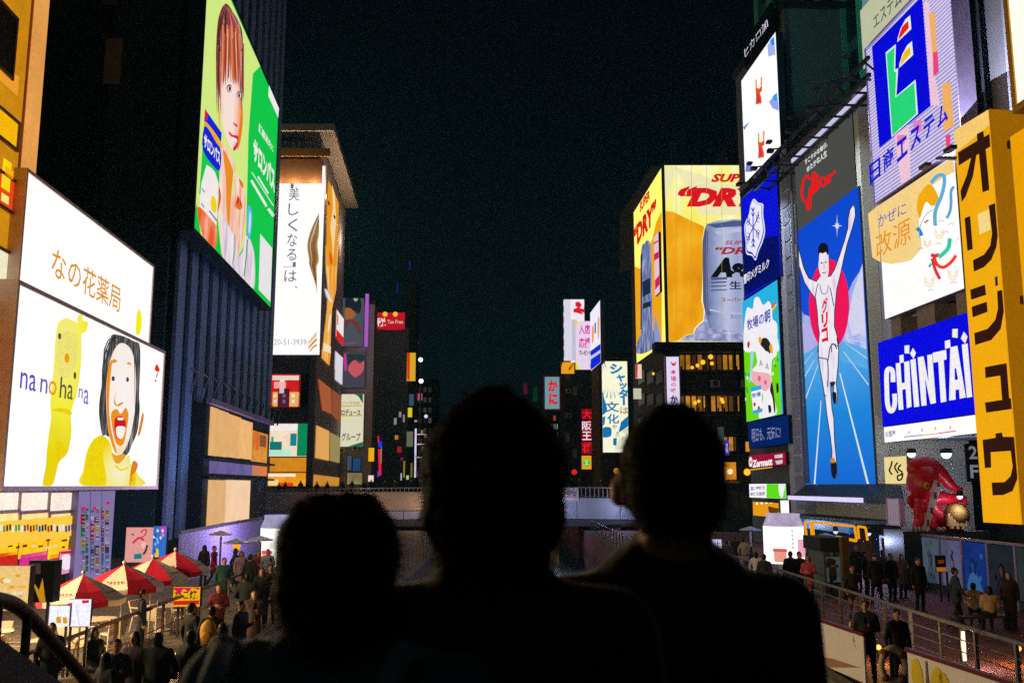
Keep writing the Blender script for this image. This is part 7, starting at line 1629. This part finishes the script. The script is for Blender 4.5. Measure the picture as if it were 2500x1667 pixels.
# (pixel of the head top, figure, facing, clothes, label)
crowd = [
 # left bank, near
 (286,1560,'phone',.4,'2c2e30','1a1a1c',1.66,'person in grey jacket looking at a phone at the bottom left'),
 (262,1592,'standlong',2.6,'14161a','101214',1.55,'person in black seen from behind at the very bottom left'),
 (331,1541,'standlong',-.3,'3a2034','1c1820',1.68,'long-haired person in plum coat near the terrace railing'),
 (388,1543,'puffy',3.0,'101418','0c0e12',1.76,'broad person in black puffer jacket seen from behind near terrace railing'),
 (470,1538,'puffy',2.7,'0e1216','14161a',1.76,'person in black with raised elbows seen from behind at lower left'),
 (519,1478,'walk',3.3,'1a1814','6a5038',1.7,'person with yellow backpack and tan trousers seen from behind'),
 (590,1466,'phone',1.2,'1c2a3c','16181c',1.66,'person in dark blue jacket bent over a phone on left bank'),
 (470,1470,'stand',2.5,'0e1418','101216',1.72,'dark-clad person left of the yellow backpack'),
 (548,1361,'stand',.5,'24504c','101418',1.74,'person in teal jacket standing on the left bank'),
 (500,1330,'standlong',2.9,'0c0e12','101216',1.66,'dark person before the violet hoarding'),
 (524,1332,'walk',1.4,'a01c28','14181c',1.68,'person in red top before the violet hoarding'),
 (576,1338,'walklong',2.2,'16181e','101216',1.68,'dark person walking under the pale patio heater'),
 (590,1345,'phonelong',.6,'d8b8c8','1a1a22',1.65,'person in pale pink top under the patio heater'),
 (612,1352,'stand',2.9,'0e1014','14161a',1.76,'tall dark person in the middle of the left crowd'),
 (632,1344,'cross',.3,'b03a58','1c1c24',1.62,'person in crimson top near the left can kiosk'),
 (640,1386,'standlong',.2,'12161a','101216',1.7,'long-haired person in black facing the camera left of the onlookers'),
 (662,1378,'phone',.1,'14181a','3a3020',1.74,'person in black with lit face nearest the left can kiosk'),
 (688,1388,'walk',-.2,'2a2824','7a6444',1.7,'person in brown jacket and tan trousers beside the onlookers'),
 (605,1400,'puffy',3.1,'14181c','16181c',1.72,'person in black puffer jacket with back turned on left bank'),
 (232,1530,'sitlong',1.2,'1c1816','181614',1.3,'person in dark brown sitting at the nearest terrace table'),
 (128,1520,'stand',.5,'100c0c','14100e',1.6,'dark-haired person beside the white menu boards'),
 (350,1440,'phone',2.0,'2a2a3c','181820',1.6,'person in slate jacket under the second parasol'),
 (545,1520,'walklong',3.0,'6a5a4c','1c1c22',1.64,'person in taupe coat with bobbed hair right of the yellow backpack'),
 (622,1440,'phonelong',.2,'4a3c34','1a1a1e',1.62,'long-haired person in brown jacket left of the onlookers'),
 (535,1425,'cross',.4,'7a2a3c','1a1a20',1.63,'person in maroon sweater in the middle of the left crowd'),
 (655,1340,'phone',.4,'c8ccd8','20242c',1.7,'person in pale grey top right beside the left can kiosk'),
 # right bank
 (1865,1352,'stand',2.8,'2a3444','14161c',1.7,'person in slate blue left edge of the right can kiosk'),
 (2030,1345,'cross',.2,'5a4a44','1c1c20',1.66,'person in brown cardigan beside the ticket booth'),
 (2155,1342,'walklong',.6,'3a4658','1a1c22',1.64,'person in blue grey coat walking left of the poster wall'),
 (2200,1352,'phonelong',.3,'5a4c5c','181a1e',1.62,'person in mauve coat before the first poster'),
 (2330,1385,'walk',1.4,'2c3848','14161a',1.72,'person in dark blue walking before the posters'),
 (2460,1395,'standlong',-.2,'3a3038','141418',1.64,'long-haired person in plum at the right end of the posters'),
 (1775,1318,'walk',2.6,'384048','16181c',1.7,'person in grey jacket left of the beige jacketed person'),
 (2240,1361,'stand',.2,'0c1018','0c0e14',1.76,'person in long black coat before the poster wall'),
 (2174,1350,'stand',.4,'10141a','101216',1.72,'person in black standing left of the poster wall'),
 (2112,1465,'phone',-.5,'14161a','16202a',1.72,'person in black holding a cream bag at the fence gap'),
 (2188,1486,'stand',.1,'0e1014','101216',1.64,'person in black with pale paper bag at the fence gap'),
 (1929,1345,'stand',3.0,'141c2c','1a2a48',1.76,'person in navy seen from behind before the right can kiosk'),
 (1951,1346,'phone',.4,'1c1a1a','1c3a68',1.74,'person in black and jeans before the right can kiosk'),
 (1972,1356,'cross',-.4,'c85068','1c1c20',1.68,'person in pink coat right of the right can kiosk'),
 (1816,1312,'walk',2.4,'a8a090','2a2a30',1.72,'person in beige jacket under the flat patio heater'),
 (1846,1346,'walklong',2.6,'e0dce4','1c4a80',1.62,'person in white jacket and blue jeans left of can kiosk'),
 (1796,1308,'stand',2.9,'101418','14161a',1.7,'dark person by the low block at right bank'),
 (1835,1335,'phonelong',1.0,'302c3c','181a20',1.6,'person in slate coat beside the white jacketed person'),
 (2044,1325,'standlong',.4,'141824','101218',1.7,'dark person behind the ticket booth'),
 (2090,1330,'phone',-.3,'20182c','14141c',1.72,'person in dark violet right of the brown post'),
 (2112,1345,'stand',.9,'101820','2a3a60',1.7,'person in dark blue and jeans right of the brown post'),
 (2135,1352,'wide',.1,'14181c','141618',1.72,'person in black cap near the white door frame'),
 (2080,1380,'walk',-.2,'241c20','8a6a58',1.66,'person with tan trousers in front of the brown post'),
]
for px, py, k, rz, top_, tr_, h, lab in crowd:
    hh = h if 'sit' not in k else 1.28
    x, y = hp_(px, py, hh)
    person(V[k], lab, x, y, rz, top_, tr_, None, h if 'sit' not in k else 1.68, 'people on the left bank' if px < 1000 else 'people on the right bank')
    if 'phone' in k:
        c_, s_ = math.cos(rz), math.sin(rz); sc9 = h/1.7; lx, ly = .05*sc9, -.36*sc9
        t = thing('smartphone', 'lit smartphone held by the ' + ' '.join(lab.split()[:9]), 'smartphone', (x + lx*c_ - ly*s_, y + lx*s_ + ly*c_, 1.27*sc9), rz)
        MB().box(-.036, .036, -.008, .002, 0, .15).build('case', M('101214', .3), t); MB().box(-.032, .032, .0025, .004, .008, .142).build('screen', E('c8d8f0', 1.2), t)
for px, py, k, rz, lab in ((2375,1422,'sit',2.7,'left of two seated people in beige puffer jackets on a bench'), (2413,1430,'sitlong',2.9,'right of two seated people in beige puffer jackets on a bench')):
    x, y = hp_(px, py, 1.26); person(V[k], lab, x, y, rz, 'b8a078', '1c1c20', None, 1.68, 'people on the right bank')
x, y = hp_(2394, 1428, 1.26)
bn = thing('bench', 'low dark bench under the two seated people', 'bench', (x, y, 0), .15); MB().box(-.95, .95, -.22, .25, .36, .42).build('seat', M('4a4038', .6), bn)
for sx in (-.8, .8): MB().box(sx-.04, sx+.04, -.18, .2, 0, .36).build('leg', M('303030', .5), bn)
def bag(name, label, px, py, z, w_, h_, col, D):
    p = dp(px, py, D); t = thing(name, label, 'bag', (p.x, p.y, p.z))
    MB().add([(-w_/2,-.06,0),(w_/2,-.06,0),(w_/2,.06,0),(-w_/2,.06,0),(-w_*.46,-.04,h_),(w_*.46,-.04,h_),(w_*.46,.04,h_),(-w_*.46,.04,h_)], [(0,1,5,4),(1,2,6,5),(2,3,7,6),(3,0,4,7),(3,2,1,0),(4,5,6,7)]).build('pouch', M(col, .7, 0, .2, 8), t)
    MB().path([(-w_*.3,0,h_),(-w_*.2,0,h_+.14),(w_*.2,0,h_+.14),(w_*.3,0,h_)], .012).build('handle', M('7a6040', .7), t)
bag('handbag', 'cream handbag held by the person at the fence gap', 2091, 1538, .8, .3, .18, 'd8c490', 21.0)
bag('paper_bag', 'pale paper bag carried by the right person at the fence gap', 2211, 1566, .7, .2, .24, 'e0c890', 19.9)
x, y = hp_(519, 1478, 1.7)
bk_ = thing('backpack', 'yellow backpack on the back of the person with tan trousers', 'backpack', (x, y - .2, 1.02)); MB().ball((0,0,.2), 1, 10, (.17,.11,.24)).build('pack', M('d89a14', .6), bk_, smooth=True); MB().ball((0,-.09,.12), 1, 8, (.12,.05,.11)).build('front_pocket', M('c88a10', .6), bk_, smooth=True)
# crowd along the far bridge
rb_ = random.Random(11)
dark = ['16181c','1c1a20','201c18','101418','2a2420','1a2430','38282a','14161a']
for i in range(52):
    x = -25 + i*.98 + rb_.uniform(-.3, .3)
    if -2.0 < x < 3.6 or x > 14: continue
    o = person(FAR[i % 4], 'dark-clad person standing along the far bridge parapet', x, YB + .5 + rb_.uniform(0, 1.2), rb_.uniform(-.6, .6) + (0 if i % 3 else 3.1), rb_.choice(dark), rb_.choice(dark), None, rb_.uniform(1.55, 1.8), 'crowd on the far bridge', deckz(x), face=False)
# the three onlookers close to the camera, seen from behind
ZD = 2.554
def onlooker(label, me, px, D, top_, h, rz=math.pi, hairc=None, tr_='101216'):
    x = (px - CX)/F*D
    o = person(me, label, x, D, rz, top_, tr_, hairc, h, 'onlookers on the footbridge', ZD)
    rh = random.Random(int(px)); hs = MB()                 # loose strands that soften the hair's outline
    pol = [p for p in me.polygons if p.material_index == 1]
    for _ in range(1500):
        p = rh.choice(pol); c, nrm = p.center.copy(), p.normal.copy()
        d = (Vector((rh.uniform(-.5,.5), rh.uniform(-.4,.4), -rh.uniform(.1, 1.0))) + nrm*rh.uniform(.25, .8)).normalized(); L = rh.uniform(.012, .034); sd = d.cross(nrm).normalized()*.0009
        e = c + d*L*.6 + nrm*.002; f = e + (d - nrm*.5).normalized()*L*.5
        hs.add([c-sd, c+sd, e+sd*.7, e-sd*.7, f], [(0,1,2,3), (3,2,4)])
    h_ = hs.build('hair_strands', hairc, o); h_['kind'] = 'stuff'
    return o
HB = M('0b0908', .75, 0, .4, 60, .4, .15)
meC = body('stand', 'short', .7, 1.12, .012, [((0,.025,1.632),(.126,.118,.12),1), ((0,.04,1.56),(.124,.1,.1),1), ((0,.05,1.49),(.094,.06,.09),1), ((0,.03,1.685),(.085,.09,.085),1), ((0,.03,1.45),(.1,.075,.07),2)], 1.12, 1.1, 5, drop=.03, wide=1.12)
meR = body('stand', 'short', .7, 1.22, .012, [((0,.03,1.645),(.106,.108,.09),1), ((0,.05,1.575),(.104,.085,.1),1), ((0,.04,1.68),(.075,.085,.075),1), ((0,.03,1.46),(.078,.07,.08),0), ((-.108,.0,1.575),(.016,.024,.036),0), ((.108,.0,1.575),(.016,.024,.036),0)], 1.14, 1.1, 5, drop=.06, wide=1.22)
meL = body('stand', 'short', .7, 1.12, .012, [((-.005,.03,1.635),(.112,.105,.1),1), ((-.01,.05,1.56),(.108,.085,.1),1), ((-.04,.02,1.705),(.04,.05,.035),1), ((.03,.03,1.70),(.045,.05,.035),1), ((-.13,.07,1.38),(.13,.07,1.38),.06,.06,2)], 1.14, 1.12, 5, drop=-.005, wide=1.22)
def ruffle(me, amp, f_):
    for v in me.vertices:
        if v.co.z > 1.46: v.co += v.normal*(noise.noise(v.co*f_)*amp + noise.noise(v.co*f_*3)*amp*.6)
for m_ in (meC, meL): ruffle(m_, .007, 38)
ruffle(meR, .003, 50)
onlooker('tallest onlooker from behind with bushy dark hair and black jacket', meC, 1207, 1.56, cloth('1c2226'), 1.64, math.pi, HB)
onlooker('right onlooker from behind with short hair and black jacket', meR, 1628, 1.88, cloth('1c2022'), 1.655, math.pi + .15, HB)
oL = onlooker('left shorter onlooker with rounded short hair and dark teal jacket', meL, 843, 1.50, cloth('4a7880'), 1.505, math.pi - .2, HB)
bp2 = thing('backpack', 'dark teal backpack with pale piping on the left onlooker', 'backpack', (oL.location.x - .05, oL.location.y - .2, ZD + .78), -.2)
MB().ball((0,0,.2), 1, 14, (.2,.11,.27)).build('pack', cloth('3a6068'), bp2, smooth=True)
for s in (-1, 1): MB().path([(s*.12,.02,.44),(s*.14,.12,.53),(s*.15,.22,.5),(s*.15,.28,.38)], .018, 8).build('shoulder_strap', cloth('8ab0b4'), bp2, smooth=True)
MB().path([(math.cos(t)*.165, -.02, .22 + math.sin(t)*.265) for t in [i*math.pi/10 for i in range(11)]], .008, 6).build('piping', M('a8c4c8', .5), bp2, smooth=True)

# ================================================================== night air that carries the glow of the signs
hz = MB().box(-360, 360, -80, 780, -3.4, 66).build('haze', None); hz['kind'] = 'stuff'; hz['label'] = 'thin night haze filling the street'
hm9 = bpy.data.materials.new('haze'); hm9.use_nodes = True; n9 = hm9.node_tree; n9.nodes.clear()
o9, v9 = n9.nodes.new('ShaderNodeOutputMaterial'), n9.nodes.new('ShaderNodeVolumePrincipled')
v9.inputs['Color'].default_value = (.22, .74, 1, 1); v9.inputs['Density'].default_value = .00035; v9.inputs['Anisotropy'].default_value = .3
n9.links.new(v9.outputs[0], o9.inputs['Volume']); hz.data.materials.append(hm9)
